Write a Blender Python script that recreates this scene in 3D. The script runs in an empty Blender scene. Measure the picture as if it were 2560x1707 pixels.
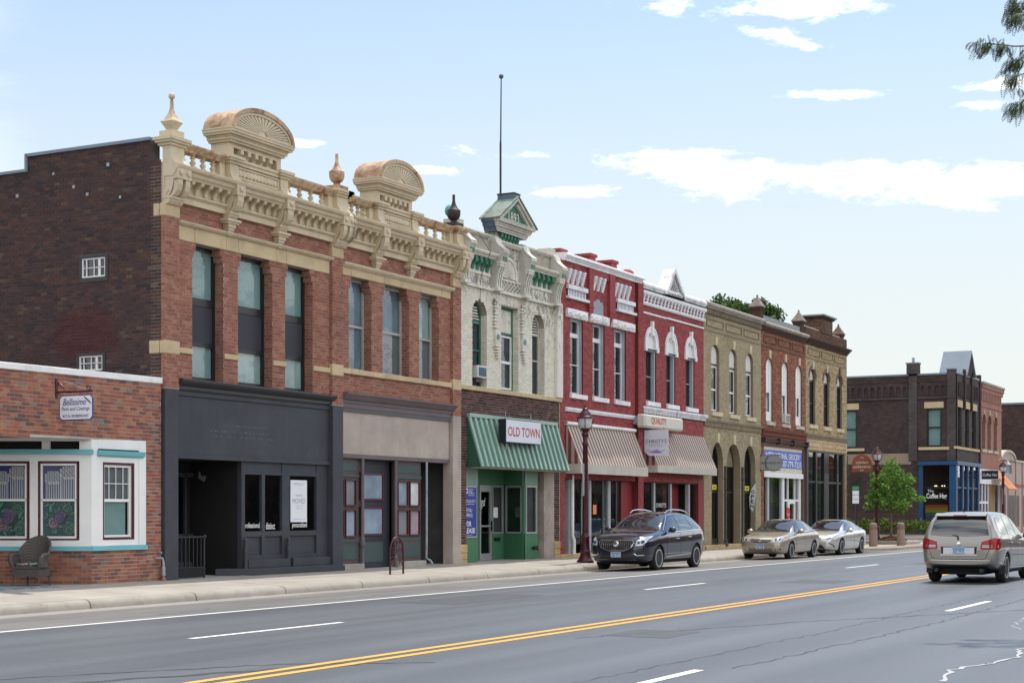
import bpy,bmesh,math,random
from mathutils import Vector,Matrix
from mathutils.geometry import delaunay_2d_cdt
from mathutils.bvhtree import BVHTree

RAD = math.radians
rnd = random.Random(11)
sc = bpy.context.scene
COL = sc.collection

# ------------------------------------------------------------------ camera
# World: X runs along the street (away to the right), Y runs across it towards
# the row of shops (their fronts stand on Y = 23.1), Z is up, metres.
STREET = RAD(27.80)                       # angle between view axis and street
cam = bpy.data.cameras.new('camera')
cam.sensor_width = 36.0
cam.lens = 56.94
cam.shift_y = 0.1662
cam.clip_start = 0.1
cam.clip_end = 4000
cam_o = bpy.data.objects.new('camera',cam)
cam_o.location = (0,0,1.68)
cam_o.rotation_euler = (RAD(90),0,STREET-RAD(90))
COL.objects.link(cam_o)
sc.camera = cam_o

# ------------------------------------------------------------------ sun, sky
SUN_DIR = Vector((0.46,0.035,0.887)).normalized()
sun = bpy.data.lights.new('sun','SUN')
sun.energy = 3.2
sun.angle = RAD(0.6)
sun.color = (1.0,0.95,0.88)
sun_o = bpy.data.objects.new('sun',sun)
sun_o.rotation_euler = (-SUN_DIR).to_track_quat('-Z','Y').to_euler()
sun_o.location = (30,10,60)
COL.objects.link(sun_o)

world = bpy.data.worlds.new('World')
sc.world = world
world.use_nodes = True

def build_world():
 nt = world.node_tree
 nt.nodes.clear()
 N,L = nt.nodes.new,nt.links.new
 out = N('ShaderNodeOutputWorld')
 bg = N('ShaderNodeBackground')
 bg.inputs['Strength'].default_value = 0.135
 sky = N('ShaderNodeTexSky')
 sky.sky_type = 'NISHITA'
 sky.sun_disc = False
 sky.sun_elevation = math.asin(SUN_DIR.z)
 # sun_rotation runs clockwise from +Y
 sky.sun_rotation = math.atan2(SUN_DIR.x,SUN_DIR.y)
 sky.air_density = 1.25
 sky.dust_density = 0.5
 sky.ozone_density = 2.0
 co = N('ShaderNodeTexCoord')

 def math_(op,a,b=None):
  n = N('ShaderNodeMath')
  n.operation = op
  for i,v in enumerate((a,b)):
   if v is None:
    continue
   if isinstance(v,(int,float)):
    n.inputs[i].default_value = v
   else:
    L(v,n.inputs[i])
  return n.outputs[0]

 def sstep(x,lo,hi):
  n = N('ShaderNodeMapRange')
  n.interpolation_type = 'SMOOTHSTEP'
  L(x,n.inputs['Value'])
  n.inputs['From Min'].default_value = lo
  n.inputs['From Max'].default_value = hi
  return n.outputs[0]
 nrm = N('ShaderNodeVectorMath')
 nrm.operation = 'NORMALIZE'
 L(co.outputs['Generated'],nrm.inputs[0])
 sp = N('ShaderNodeSeparateXYZ')
 L(nrm.outputs[0],sp.inputs[0])
 # clouds float on a flat deck: direction / height
 h = math_('MAXIMUM',sp.outputs[2],0.03)
 u = math_('DIVIDE',sp.outputs[0],h)
 v = math_('DIVIDE',sp.outputs[1],h)
 cmb = N('ShaderNodeCombineXYZ')
 L(u,cmb.inputs[0])
 L(v,cmb.inputs[1])

 def noise(scale,det,rough,off,vec=None,stretch=(1,1,1),dist=0.0):
  mp = N('ShaderNodeMapping')
  mp.inputs['Location'].default_value = off
  mp.inputs['Scale'].default_value = stretch
  L(vec or cmb.outputs[0],mp.inputs[0])
  t = N('ShaderNodeTexNoise')
  t.inputs['Scale'].default_value = scale
  t.inputs['Detail'].default_value = det
  t.inputs['Roughness'].default_value = rough
  t.inputs['Distortion'].default_value = dist
  L(mp.outputs[0],t.inputs['Vector'])
  return t.outputs['Fac']
 streak = noise(0.55,9,0.62,(3.1,7.4,0),stretch=(0.8,1.0,1),dist=0.35)
 fine = noise(2.2,8,0.65,(1.3,2.4,0),dist=0.5)
 cover = math_('ADD',math_('MULTIPLY',streak,0.75),math_('MULTIPLY',fine,0.25))
 field = sstep(cover,0.445,0.545)
 # the few clouds the day has in this part of the sky: azimuth, height above
 # the horizon, half length, half height (radians), tilt
 az = math_('ARCTAN2',sp.outputs[1],sp.outputs[0])
 el = math_('ARCSINE',sp.outputs[2])
 edge = noise(11.0,10,0.7,(0.3,0.9,0.2),vec=nrm.outputs[0],stretch=(1.0,1.0,3.2),dist=0.3)
 edge2 = noise(38.0,8,0.7,(1.3,0.2,0.7),vec=nrm.outputs[0],stretch=(1.0,1.0,2.6),dist=0.4)
 fluff = math_('ADD',math_('MULTIPLY',math_('SUBTRACT',edge,0.5),4.6),math_('MULTIPLY',math_('SUBTRACT',edge2,0.5),2.6))
 best = None
 for a0,e0,ra,re,tilt in CLOUDS:
  da = math_('SUBTRACT',az,a0)
  de = math_('SUBTRACT',math_('SUBTRACT',el,e0),math_('MULTIPLY',da,tilt))
  d = math_('SQRT',math_('ADD',math_('POWER',math_('ABSOLUTE',math_('DIVIDE',da,ra)),2.0),
        math_('POWER',math_('ABSOLUTE',math_('DIVIDE',de,re)),2.0)))
  d = math_('SUBTRACT',1.0,d)
  best = d if best is None else math_('MAXIMUM',best,d)
 body = sstep(math_('ADD',best,math_('MULTIPLY',fluff,sstep(best,-1.6,0.1))),0.0,1.0)
 # beyond this patch, unseen denser cloud is added to brighten the shop fronts
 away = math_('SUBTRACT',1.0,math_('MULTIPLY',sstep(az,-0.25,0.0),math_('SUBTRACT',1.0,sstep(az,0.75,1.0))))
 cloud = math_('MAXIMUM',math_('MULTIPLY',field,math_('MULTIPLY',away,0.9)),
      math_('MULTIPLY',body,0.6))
 def over(fac,base,lum,tint=(1,0.99,0.98)):
  mix = N('ShaderNodeMix')
  mix.data_type = 'RGBA'
  L(fac,mix.inputs['Factor'])
  L(base,mix.inputs['A'])
  mix.inputs['B'].default_value = (lum*tint[0],lum*tint[1],lum*tint[2],1)
  return mix.outputs['Result']
 # summer haze pales the sky towards the horizon all round
 veil = math_('MULTIPLY',math_('SUBTRACT',1.0,sstep(el,0.05,0.42)),0.85)
 col = over(veil,sky.outputs[0],5.6,(0.97,1.0,0.985))
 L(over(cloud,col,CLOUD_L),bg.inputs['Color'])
 L(bg.outputs[0],out.inputs['Surface'])

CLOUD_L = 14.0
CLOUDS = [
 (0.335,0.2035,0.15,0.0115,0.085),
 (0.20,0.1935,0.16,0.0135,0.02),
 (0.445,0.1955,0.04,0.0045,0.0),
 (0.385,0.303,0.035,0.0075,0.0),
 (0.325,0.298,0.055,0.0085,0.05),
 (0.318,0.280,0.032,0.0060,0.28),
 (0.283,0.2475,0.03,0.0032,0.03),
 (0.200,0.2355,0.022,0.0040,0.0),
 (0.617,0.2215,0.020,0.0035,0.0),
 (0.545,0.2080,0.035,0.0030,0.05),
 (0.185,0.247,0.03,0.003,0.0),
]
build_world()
vs = sc.view_settings
vs.view_transform = 'Standard'
vs.look = 'None'
vs.exposure = 0.22
vs.gamma = 1.0
vs.use_curve_mapping = False
sc.cycles.max_bounces = 8
sc.cycles.transparent_max_bounces = 12
sc.cycles.caustics_reflective = False
sc.cycles.caustics_refractive = False
sc.cycles.sample_clamp_indirect = 6.0

# ------------------------------------------------------------------ materials
class NT:
 """small wrapper that makes node wiring short"""

 def __init__(self,name):
  self.m = bpy.data.materials.new(name)
  self.m.use_nodes = True
  self.t = self.m.node_tree
  self.t.nodes.clear()
  self.out = self.n('ShaderNodeOutputMaterial')

 def n(self,k,**kw):
  x = self.t.nodes.new(k)
  for a,b in kw.items():
   setattr(x,a,b)
  return x

 def l(self,a,b):
  self.t.links.new(a,b)

 def pos(self,scale=(1,1,1),obj=False,loc=(0,0,0)):
  if obj:
   g = self.n('ShaderNodeTexCoord').outputs['Object']
  else:
   g = self.n('ShaderNodeNewGeometry').outputs['Position']
  mp = self.n('ShaderNodeMapping')
  mp.inputs['Scale'].default_value = scale
  mp.inputs['Location'].default_value = loc
  self.l(g,mp.inputs[0])
  return mp.outputs[0]

 def noise(self,scale,detail=4,rough=0.55,stretch=(1,1,1),obj=False,dist=0.0,loc=(0,0,0)):
  t = self.n('ShaderNodeTexNoise')
  t.inputs['Scale'].default_value = scale
  t.inputs['Detail'].default_value = detail
  t.inputs['Roughness'].default_value = rough
  t.inputs['Distortion'].default_value = dist
  self.l(self.pos(stretch,obj,loc),t.inputs['Vector'])
  return t.outputs['Fac']

 def rng(self,x,a,b,c=0.0,d=1.0):
  r = self.n('ShaderNodeMapRange')
  self.l(x,r.inputs['Value'])
  for k,v in zip(('From Min','From Max','To Min','To Max'),(a,b,c,d)):
   r.inputs[k].default_value = v
  return r.outputs[0]

 def mix(self,f,a,b,mode='MIX'):
  x = self.n('ShaderNodeMix',data_type='RGBA',blend_type=mode)
  for s,v in (('Factor',f),('A',a),('B',b)):
   if isinstance(v,(int,float)):
    x.inputs[s].default_value = v
   elif isinstance(v,(tuple,list)):
    x.inputs[s].default_value = (*v[:3],1)
   else:
    self.l(v,x.inputs[s])
  return x.outputs['Result']

 def math(self,op,a,b=0.0):
  x = self.n('ShaderNodeMath',operation=op)
  for i,v in enumerate((a,b)):
   if isinstance(v,(int,float)):
    x.inputs[i].default_value = v
   else:
    self.l(v,x.inputs[i])
  return x.outputs[0]

 def bump(self,h,strength=0.3,dist=0.01):
  b = self.n('ShaderNodeBump')
  b.inputs['Strength'].default_value = strength
  b.inputs['Distance'].default_value = dist
  self.l(h,b.inputs['Height'])
  return b.outputs[0]

 def bsdf(self,color,rough=0.8,metal=0.0,normal=None,spec=0.5,**kw):
  b = self.n('ShaderNodeBsdfPrincipled')
  if isinstance(color,(tuple,list)):
   b.inputs['Base Color'].default_value = (*color[:3],1)
  else:
   self.l(color,b.inputs['Base Color'])
  if isinstance(rough,(int,float)):
   b.inputs['Roughness'].default_value = rough
  else:
   self.l(rough,b.inputs['Roughness'])
  b.inputs['Metallic'].default_value = metal
  b.inputs['Specular IOR Level'].default_value = spec
  for k,v in kw.items():
   b.inputs[k.replace('_',' ')].default_value = v
  if normal is not None:
   self.l(normal,b.inputs['Normal'])
  self.l(b.outputs[0],self.out.inputs['Surface'])
  return b

M = {}

def paint(name,col,rough=0.6,var=0.12,scale=1.7,dirt=0.0,dirt_col=(0.05,0.045,0.04),grain=0.0,
    metal=0.0,spec=0.4,obj=False,peel=None,streak=0.0,bump=0.0,rust=0.0):
 """plain surface with real-world unevenness: blotches, runs of dirt, fine grain"""
 k = NT(name)
 lo = tuple(c*(1-var) for c in col)
 hi = tuple(min(1,c*(1+var)) for c in col)
 c = k.mix(k.rng(k.noise(scale,5,0.6,obj=obj),0.3,0.7),lo,hi)
 if grain:
  c = k.mix(k.rng(k.noise(45,3,0.6,obj=obj),0.3,0.7,0,grain),c,tuple(x*0.55 for x in col))
 if streak:
  s = k.noise(1.0,6,0.65,stretch=(5.0,5.0,0.55),obj=obj)
  c = k.mix(k.rng(s,0.5,0.78,0,streak),c,dirt_col)
 if dirt:
  d = k.noise(2.6,9,0.72,obj=obj,dist=0.4,loc=(3,1,5))
  c = k.mix(k.rng(d,0.52-rust,0.72-rust*1.5,0,dirt),c,dirt_col)
 if peel:
  d = k.noise(5.0,8,0.7,obj=obj,dist=0.6,loc=(7,2,1))
  c = k.mix(k.rng(d,0.56,0.62,0,0.85),c,peel)
 nrm = None
 if bump:
  nrm = k.bump(k.noise(30,5,0.6,obj=obj),bump,0.01)
 k.bsdf(c,rough,metal,nrm,spec)
 M[name] = k.m
 return k.m

def brickmat(name,cols,stain=0.35,stain_col=(0.03,0.025,0.025),white=0.0,patch=None,rough=0.9):
 """bricks: each one takes its own colour from the face attribute 'tone'"""
 k = NT(name)
 a = k.n('ShaderNodeAttribute',attribute_name='tone')
 r = k.n('ShaderNodeValToRGB')
 e = r.color_ramp.elements
 for i,(p,c) in enumerate(cols):
  x = e[i] if i < 2 else e.new(p)
  x.position = p
  x.color = (*c,1)
 k.l(a.outputs['Fac'],r.inputs[0])
 c = r.outputs[0]
 c = k.mix(k.rng(k.noise(26,4,0.7),0.35,0.75,0,0.35),c,tuple(0.5*x for x in cols[0][1]))
 if stain:
  s = k.noise(0.9,7,0.68,dist=0.5)
  c = k.mix(k.rng(s,0.46,0.72,0,stain),c,stain_col)
 if white:
  s = k.noise(1.6,8,0.75,loc=(5,2,9))
  c = k.mix(k.rng(s,0.6,0.75,0,white),c,(0.5,0.45,0.4))
 if patch:
  cx,cy,cz,rx,rz,pc = patch
  g = k.n('ShaderNodeNewGeometry').outputs['Position']
  sp = k.n('ShaderNodeSeparateXYZ')
  k.l(g,sp.inputs[0])
  dy = k.math('DIVIDE',k.math('SUBTRACT',sp.outputs[1],cy),rx)
  dz = k.math('DIVIDE',k.math('SUBTRACT',sp.outputs[2],cz),rz)
  d = k.math('SQRT',k.math('ADD',k.math('MULTIPLY',dy,dy),k.math('MULTIPLY',dz,dz)))
  d = k.math('ADD',d,k.rng(k.noise(2.5,6,0.7),0.2,0.8,-0.45,0.45))
  c = k.mix(k.rng(d,0.75,1.05,0.6,0.0),c,pc)
 k.bsdf(c,rough,spec=0.25,normal=k.bump(k.noise(60,3,0.6),0.25,0.006))
 M[name] = k.m
 return k.m

def tex_brick(name,c1,c2,mortar,axis='x',rough=0.9,stain=0.5,stain_col=(0.02,0.018,0.018),bw=0.21,bh=0.076,white=0.0):
 """brickwork too far off to tell the bricks apart"""
 k = NT(name)
 g = k.n('ShaderNodeNewGeometry').outputs['Position']
 sp = k.n('ShaderNodeSeparateXYZ')
 k.l(g,sp.inputs[0])
 cb = k.n('ShaderNodeCombineXYZ')
 k.l(k.math('ADD',sp.outputs[0],sp.outputs[1]),cb.inputs[0])
 k.l(sp.outputs[2],cb.inputs[1])
 b = k.n('ShaderNodeTexBrick')
 k.l(cb.outputs[0],b.inputs['Vector'])
 b.inputs['Scale'].default_value = 1.0
 b.inputs['Brick Width'].default_value = bw
 b.inputs['Row Height'].default_value = bh
 b.inputs['Mortar Size'].default_value = 0.006
 b.inputs['Color1'].default_value = (*c1,1)
 b.inputs['Color2'].default_value = (*c2,1)
 b.inputs['Mortar'].default_value = (*mortar,1)
 c = b.outputs['Color']
 s = k.noise(0.7,8,0.7,dist=0.5)
 c = k.mix(k.rng(s,0.42,0.7,0,stain),c,stain_col)
 if white:
  s = k.noise(1.1,8,0.75,loc=(2,2,9),stretch=(1,1,2.5))
  c = k.mix(k.rng(s,0.6,0.72,0,white),c,(0.4,0.38,0.38))
 k.bsdf(c,rough,spec=0.2,normal=k.bump(b.outputs['Fac'],-0.4,0.006))
 M[name] = k.m

def glass(name,tint=(0.5,0.56,0.56),refl=1.0,wav=0.02,gloss=(0.95,0.97,1.0)):
 k = NT(name)
 tr = k.n('ShaderNodeBsdfTransparent')
 tr.inputs[0].default_value = (*tint,1)
 gl = k.n('ShaderNodeBsdfGlossy')
 gl.inputs['Color'].default_value = (*gloss,1)
 gl.inputs['Roughness'].default_value = 0.015
 nm = k.bump(k.noise(1.6,3,0.5),wav,0.2)
 k.l(nm,gl.inputs['Normal'])
 fr = k.n('ShaderNodeFresnel')
 fr.inputs['IOR'].default_value = 1.55
 mx = k.n('ShaderNodeMixShader')
 bf = k.n('ShaderNodeNewGeometry').outputs['Backfacing']
 fac = k.math('MULTIPLY',fr.outputs[0],k.math('SUBTRACT',1.0,bf))
 k.l(k.math('MINIMUM',k.math('MULTIPLY',fac,refl),0.95),mx.inputs[0])
 k.l(tr.outputs[0],mx.inputs[1])
 k.l(gl.outputs[0],mx.inputs[2])
 k.l(mx.outputs[0],k.out.inputs['Surface'])
 M[name] = k.m

def carpaint(name,col,metal=0.0,rough=0.25,coat=1.0):
 k = NT(name)
 c = k.mix(k.rng(k.noise(900,2,0.5,obj=True),0.4,0.6),tuple(x*0.9 for x in col),tuple(min(1,x*1.1) for x in col))
 k.bsdf(c,rough,metal,spec=0.5 if metal else 0.05,Coat_Weight=coat,Coat_Roughness=0.03)
 M[name] = k.m

# ------------------------------------------------------------------ mesh builder
class MB:
 def __init__(self):
  self.v,self.f,self.m,self.t = [],[],[],[]

 def add(self,vs,fs,mat=0,tone=0.5):
  o = len(self.v)
  self.v += [tuple(p) for p in vs]
  for f in fs:
   self.f.append([i+o for i in f])
   self.m.append(mat)
   self.t.append(tone)
  return self

 def box(self,x0,x1,y0,y1,z0,z1,mat=0,tone=0.5):
  v = [(x,y,z) for x in (x0,x1) for y in (y0,y1) for z in (z0,z1)]
  return self.add(v,[(0,1,3,2),(4,6,7,5),(0,4,5,1),(2,3,7,6),(0,2,6,4),(1,5,7,3)],mat,tone)

 def prism(self,pts,ax,a0,a1,mat=0):
  n = len(pts)

  def p3(p,a):
   return (a,p[0],p[1]) if ax == 'x' else (p[0],a,p[1]) if ax == 'y' else (p[0],p[1],a)
  v = [p3(p,a0) for p in pts]+[p3(p,a1) for p in pts]
  fs = [list(range(n)),list(range(n,2*n))[::-1]]
  fs += [(i,(i+1) % n,n+(i+1) % n,n+i) for i in range(n)]
  return self.add(v,fs,mat)

 def ring(self,outer,inner,y0,y1,mat=0):
  """frame between two (x, z) outlines with the same number of points"""
  n = len(outer)
  v = [(p[0],y0,p[1]) for p in outer]+[(p[0],y0,p[1]) for p in inner]
  v += [(p[0],y1,p[1]) for p in outer]+[(p[0],y1,p[1]) for p in inner]
  fs = []
  for i in range(n):
   j = (i+1) % n
   fs += [(i,j,n+j,n+i),(2*n+i,3*n+i,3*n+j,2*n+j),
       (i,2*n+i,2*n+j,j),(n+i,n+j,3*n+j,3*n+i)]
  return self.add(v,fs,mat)

 def poly(self,pts,mat=0):
  return self.add(pts,[list(range(len(pts)))],mat)

 def tube(self,path,r,n=8,closed=False,mat=0):
  P = [Vector(p) for p in path]
  rs = r if isinstance(r,(list,tuple)) else [r]*len(P)
  vs,k = [],len(P)
  prev = None
  for i,p in enumerate(P):
   a = P[(i-1) % k] if (closed or i > 0) else p
   b = P[(i+1) % k] if (closed or i < k-1) else p
   d = (b-a)
   d = d.normalized() if d.length > 1e-9 else Vector((0,0,1))
   if prev is None:
    u = d.orthogonal().normalized()
   else:
    u = (prev-d*prev.dot(d))
    u = u.normalized() if u.length > 1e-6 else d.orthogonal().normalized()
   prev = u
   w = d.cross(u)
   for q in range(n):
    t = 2*math.pi*q/n
    vs.append(p+(u*math.cos(t)+w*math.sin(t))*rs[i])
  fs = []
  for i in range(k if closed else k-1):
   for q in range(n):
    a,b = i*n+q,i*n+(q+1) % n
    c,d = ((i+1) % k)*n+(q+1) % n,((i+1) % k)*n+q
    fs.append((a,b,c,d))
  if not closed:
   fs += [list(range(n))[::-1],list(range((k-1)*n,k*n))]
  return self.add(vs,fs,mat)

 def lathe(self,c,prof,n=16,mat=0,axis='z'):
  vs = []
  for r,z in prof:
   for q in range(n):
    t = 2*math.pi*(q+0.5)/n
    a,b = r*math.cos(t),r*math.sin(t)
    if axis == 'z':
     vs.append((c[0]+a,c[1]+b,c[2]+z))
    elif axis == 'y':
     vs.append((c[0]+a,c[1]+z,c[2]+b))
    else:
     vs.append((c[0]+z,c[1]+a,c[2]+b))
  k = len(prof)
  fs = [(i*n+q,i*n+(q+1) % n,(i+1)*n+(q+1) % n,(i+1)*n+q) for i in range(k-1) for q in range(n)]
  fs += [list(range(n))[::-1],list(range((k-1)*n,k*n))]
  return self.add(vs,fs,mat)

 def sphere(self,c,r,n=12,mat=0,sz=1.0):
  k = max(4,n // 2)
  prof = [(max(1e-4,r*math.sin(math.pi*i/k)),-r*sz*math.cos(math.pi*i/k)) for i in range(k+1)]
  return self.lathe(c,prof,n,mat)

 def build(self,name,mats,parent=None,smooth=0,local=False,tone=False,fix=True,bevel=0.0):
  o = bpy.data.objects.new(name,self.mesh(name,mats,parent,smooth,local,tone,fix,bevel))
  COL.objects.link(o)
  if parent is not None:
   o.parent = parent
  return o

 def mesh(self,name,mats,parent=None,smooth=0,local=False,tone=False,fix=True,bevel=0.0):
  off = Vector((0,0,0))
  if parent is not None and not local:
   p = parent
   while p is not None:
    off += p.location
    p = p.parent
  me = bpy.data.meshes.new(name)
  me.from_pydata([(a-off.x,b-off.y,c-off.z) for a,b,c in self.v],[],self.f)
  for mt in (mats if isinstance(mats,(list,tuple)) else [mats]):
   me.materials.append(M[mt] if isinstance(mt,str) else mt)
  if any(self.m):
   me.polygons.foreach_set('material_index',self.m)
  if tone:
   at = me.attributes.new('tone','FLOAT','FACE')
   at.data.foreach_set('value',self.t)
  if fix or bevel:
   bm = bmesh.new()
   bm.from_mesh(me)
   if fix:
    bmesh.ops.recalc_face_normals(bm,faces=bm.faces)
   if bevel:
    bmesh.ops.remove_doubles(bm,verts=bm.verts,dist=1e-5)
    es = [e for e in bm.edges if len(e.link_faces) == 2 and e.calc_face_angle(0) > 0.6]
    bmesh.ops.bevel(bm,geom=es,offset=bevel,segments=1,affect='EDGES',profile=0.5,clamp_overlap=True)
   bm.to_mesh(me)
   bm.free()
  if smooth:
   me.shade_smooth()
   me.set_sharp_from_angle(angle=RAD(smooth))
  return me

def root(name,label,cat,loc=(0,0,0),group=None,rot=0.0):
 o = bpy.data.objects.new(name,None)
 o.location = loc
 o.rotation_euler = (0,0,rot)
 o.empty_display_size = 0.3
 COL.objects.link(o)
 return tag(o,label,cat,group)

def tag(o,label=None,cat=None,group=None,kind=None):
 for k,v in (('label',label),('category',cat),('group',group),('kind',kind)):
  if v:
   o[k] = v
 return o

def copy_tree(o,parent=None):
 c = o.copy()
 COL.objects.link(c)
 if parent is not None:
  c.parent = parent
 for ch in list(o.children):
  copy_tree(ch,c)
 return c

_fonts = {}

def text(s,name,mat,parent,origin,ux,uy,height,width=None,align='CENTER',shear=0.0,depth=0.004,bold=0.0,off=0.0,spacing=1.0,local=False):
 """lettering as real, thin geometry. origin = centre (or left) of the line, ux/uy = reading and up directions"""
 key = (s,shear,bold,spacing,align)
 if key not in _fonts:
  cu = bpy.data.curves.new('lettering','FONT')
  cu.body = s
  cu.shear = shear
  cu.offset = bold
  cu.space_character = spacing
  cu.align_x = align
  cu.align_y = 'CENTER'
  cu.resolution_u = 3
  ob = bpy.data.objects.new('lettering',cu)
  COL.objects.link(ob)
  dg = bpy.context.evaluated_depsgraph_get()
  me = bpy.data.meshes.new_from_object(ob.evaluated_get(dg))
  _fonts[key] = ([v.co.copy() for v in me.vertices],[list(p.vertices) for p in me.polygons])
  bpy.data.objects.remove(ob)
  bpy.data.curves.remove(cu)
  bpy.data.meshes.remove(me)
 vs,fs = _fonts[key]
 xs = [v.x for v in vs]
 ys = [v.y for v in vs]
 sy = height/max(1e-6,(max(ys)-min(ys)))
 sx = sy if width is None else width/max(1e-6,(max(xs)-min(xs)))
 cy = (max(ys)+min(ys))/2
 cxm = {'CENTER': (max(xs)+min(xs))/2,'LEFT': min(xs),'RIGHT': max(xs)}[align]
 ux,uy,o = Vector(ux).normalized(),Vector(uy).normalized(),Vector(origin)
 nz = ux.cross(uy)
 b = MB()
 b.add([o+ux*(v.x-cxm)*sx+uy*(v.y-cy)*sy+nz*depth for v in vs],fs)
 return b.build(name,mat,parent,fix=False,local=local)

# ------------------------------------------------------------------ wall pieces
FY = 23.1          # plane of the shop fronts

def boxes(name,mat,parent,lst,bevel=0.0):
 for q in lst:
  MB().box(*q).build(name,mat,parent,bevel=bevel)

def rect(x0,x1,z0,z1):
 return [(x0,z0),(x1,z0),(x1,z1),(x0,z1)]

def arched(x0,x1,z0,zs,rise,n=10):
 """opening with a round head: sides up to zs, then an arc that rises by rise"""
 c,r = (x0+x1)/2,(x1-x0)/2
 return [(x0,z0),(x1,z0)]+[(c+r*math.cos(math.pi*i/n),zs+rise*math.sin(math.pi*i/n)) for i in range(n+1)]

def span_at(poly,z):
 """x interval of a convex outline at height z"""
 xs = []
 n = len(poly)
 for i in range(n):
  (xa,za),(xb,zb) = poly[i],poly[(i+1) % n]
  if (za <= z < zb) or (zb <= z < za):
   xs.append(xa+(xb-xa)*(z-za)/(zb-za))
 return (min(xs),max(xs)) if xs else None

def sub(iv,holes):
 for a,b in holes:
  nx = []
  for s,e in iv:
   if b <= s or a >= e:
    nx.append((s,e))
   else:
    if a > s:
     nx.append((s,a))
    if b < e:
     nx.append((b,e))
  iv = nx
 return iv

def plate(outline,holes,y0,y1,b=None,mat=0):
 """upright slab facing the street (points are x, z) with openings cut through"""
 b = b or MB()
 vs,es = [],[]
 for lp in [outline]+holes:
  o = len(vs)
  vs += [Vector(p) for p in lp]
  es += [(o+i,o+(i+1) % len(lp)) for i in range(len(lp))]
 ov,oe,of,*_ = delaunay_2d_cdt(vs,es,[],0,1e-6)

 def inside(p,lp):
  c = False
  n = len(lp)
  for i in range(n):
   (xa,za),(xb,zb) = lp[i],lp[(i+1) % n]
   if (za > p[1]) != (zb > p[1]) and p[0] < (xb-xa)*(p[1]-za)/(zb-za)+xa:
    c = not c
  return c
 fs = []
 for f in of:
  q = sum((ov[i] for i in f),Vector((0,0)))/len(f)
  if inside(q,outline) and not any(inside(q,h) for h in holes):
   fs.append(f)
 n = len(ov)
 b.add([(p.x,y0,p.y) for p in ov]+[(p.x,y1,p.y) for p in ov],[list(f) for f in fs]+[[i+n for i in f][::-1] for f in fs],mat)
 for lp in [outline]+holes:
  k = len(lp)
  b.add([(p[0],y0,p[1]) for p in lp]+[(p[0],y1,p[1]) for p in lp],
     [(i,(i+1) % k,k+(i+1) % k,k+i) for i in range(k)],mat)
 return b

CAMV = Vector((0,0,1.68))

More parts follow.
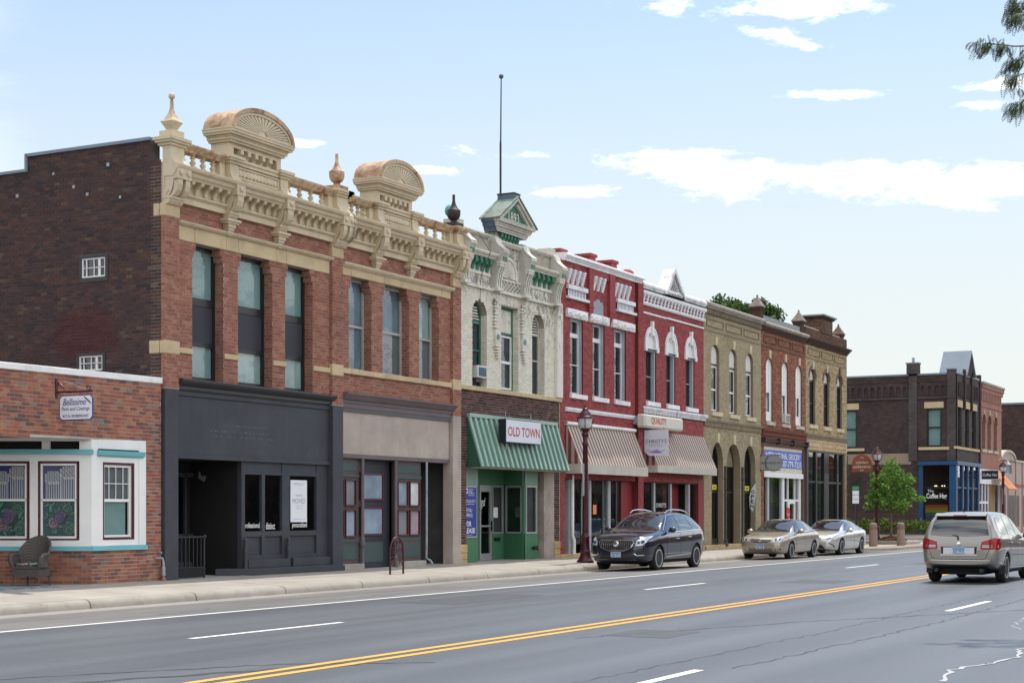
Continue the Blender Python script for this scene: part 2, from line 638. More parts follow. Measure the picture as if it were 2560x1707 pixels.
class Bricks:
 """collects every brick of one building; the 300 that show largest become objects, the rest one part"""

 def __init__(self,prefix):
  self.items = []

 def wall(self,mat,holder,axis,plane,u0,u1,z0,z1,holes=(),bw=0.2,ch=0.076,jt=0.011,proud=0.007,
    tone=(0.0,1.0),seed=1,skip=0.0,out=-1,wob=1.0,vis=True):
  """axis 'x': faces the street (u = x). axis 'y': faces back along the street (u = y). out: side it sticks out to"""
  r = random.Random(seed)
  n = max(1,round((z1-z0)/ch))
  h = (z1-z0)/n
  for i in range(n):
   za,zb = z0+i*h+jt/2,z0+(i+1)*h-jt/2
   zm = (za+zb)/2
   hs = [s for s in (span_at(p,zm) for p in holes) if s]
   u = u0-(bw/2 if i % 2 else 0)-r.random()*0.01
   while u < u1:
    w = bw*(1+(r.random()-0.5)*0.04)
    for a,b in sub([(max(u,u0),min(u+w-jt,u1))],hs):
     if b-a > 0.025 and r.random() >= skip:
      t = tone[0]+(tone[1]-tone[0])*r.random()
      p = proud*(1+wob*(r.random()-0.5))
      self.items.append((axis,plane,a,b,za,zb,t,p,mat,holder,out,vis))
    u += w
  return self

 def flush(self,limit=300):
  def size(it):
   axis,pl,a,b,za,zb,*_ = it
   zm_ = (za+zb)/2
   p = Vector(((a+b)/2,pl,zm_)) if axis == 'x' else Vector((pl,(a+b)/2,zm_))
   d = p-CAMV
   nrm = Vector((0,-1,0)) if axis == 'x' else Vector((-1,0,0))
   dep = d.x*math.cos(STREET)+d.y*math.sin(STREET)
   rx = (d.x*math.sin(STREET)-d.y*math.cos(STREET))/dep
   if rx < -0.312 or not it[11] or (b-a) < 0.17:
    return 0
   return (b-a)*(zb-za)*abs(d.normalized().dot(nrm))/d.length_squared
  order = sorted(self.items,key=size,reverse=True)
  one = [i for i in order[:limit] if size(i) > 0]
  rest = [i for i in order if size(i) == 0]+[i for i in order[limit:] if size(i) > 0]
  cache = {}
  for axis,pl,a,b,za,zb,t,p,mat,holder,out,_ in one:
   tq = round(t*9)/9
   key = (axis,mat,tq,out,round(zb-za,3))
   if key not in cache:
    w,h = 0.189,zb-za
    cache[key] = self.piece(MB(),axis,0,-w/2,w/2,-h/2,h/2,tq,0.008,out).mesh('brick',mat,tone=True,fix=False)
   o = bpy.data.objects.new('brick',cache[key])
   c = Vector(((a+b)/2,pl,(za+zb)/2)) if axis == 'x' else Vector((pl,(a+b)/2,(za+zb)/2))
   h = holder
   while h is not None:
    c -= h.location
    h = h.parent
   if axis == 'x':
    o.scale = ((b-a)/0.189,p/0.008,1)
   else:
    o.scale = (p/0.008,(b-a)/0.189,1)
   o.location = c
   COL.objects.link(o)
   o.parent = holder
  by = {}
  for it in rest:
   by.setdefault((it[9].name,it[8]),(it[9],[]))[1].append(it)
  for (_,mat),(holder,its) in by.items():
   b = MB()
   for axis,pl,a,bb,za,zb,t,p,m,hd,out,_v in its:
    self.piece(b,axis,pl,a,bb,za,zb,t,p,out)
   o = b.build('brickwork',mat,holder,tone=True,fix=False)
   o['kind'] = 'stuff'

 @staticmethod
 def piece(b,axis,pl,a,bb,za,zb,t,p,out):
  q = pl+out*p
  if axis == 'x':
   v = [(a,pl,za),(bb,pl,za),(bb,pl,zb),(a,pl,zb),(a,q,za),(bb,q,za),(bb,q,zb),(a,q,zb)]
  else:
   v = [(pl,a,za),(pl,bb,za),(pl,bb,zb),(pl,a,zb),(q,a,za),(q,bb,za),(q,bb,zb),(q,a,zb)]
  f = [(4,5,6,7),(0,1,5,4),(1,2,6,5),(2,3,7,6),(3,0,4,7)]
  if (axis == 'x') == (out > 0):
   f = [x[::-1] for x in f]
  return b.add(v,f,0,t)

def inset(poly,t,arch=False):
 """outline moved inwards by t (rectangles and round-headed openings)"""
 xs,zs = [p[0] for p in poly],[p[1] for p in poly]
 x0,x1,z0,z1 = min(xs),max(xs),min(zs),max(zs)
 cx,w = (x0+x1)/2,(x1-x0)/2
 h = z1-z0
 return [(cx+(p[0]-cx)*(w-t)/w,z0+t+(p[1]-z0)*(h-2*t)/h) for p in poly]

def window(bld,outline,y,fr_mat,fw=0.06,fd=0.07,bars=(),vbars=(),pane='glass',blind=None,sash=None,sash_mat=None,panels=(),name='window'):
 """window > frame, pane, blind, panel. y = front of the frame. bars: (z, half height)"""
 inn = inset(outline,fw)
 xs = [p[0] for p in inn]
 x0,x1 = min(xs),max(xs)
 fr = MB().ring(outline,inn,y,y+fd)
 w = fr.build(name,fr_mat,bld)
 b = MB()
 for z,hh in bars:
  s = span_at(inn,z)
  b.box(s[0],s[1],y+0.012,y+fd-0.01,z-hh,z+hh)
 for x,hw,z0,z1 in vbars:
  b.box(x-hw,x+hw,y+0.016,y+fd-0.014,z0,z1)
 if b.v:
  b.build('sash_bar',sash_mat or fr_mat,w)
 pn = inset(inn,-0.004)
 yy = y+fd*0.55
 MB().prism(pn,'y',yy,yy+0.006).build('pane',pane,w)
 for z0,z1,m in panels:
  MB().box(x0,x1,y+0.03,y+0.036,z0,z1).build('panel',m,w)
 for bl in ([blind] if isinstance(blind,tuple) else (blind or [])):
  z0,z1,m = bl[:3]
  bx0,bx1 = (bl[3],bl[4]) if len(bl) > 3 else (x0-0.02,x1+0.3)
  MB().box(bx0,bx1,y+fd+0.015,y+fd+0.022,z0,z1).build('blind',m,w)
 return w

def cornice(b,x0,x1,prof,mat=0):
 """moulding run along the street; prof = (p out from the wall, z)"""
 b.prism([(FY-p,z) for p,z in prof],'x',x0,x1,mat)
 return b

# ------------------------------------------------------------------ material list
def asphalt(name,base,streak,rough=0.55,dust=None):
 k = NT(name)
 s = k.noise(1.0,6,0.6,stretch=(0.05,0.75,1),dist=0.3)
 c = k.mix(k.rng(s,0.3,0.7),tuple(x*(1-streak) for x in base),tuple(x*(1+streak) for x in base))
 g = k.noise(70,3,0.7)
 c = k.mix(k.rng(g,0.35,0.75,0,0.6),c,tuple(x*0.5 for x in base))
 g2 = k.noise(160,2,0.7,loc=(3,3,3))
 c = k.mix(k.rng(g2,0.6,0.8,0,0.5),c,tuple(min(1,x*2.2) for x in base))
 sy = k.n('ShaderNodeSeparateXYZ')
 k.l(k.n('ShaderNodeNewGeometry').outputs['Position'],sy.inputs[0])
 wv = k.math('SINE',k.math('MULTIPLY',k.math('ADD',sy.outputs[1],k.rng(k.noise(0.12,3,0.5,stretch=(0.3,1,1)),0.3,0.7,-0.35,0.35)),3.6))
 c = k.mix(k.rng(wv,0.1,1.0,0,0.22),c,tuple(x*1.55 for x in base))
 dr = k.noise(5.5,4,0.6,stretch=(0.5,1,1),loc=(1,7,3))
 c = k.mix(k.rng(dr,0.68,0.76,0,0.4),c,tuple(x*0.45 for x in base))
 p = k.noise(0.35,8,0.7,stretch=(0.35,1,1),dist=0.8,loc=(4,2,0))
 c = k.mix(k.rng(p,0.55,0.75,0,0.35),c,tuple(x*0.7 for x in base))
 if dust:
  d = k.noise(0.8,8,0.7,stretch=(0.3,1.6,1),loc=(9,1,0))
  c = k.mix(k.rng(d,0.4,0.7,0,0.6),c,dust)
 sx = k.n('ShaderNodeTexVoronoi',feature='F1')
 sx.inputs['Scale'].default_value = 1.3
 k.l(k.pos(),sx.inputs['Vector'])
 c = k.mix(k.rng(sx.outputs['Distance'],0.0,0.022,0.7,0),c,(0.4,0.4,0.38))
 k.bsdf(c,k.rng(s,0.3,0.7,rough-0.07,rough+0.07),spec=0.5,normal=k.bump(g,0.35,0.006))
 M[name] = k.m

asphalt('asphalt',(0.078,0.088,0.10),0.2,0.48)
asphalt('asphalt_parking',(0.115,0.114,0.113),0.12,0.65,dust=(0.22,0.205,0.18))

def concrete(name,base,obj_var=True,stain=0.35):
 k = NT(name)
 c = k.mix(k.rng(k.noise(0.9,8,0.65),0.3,0.72),tuple(x*0.84 for x in base),tuple(x*1.1 for x in base))
 if obj_var:
  oi = k.n('ShaderNodeObjectInfo')
  c = k.mix(k.rng(oi.outputs['Random'],0,1,0.0,0.22),c,tuple(x*f for x,f in zip(base,(0.66,0.62,0.58))))
 gm = k.noise(9.0,2,0.5,loc=(4,4,1))
 c = k.mix(k.rng(gm,0.70,0.74,0,0.45),c,tuple(x*0.35 for x in base))
 d = k.noise(2.3,9,0.75,dist=0.6,loc=(2,5,1))
 c = k.mix(k.rng(d,0.5,0.75,0,stain),c,tuple(x*0.45 for x in base))
 g = k.noise(60,3,0.7)
 c = k.mix(k.rng(g,0.4,0.75,0,0.3),c,tuple(x*0.6 for x in base))
 k.bsdf(c,0.88,spec=0.25,normal=k.bump(g,0.3,0.005))
 M[name] = k.m

concrete('concrete',(0.41,0.375,0.33))
concrete('kerb_concrete',(0.37,0.34,0.295),stain=0.6)
concrete('gutter_concrete',(0.31,0.29,0.26),stain=0.5)
concrete('paver_red',(0.36,0.23,0.18))
paint('earth',(0.13,0.128,0.125),0.95,0.2,0.2)

def worn(name,col,wear):
 k = NT(name)
 d = k.noise(9,8,0.75)
 c = k.mix(k.rng(d,0.55,0.7,0,wear),col,(0.13,0.135,0.14))
 k.bsdf(c,0.6,spec=0.3)
 M[name] = k.m

worn('white_line',(0.78,0.77,0.74),0.55)
worn('yellow_line',(0.72,0.36,0.055),0.5)
paint('crack_dark',(0.045,0.045,0.05),0.6)
paint('crack_pale',(0.36,0.37,0.38),0.8,0.3,20)

# ------------------------------------------------------------------ ground, road
KERB_Y,KERB_Z,WALK_Z = 20.42,0.08,0.2

def walk_z(y):
 return KERB_Z+(WALK_Z-KERB_Z)*min(1,max(0,(y-KERB_Y)/(FY-KERB_Y)))

g = MB()
g.add([(-1500,-1500,-0.35),(2500,-1500,-0.35),(2500,2500,-0.35),(-1500,2500,-0.35)],[(0,1,2,3)])
tag(g.build('ground','earth'),kind='structure')

road = MB()
prof = [(-0.5,-0.02),(4,0.0),(17.0,0.0)]
for (ya,za),(yb,zb) in zip(prof,prof[1:]):
 road.add([(-150,ya,za),(700,ya,za),(700,yb,zb),(-150,yb,zb)],[(0,1,2,3)])
road_o = tag(road.build('road','asphalt'),kind='structure')
pk = MB()
pk.add([(-150,17,0),(67,17,0),(67,19.78,-0.066),(-150,19.78,-0.066)],[(0,1,2,3)])
pk.add([(67,17,0),(700,17,0),(700,23,-0.06),(67,23,-0.06)],[(0,1,2,3)])
pk.build('parking_lane','asphalt_parking',road_o)
gt = MB().box(0,2.985,19.78,KERB_Y+0.02,-0.2,-0.072).build('gutter','gutter_concrete',road_o)
for i in range(26):
 o = gt if i == 0 else gt.copy()
 if i:
  COL.objects.link(o)
  o.parent = road_o
 o.location = (-7.6+i*3,0,0)
side = MB()
side.add([(85,18,-0.02),(97.5,18,-0.02),(97.5,120,0.0),(85,120,0.0)],[(0,1,2,3)])
tag(side.build('side_street','asphalt_parking'),kind='structure')

def stripe(name,x0,x1,y,w,mat,z=0.004):
 MB().add([(x0,y-w/2,z),(x1,y-w/2,z),(x1,y+w/2,z),(x0,y+w/2,z)],[(0,1,2,3)]).build(name,mat,road_o)

stripe('edge_line',-80,84,16.88,0.11,'white_line')
stripe('edge_line',99,400,16.88,0.11,'white_line')
stripe('centre_line',-80,400,10.22,0.13,'yellow_line')
stripe('centre_line',-80,400,9.93,0.13,'yellow_line')
for i in range(-3,16):
 stripe('lane_dash',17.0+i*15.3,20.6+i*15.3,13.78,0.11,'white_line')
 stripe('lane_dash',12.7+i*15.0,16.15+i*15.0,6.27,0.12,'white_line')

def crack(pts,w,mat,seed):
 r = random.Random(seed)
 b = MB()
 P = []
 for (xa,ya),(xb,yb) in zip(pts,pts[1:]):
  n = max(2,int(math.hypot(xb-xa,yb-ya)/0.18))
  P += [(xa+(xb-xa)*i/n+r.uniform(-0.04,0.04),ya+(yb-ya)*i/n+r.uniform(-0.05,0.05)) for i in range(n)]
 P.append(pts[-1])
 vs = []
 for i,(x,y) in enumerate(P):
  a,c = P[max(0,i-1)],P[min(len(P)-1,i+1)]
  d = Vector((c[0]-a[0],c[1]-a[1])).normalized()
  h = w*r.uniform(0.35,1.0)/2
  vs += [(x-d.y*h,y+d.x*h,0.0035),(x+d.y*h,y-d.x*h,0.0035)]
 b.add(vs,[(2*i,2*i+1,2*i+3,2*i+2) for i in range(len(P)-1)])
 b.build('crack',mat,road_o)

crack([(11.0,12.6),(13.0,11.6),(14.6,10.6),(15.6,9.2)],0.05,'crack_dark',1)
crack([(11.4,11.5),(14.0,10.4),(15.0,9.8)],0.16,'crack_dark',2)
crack([(19.5,9.3),(24.0,7.6),(30.5,4.2)],0.05,'crack_dark',3)
crack([(13.0,6.9),(22,6.7),(32,6.75),(46,6.7),(70,6.7)],0.02,'crack_dark',4)
crack([(16.5,6.0),(24,5.75),(34,5.8),(50,5.7)],0.03,'crack_dark',5)
crack([(18.2,3.7),(19.3,3.55),(20.4,3.75),(22.0,3.5),(23.6,3.65)],0.07,'crack_pale',6)
crack([(16.2,3.75),(17.4,3.9),(18.4,3.7)],0.08,'crack_pale',7)
crack([(22.0,3.5),(24.5,4.6),(27,4.8)],0.03,'crack_pale',8)
crack([(20.9,17.6),(24,18.0),(28,17.5)],0.03,'crack_dark',9)
crack([(33.2,16.4),(33.3,15.6),(34.5,15.2)],0.035,'crack_dark',10)
crack([(36.0,15.9),(36.3,15.0)],0.06,'crack_dark',12)
crack([(44.9,13.2),(45.6,12.9)],0.1,'crack_dark',13)
crack([(37,9.2),(41,8.4),(55,7.2)],0.025,'crack_dark',14)

paint('asphalt_patch',(0.06,0.066,0.072),0.6,0.2,3,grain=0.4)
for x0,x1,y0,y1 in ((25.5,29.2,14.6,15.9),(37.0,39.0,11.0,12.4),(20.0,21.3,8.2,9.2),(52.0,60.0,12.2,13.0)):
 r = random.Random(int(x0))
 P_ = [(x0,y0),((x0+x1)/2,y0+r.uniform(-.06,.06)),(x1,y0+0.05),(x1+.05,y1),((x0+x1)/2,y1+r.uniform(-.06,.06)),(x0+.04,y1)]
 MB().add([(p[0],p[1],0.0025) for p in P_],[list(range(6))]).build('road_patch','asphalt_patch',road_o,fix=False)
# ------------------------------------------------------------------ pavement in front of the shops
walk = tag(root('sidewalk','pale concrete sidewalk of square slabs along the shop fronts','sidewalk',(0,FY,0)),kind='structure')
rowz = [(20.62,21.86),(21.87,FY+0.02)]
for ya,yb in rowz:
 s = MB()
 za,zb = walk_z(ya),walk_z(yb)
 v = [(x,y,z) for z_off in (0,-0.12) for x,y,z in ((0,ya,za+z_off),(1.488,ya,za+z_off),(1.488,yb,zb+z_off),(0,yb,zb+z_off))]
 s.add(v,[(0,1,2,3),(7,6,5,4),(0,4,5,1),(1,5,6,2),(2,6,7,3),(3,7,4,0)])
 first = s.build('slab','concrete',walk)
 for i in range(-3,54):
  o = first if i == -3 else first.copy()
  if o is not first:
   COL.objects.link(o)
   o.parent = walk
  o.location = (i*1.5,0,rnd.uniform(-0.003,0.003))
# floor that runs on under the fronts, into the doorways
MB().box(10,80,FY+0.02,30,0.0,0.196).build('doorway_floor','concrete',walk)
kp = [(20.62,-0.25),(20.62,0.088),(20.56,0.088),(20.50,0.08),(20.455,0.05),(20.43,0.0),(KERB_Y,-0.08),(KERB_Y,-0.25)]
ks = MB().prism(kp,'x',0,2.965)
k0 = ks.build('kerb_segment','kerb_concrete',walk,smooth=50)
for i in range(-3,24):
 o = k0 if i == -3 else k0.copy()
 if o is not k0:
  COL.objects.link(o)
  o.parent = walk
 o.location = (-1.6+i*3.0,0,0)

def arc(cx_,cy_,r,a0,a1,n=8):
 return [(cx_+r*math.cos(RAD(a0+(a1-a0)*i/n)),cy_+r*math.sin(RAD(a0+(a1-a0)*i/n))) for i in range(n+1)]

def kerbed(name,line,inner,mat,z=0.1):
 """raised area: kerb along 'line' (x, y points), filled back to 'inner'"""
 o = tag(MB().prism(line+inner,'z',-0.3,z).build(name,mat),kind='structure')
 b = MB()
 n = len(line)
 vs = []
 for i,(x,y) in enumerate(line):
  a,c = line[max(0,i-1)],line[min(n-1,i+1)]
  d = Vector((c[0]-a[0],c[1]-a[1])).normalized()
  nx,ny = d.y,-d.x
  for off,zz in ((0.03,-0.3),(0.02,-0.01),(-0.03,z+0.008),(-0.17,z+0.012),(-0.17,-0.3)):
   vs.append((x+nx*off,y+ny*off,zz))
 fs = []
 for i in range(n-1):
  for q in range(4):
   fs.append((i*5+q,i*5+q+1,(i+1)*5+q+1,(i+1)*5+q))
 b.add(vs,fs)
 b.build('kerb','kerb_concrete',o,smooth=50)
 return o

bulb = [(66.9,20.45),(67.6,20.3),(68.4,19.8),(69.2,19.0),(70.0,18.5),(71.2,18.3)]+[(x,18.3) for x in (74,77,80)]+arc(80.5,23.0,4.7,-88,-2,7)[0:]+[(85.2,40),(85.2,80)]
corner = kerbed('street_corner',bulb,[(80.2,80),(80.2,24),(80.2,23.1),(80.2,20.62),(66.9,20.62)],'concrete',0.1)
MB().prism([(69.4,19.15),(70.2,18.65),(71.3,18.48),(80,18.48),(80.8,18.6),(80.8,19.5),(69.4,19.5)],'z',0.05,0.104).build('paver_band','paver_red',corner)
far = arc(101.5,22.3,4.0,182,268,7)+[(104,18.3),(112,18.3),(200,18.3)]
corner2 = kerbed('far_sidewalk',[(97.5,80),(97.5,40)]+far,[(200,24),(104.6,24),(104.6,80)],'concrete',0.12)
# near side: the pavement the picture was taken from
kerbed('near_sidewalk',[(300,0.9),(-100,0.9)],[(-100,-6),(300,-6)],'concrete',0.12)
# low blocks on the near side of the street, met only in window panes and car paint
for n_,c_ in (('near_brick',(0.16,0.075,0.055)),('near_buff',(0.2,0.15,0.11)),('near_brown',(0.09,0.06,0.05)),('near_pane',(0.02,0.022,0.025))):
 paint(n_,c_,0.9,0.25,3)
opp = MB()
for i,(x0,x1,h_) in enumerate(((44,56,5.5),(56.5,70,7),(70.5,88,6),(96,112,7.5),(112.5,140,6),(141,220,8),(221,300,7))):
 opp.box(x0,x1,-20,-9,0,h_,i % 3)
 for j in range(int((x1-x0)/2.4)):
  for z in (0.8,4.0):
   opp.box(x0+0.7+j*2.4,x0+2.2+j*2.4,-9.05,-8.95,z,z+(2.4 if z < 2 else 1.3),3)
tag(opp.build('opposite_row',['near_brick','near_buff','near_brown','near_pane']),kind='structure')

# ------------------------------------------------------------------ materials of the shops
brickmat('brick_old_red',[(0.0,(0.25,0.105,0.075)),(0.35,(0.325,0.135,0.092)),(0.7,(0.365,0.163,0.11)),(1.0,(0.41,0.205,0.14))],stain=0.3,white=0.12)
brickmat('brick_sooty',[(0.0,(0.045,0.034,0.037)),(0.2,(0.068,0.042,0.04)),(0.7,(0.092,0.049,0.043)),(0.95,(0.11,0.058,0.045)),(1.0,(0.13,0.095,0.065))],
   stain=0.4,stain_col=(0.03,0.026,0.032),patch=(FY,25.3,5.6,1.15,0.62,(0.085,0.018,0.022)))
brickmat('brick_mixed',[(0.0,(0.15,0.09,0.08)),(0.25,(0.29,0.11,0.08)),(0.6,(0.38,0.14,0.09)),(0.85,(0.42,0.20,0.12)),(1.0,(0.25,0.19,0.17))],stain=0.25)
brickmat('brick_dark',[(0.0,(0.035,0.025,0.026)),(0.4,(0.085,0.045,0.042)),(0.8,(0.135,0.062,0.055)),(1.0,(0.175,0.09,0.075))],stain=0.2)
paint('mortar_pale',(0.40,0.34,0.29),0.95,0.2,2.0,dirt=0.3)
paint('mortar_grey',(0.36,0.30,0.265),0.95,0.25,2.0,dirt=0.4)
paint('mortar_light',(0.46,0.42,0.37),0.95,0.15,2.0)
paint('cream_paint',(0.56,0.47,0.325),0.55,0.08,1.2,dirt=0.3,dirt_col=(0.24,0.17,0.10),streak=0.22)
paint('rusty_cream',(0.52,0.42,0.28),0.65,0.1,1.2,dirt=1.0,dirt_col=(0.24,0.085,0.038),streak=0.75,rust=0.06)
paint('rust_metal',(0.24,0.11,0.065),0.75,0.35,3.0,dirt=0.6,dirt_col=(0.42,0.30,0.18))
paint('rust_hood',(0.50,0.36,0.225),0.65,0.15,1.5,dirt=1.0,dirt_col=(0.19,0.072,0.035),streak=0.5,rust=0.05)
paint('rust_dark',(0.028,0.018,0.018),0.6,0.3,4)
paint('sandstone',(0.54,0.425,0.265),0.85,0.16,1.5,dirt=0.35,dirt_col=(0.25,0.17,0.10),grain=0.2)
paint('charcoal_paint',(0.040,0.045,0.056),0.6,0.18,1.2,dirt=0.4,dirt_col=(0.075,0.08,0.09),streak=0.3,bump=0.3)
paint('text_grey_old',(0.16,0.165,0.17),0.8)
paint('charcoal_gloss',(0.03,0.032,0.038),0.35,0.1,2.0)
paint('black_frame',(0.016,0.017,0.02),0.35,0.1)
paint('black_matt',(0.012,0.012,0.013),0.85,0.2)
paint('soft_black_panel',(0.03,0.034,0.045),0.55,0.15,2.5)
paint('roof_felt',(0.05,0.05,0.052),0.9,0.2)
paint('inner_plaster',(0.10,0.10,0.10),0.9,0.2)
paint('coping_metal',(0.17,0.21,0.26),0.45,0.1,1.0)
paint('white_paint',(0.78,0.78,0.77),0.5,0.05,1.5)
paint('white_masonry',(0.80,0.80,0.79),0.8,0.1,1.5,dirt=0.35,dirt_col=(0.3,0.28,0.27))
paint('teal_paint',(0.16,0.44,0.49),0.45,0.06)
paint('maroon_paint',(0.085,0.014,0.022),0.45,0.1)
paint('lamp_maroon',(0.06,0.008,0.016),0.4,0.1,obj=True)
paint('tan_stucco',(0.42,0.355,0.31),0.9,0.15,1.2,dirt=0.35,dirt_col=(0.26,0.22,0.20),streak=0.4,bump=0.5)
paint('mauve_trim',(0.125,0.098,0.105),0.5,0.15,2)
paint('slate_trim',(0.085,0.09,0.10),0.55,0.12,2)
paint('brown_trim',(0.085,0.062,0.06),0.55,0.12,2)
paint('teal_grey_panel',(0.05,0.078,0.08),0.55,0.1,2)
paint('window_grey',(0.40,0.385,0.365),0.5,0.1)
paint('curtain_green',(0.289,0.425,0.416),0.9,0.12,1.0)
paint('curtain_blue',(0.234,0.306,0.378),0.9,0.3,1.3)
paint('curtain_pale',(0.45,0.555,0.555),0.9,0.25,1.3)
paint('curtain_grey',(0.204,0.212,0.23),0.9,0.2,1.3)
paint('curtain_white',(0.6,0.624,0.648),0.9,0.2,2)
paint('curtain_mauve',(0.324,0.252,0.288),0.9,0.2,2)
paint('galvanised',(0.30,0.32,0.35),0.5,0.2,4,metal=0.3)
glass('glass',(0.87,0.90,0.90),1.0)
glass('glass_dark',(0.58,0.61,0.63),1.0)
glass('shop_glass',(0.74,0.77,0.77),1.0,0.01)

def place(x,y=0.0,z=WALK_Z):
 return (x,FY+y,z)

def body(bld,x0,x1,z1,y1=37.0,mat='inner_plaster',roof_z=9.25,y0=25.4):
 """closed building behind the front: rooms end in a dark wall, the roof lies below the parapet"""
 b = MB()
 b.box(x0+0.02,x1-0.02,y0,y1,0.0,roof_z-0.2)
 b.build('rear_walls',mat,bld)
 MB().box(x0+0.01,x1-0.01,FY+0.36,y1+0.1,roof_z-0.15,roof_z).build('roof','roof_felt',bld)
 MB().box(x0+0.03,x1-0.03,FY+0.36,y0,4.35,4.5).build('upper_floor',mat,bld)
 for xx in (x0,x1-0.1):
  MB().box(xx+0.02,xx+0.08,FY+0.36,y0,0.2,roof_z-0.2).build('party_wall',mat,bld)

def console(bld,x,w,mat,double=False,corbel=False,zt=9.8,rust=None):
 """carved bracket of the cornice: cap, S-shaped body, scroll with rosette, foot, corbel"""
 h = w/2
 pr = [(0,9.62),(0.22,9.62),(0.23,9.42),(0.25,9.34),(0.31,9.27),(0.36,9.21),(0.42,9.16),(0.43,9.14),(0.43,8.88),(0.30,8.88),
    (0.27,8.72),(0.22,8.60),(0.16,8.52),(0,8.52)]
 c = MB().prism([(FY-p,z) for p,z in pr],'x',x-h,x+h).build('console',mat,bld)
 b = MB()
 b.box(x-h-0.04,x+h+0.04,FY-0.26,FY+0.1,9.62,9.68)
 b.box(x-h-0.09,x+h+0.09,FY-0.31,FY+0.14,9.68,9.73)
 b.box(x-h-0.12,x+h+0.12,FY-0.34,FY+0.18,9.73,zt)
 b.build('cap',rust or mat,c)
 sw = 0.075
 for s in ((-0.55,0.55) if double else (0.0,)):
  xc = x+s*h
  sp = [(0.29,8.87),(0.42,8.87),(0.415,8.76),(0.38,8.64),(0.31,8.55),(0.22,8.50),(0.18,8.53),(0.26,8.62),(0.29,8.72)]
  k = MB().prism([(FY-p,z) for p,z in sp],'x',xc-sw*(1 if double else 1.5),xc+sw*(1 if double else 1.5),0)
  k.build('scroll',mat,c)
  r = MB()
  r.lathe((xc,FY-0.43,9.02),[(0.062,0.0),(0.066,-0.02),(0.045,-0.035),(0.02,-0.04)],10,axis='y')
  for i in range(6):
   t = i*math.pi/3
   r.sphere((xc+0.045*math.cos(t),FY-0.455,9.02+0.045*math.sin(t)),0.018,6)
  r.build('rosette',mat,c,smooth=60)
 f = MB()
 f.box(x-h-0.02,x+h+0.02,FY-0.24,FY,8.47,8.52)
 f.prism([(FY-p,z) for p,z in ((0,8.36),(0.15,8.36),(0.2,8.42),(0.22,8.47),(0,8.47))],'x',x-h-0.01,x+h+0.01)
 f.build('foot',mat,c)
 if corbel:
  k = MB()
  k.box(x-h-0.09,x+h+0.09,FY-0.24,FY,8.30,8.355)
  k.box(x-h-0.06,x+h+0.06,FY-0.20,FY,8.255,8.30)
  for i,(z0,z1) in enumerate(((8.17,8.255),(8.11,8.17),(8.05,8.11),(7.99,8.05))):
   d = i*0.025
   k.box(x-h+0.02+d,x+h-0.02-d,FY-0.17+d,FY,z0,z1)
  k.build('corbel',mat,c)
 return c

_bal = None

def baluster_mesh():
 global _bal
 if _bal is None:
  b = MB()
  b.box(-0.06,0.06,-0.06,0.06,0.0,0.09)
  b.lathe((0,0,0),[(0.04,0.09),(0.045,0.11),(0.075,0.165),(0.04,0.215),(0.035,0.235),(0.075,0.27),(0.035,0.305),(0.07,0.34)],10)
  _bal = b.mesh('baluster','cream_paint',None)
 return _bal

def classical_cornice(bld,x0,x1,ends,mids,ped_x,rust_amount=0):
 """painted sheet-metal cornice: fascia, brackets, balustrade, arched pediment, finials are added apart"""
 cr = 'cream_paint'
 b = MB()
 cornice(b,x0,x1,[(0,8.46),(0.10,8.46),(0.10,8.58),(0.13,8.60),(0.17,8.63),(0.17,8.66),(0.12,8.69),(0.06,8.69),(0.06,8.95),(0,8.95)])
 b.build('fascia',cr,bld)
 b = MB()
 cornice(b,x0,x1,[(0,8.95),(0.30,8.95),(0.32,8.99),(0.36,9.02),(0.38,9.08),(0.44,9.12),(0.46,9.17),(0.46,9.20),(0.15,9.24),(0,9.24)])
 b.build('cornice',cr,bld)
 # balustrade between the consoles, solid behind the pediment
 bal = MB()
 cornice(bal,x0,x1,[(-0.1,9.24),(0.12,9.24),(0.12,9.27),(-0.1,9.27)])
 bal_o = bal.build('balustrade',cr,bld)
 spans = [(ends[0][0]+ends[0][1]/2,mids[0]-0.17),(mids[1]+0.17,ends[1][0]-ends[1][1]/2)]
 for a,c in spans:
  k = MB()
  cornice(k,a,c,[(-0.14,9.61),(0.12,9.61),(0.15,9.65),(0.19,9.69),(0.22,9.73),(0.22,9.77),(-0.14,9.80)])
  k.build('rail','rusty_cream',bal_o)
  MB().box(c-0.2,c,FY-0.1,FY+0.12,9.27,9.61).build('pedestal',cr,bal_o)
  n = 4
  for i in range(n):
   o = bpy.data.objects.new('baluster',baluster_mesh())
   COL.objects.link(o)
   o.parent = bal_o
   xx = a+(c-0.2-a)*(i+0.62)/n
   o.location = Vector((xx,FY-0.0,9.27))-bld.location
 # little brackets of the frieze
 cuts = [ends[0][0]+ends[0][1]/2,mids[0],mids[1],ends[1][0]-ends[1][1]/2]
 first = None
 sp = [(0.06,8.72),(0.12,8.70),(0.13,8.76),(0.15,8.82),(0.2,8.86),(0.27,8.88),(0.29,8.92),(0.29,8.95),(0.06,8.95)]
 for a,c in zip(cuts,cuts[1:]):
  a,c = a+0.1,c-0.1
  n = max(3,int(round((c-a)/0.31)))
  for i in range(n):
   xx = a+(c-a)*(i+0.5)/n
   if first is None:
    first = MB().prism([(FY-p,z) for p,z in sp],'x',xx-0.055,xx+0.055).build('bracket',cr,bld)
    fx = xx
   else:
    o = first.copy()
    COL.objects.link(o)
    o.location.x += xx-fx
 for x,w in ends:
  console(bld,x,w,cr,double=True,rust='rusty_cream' if rust_amount else None)
 for x in mids:
  console(bld,x,0.31,cr,corbel=True)
 pediment(bld,ped_x,mids)

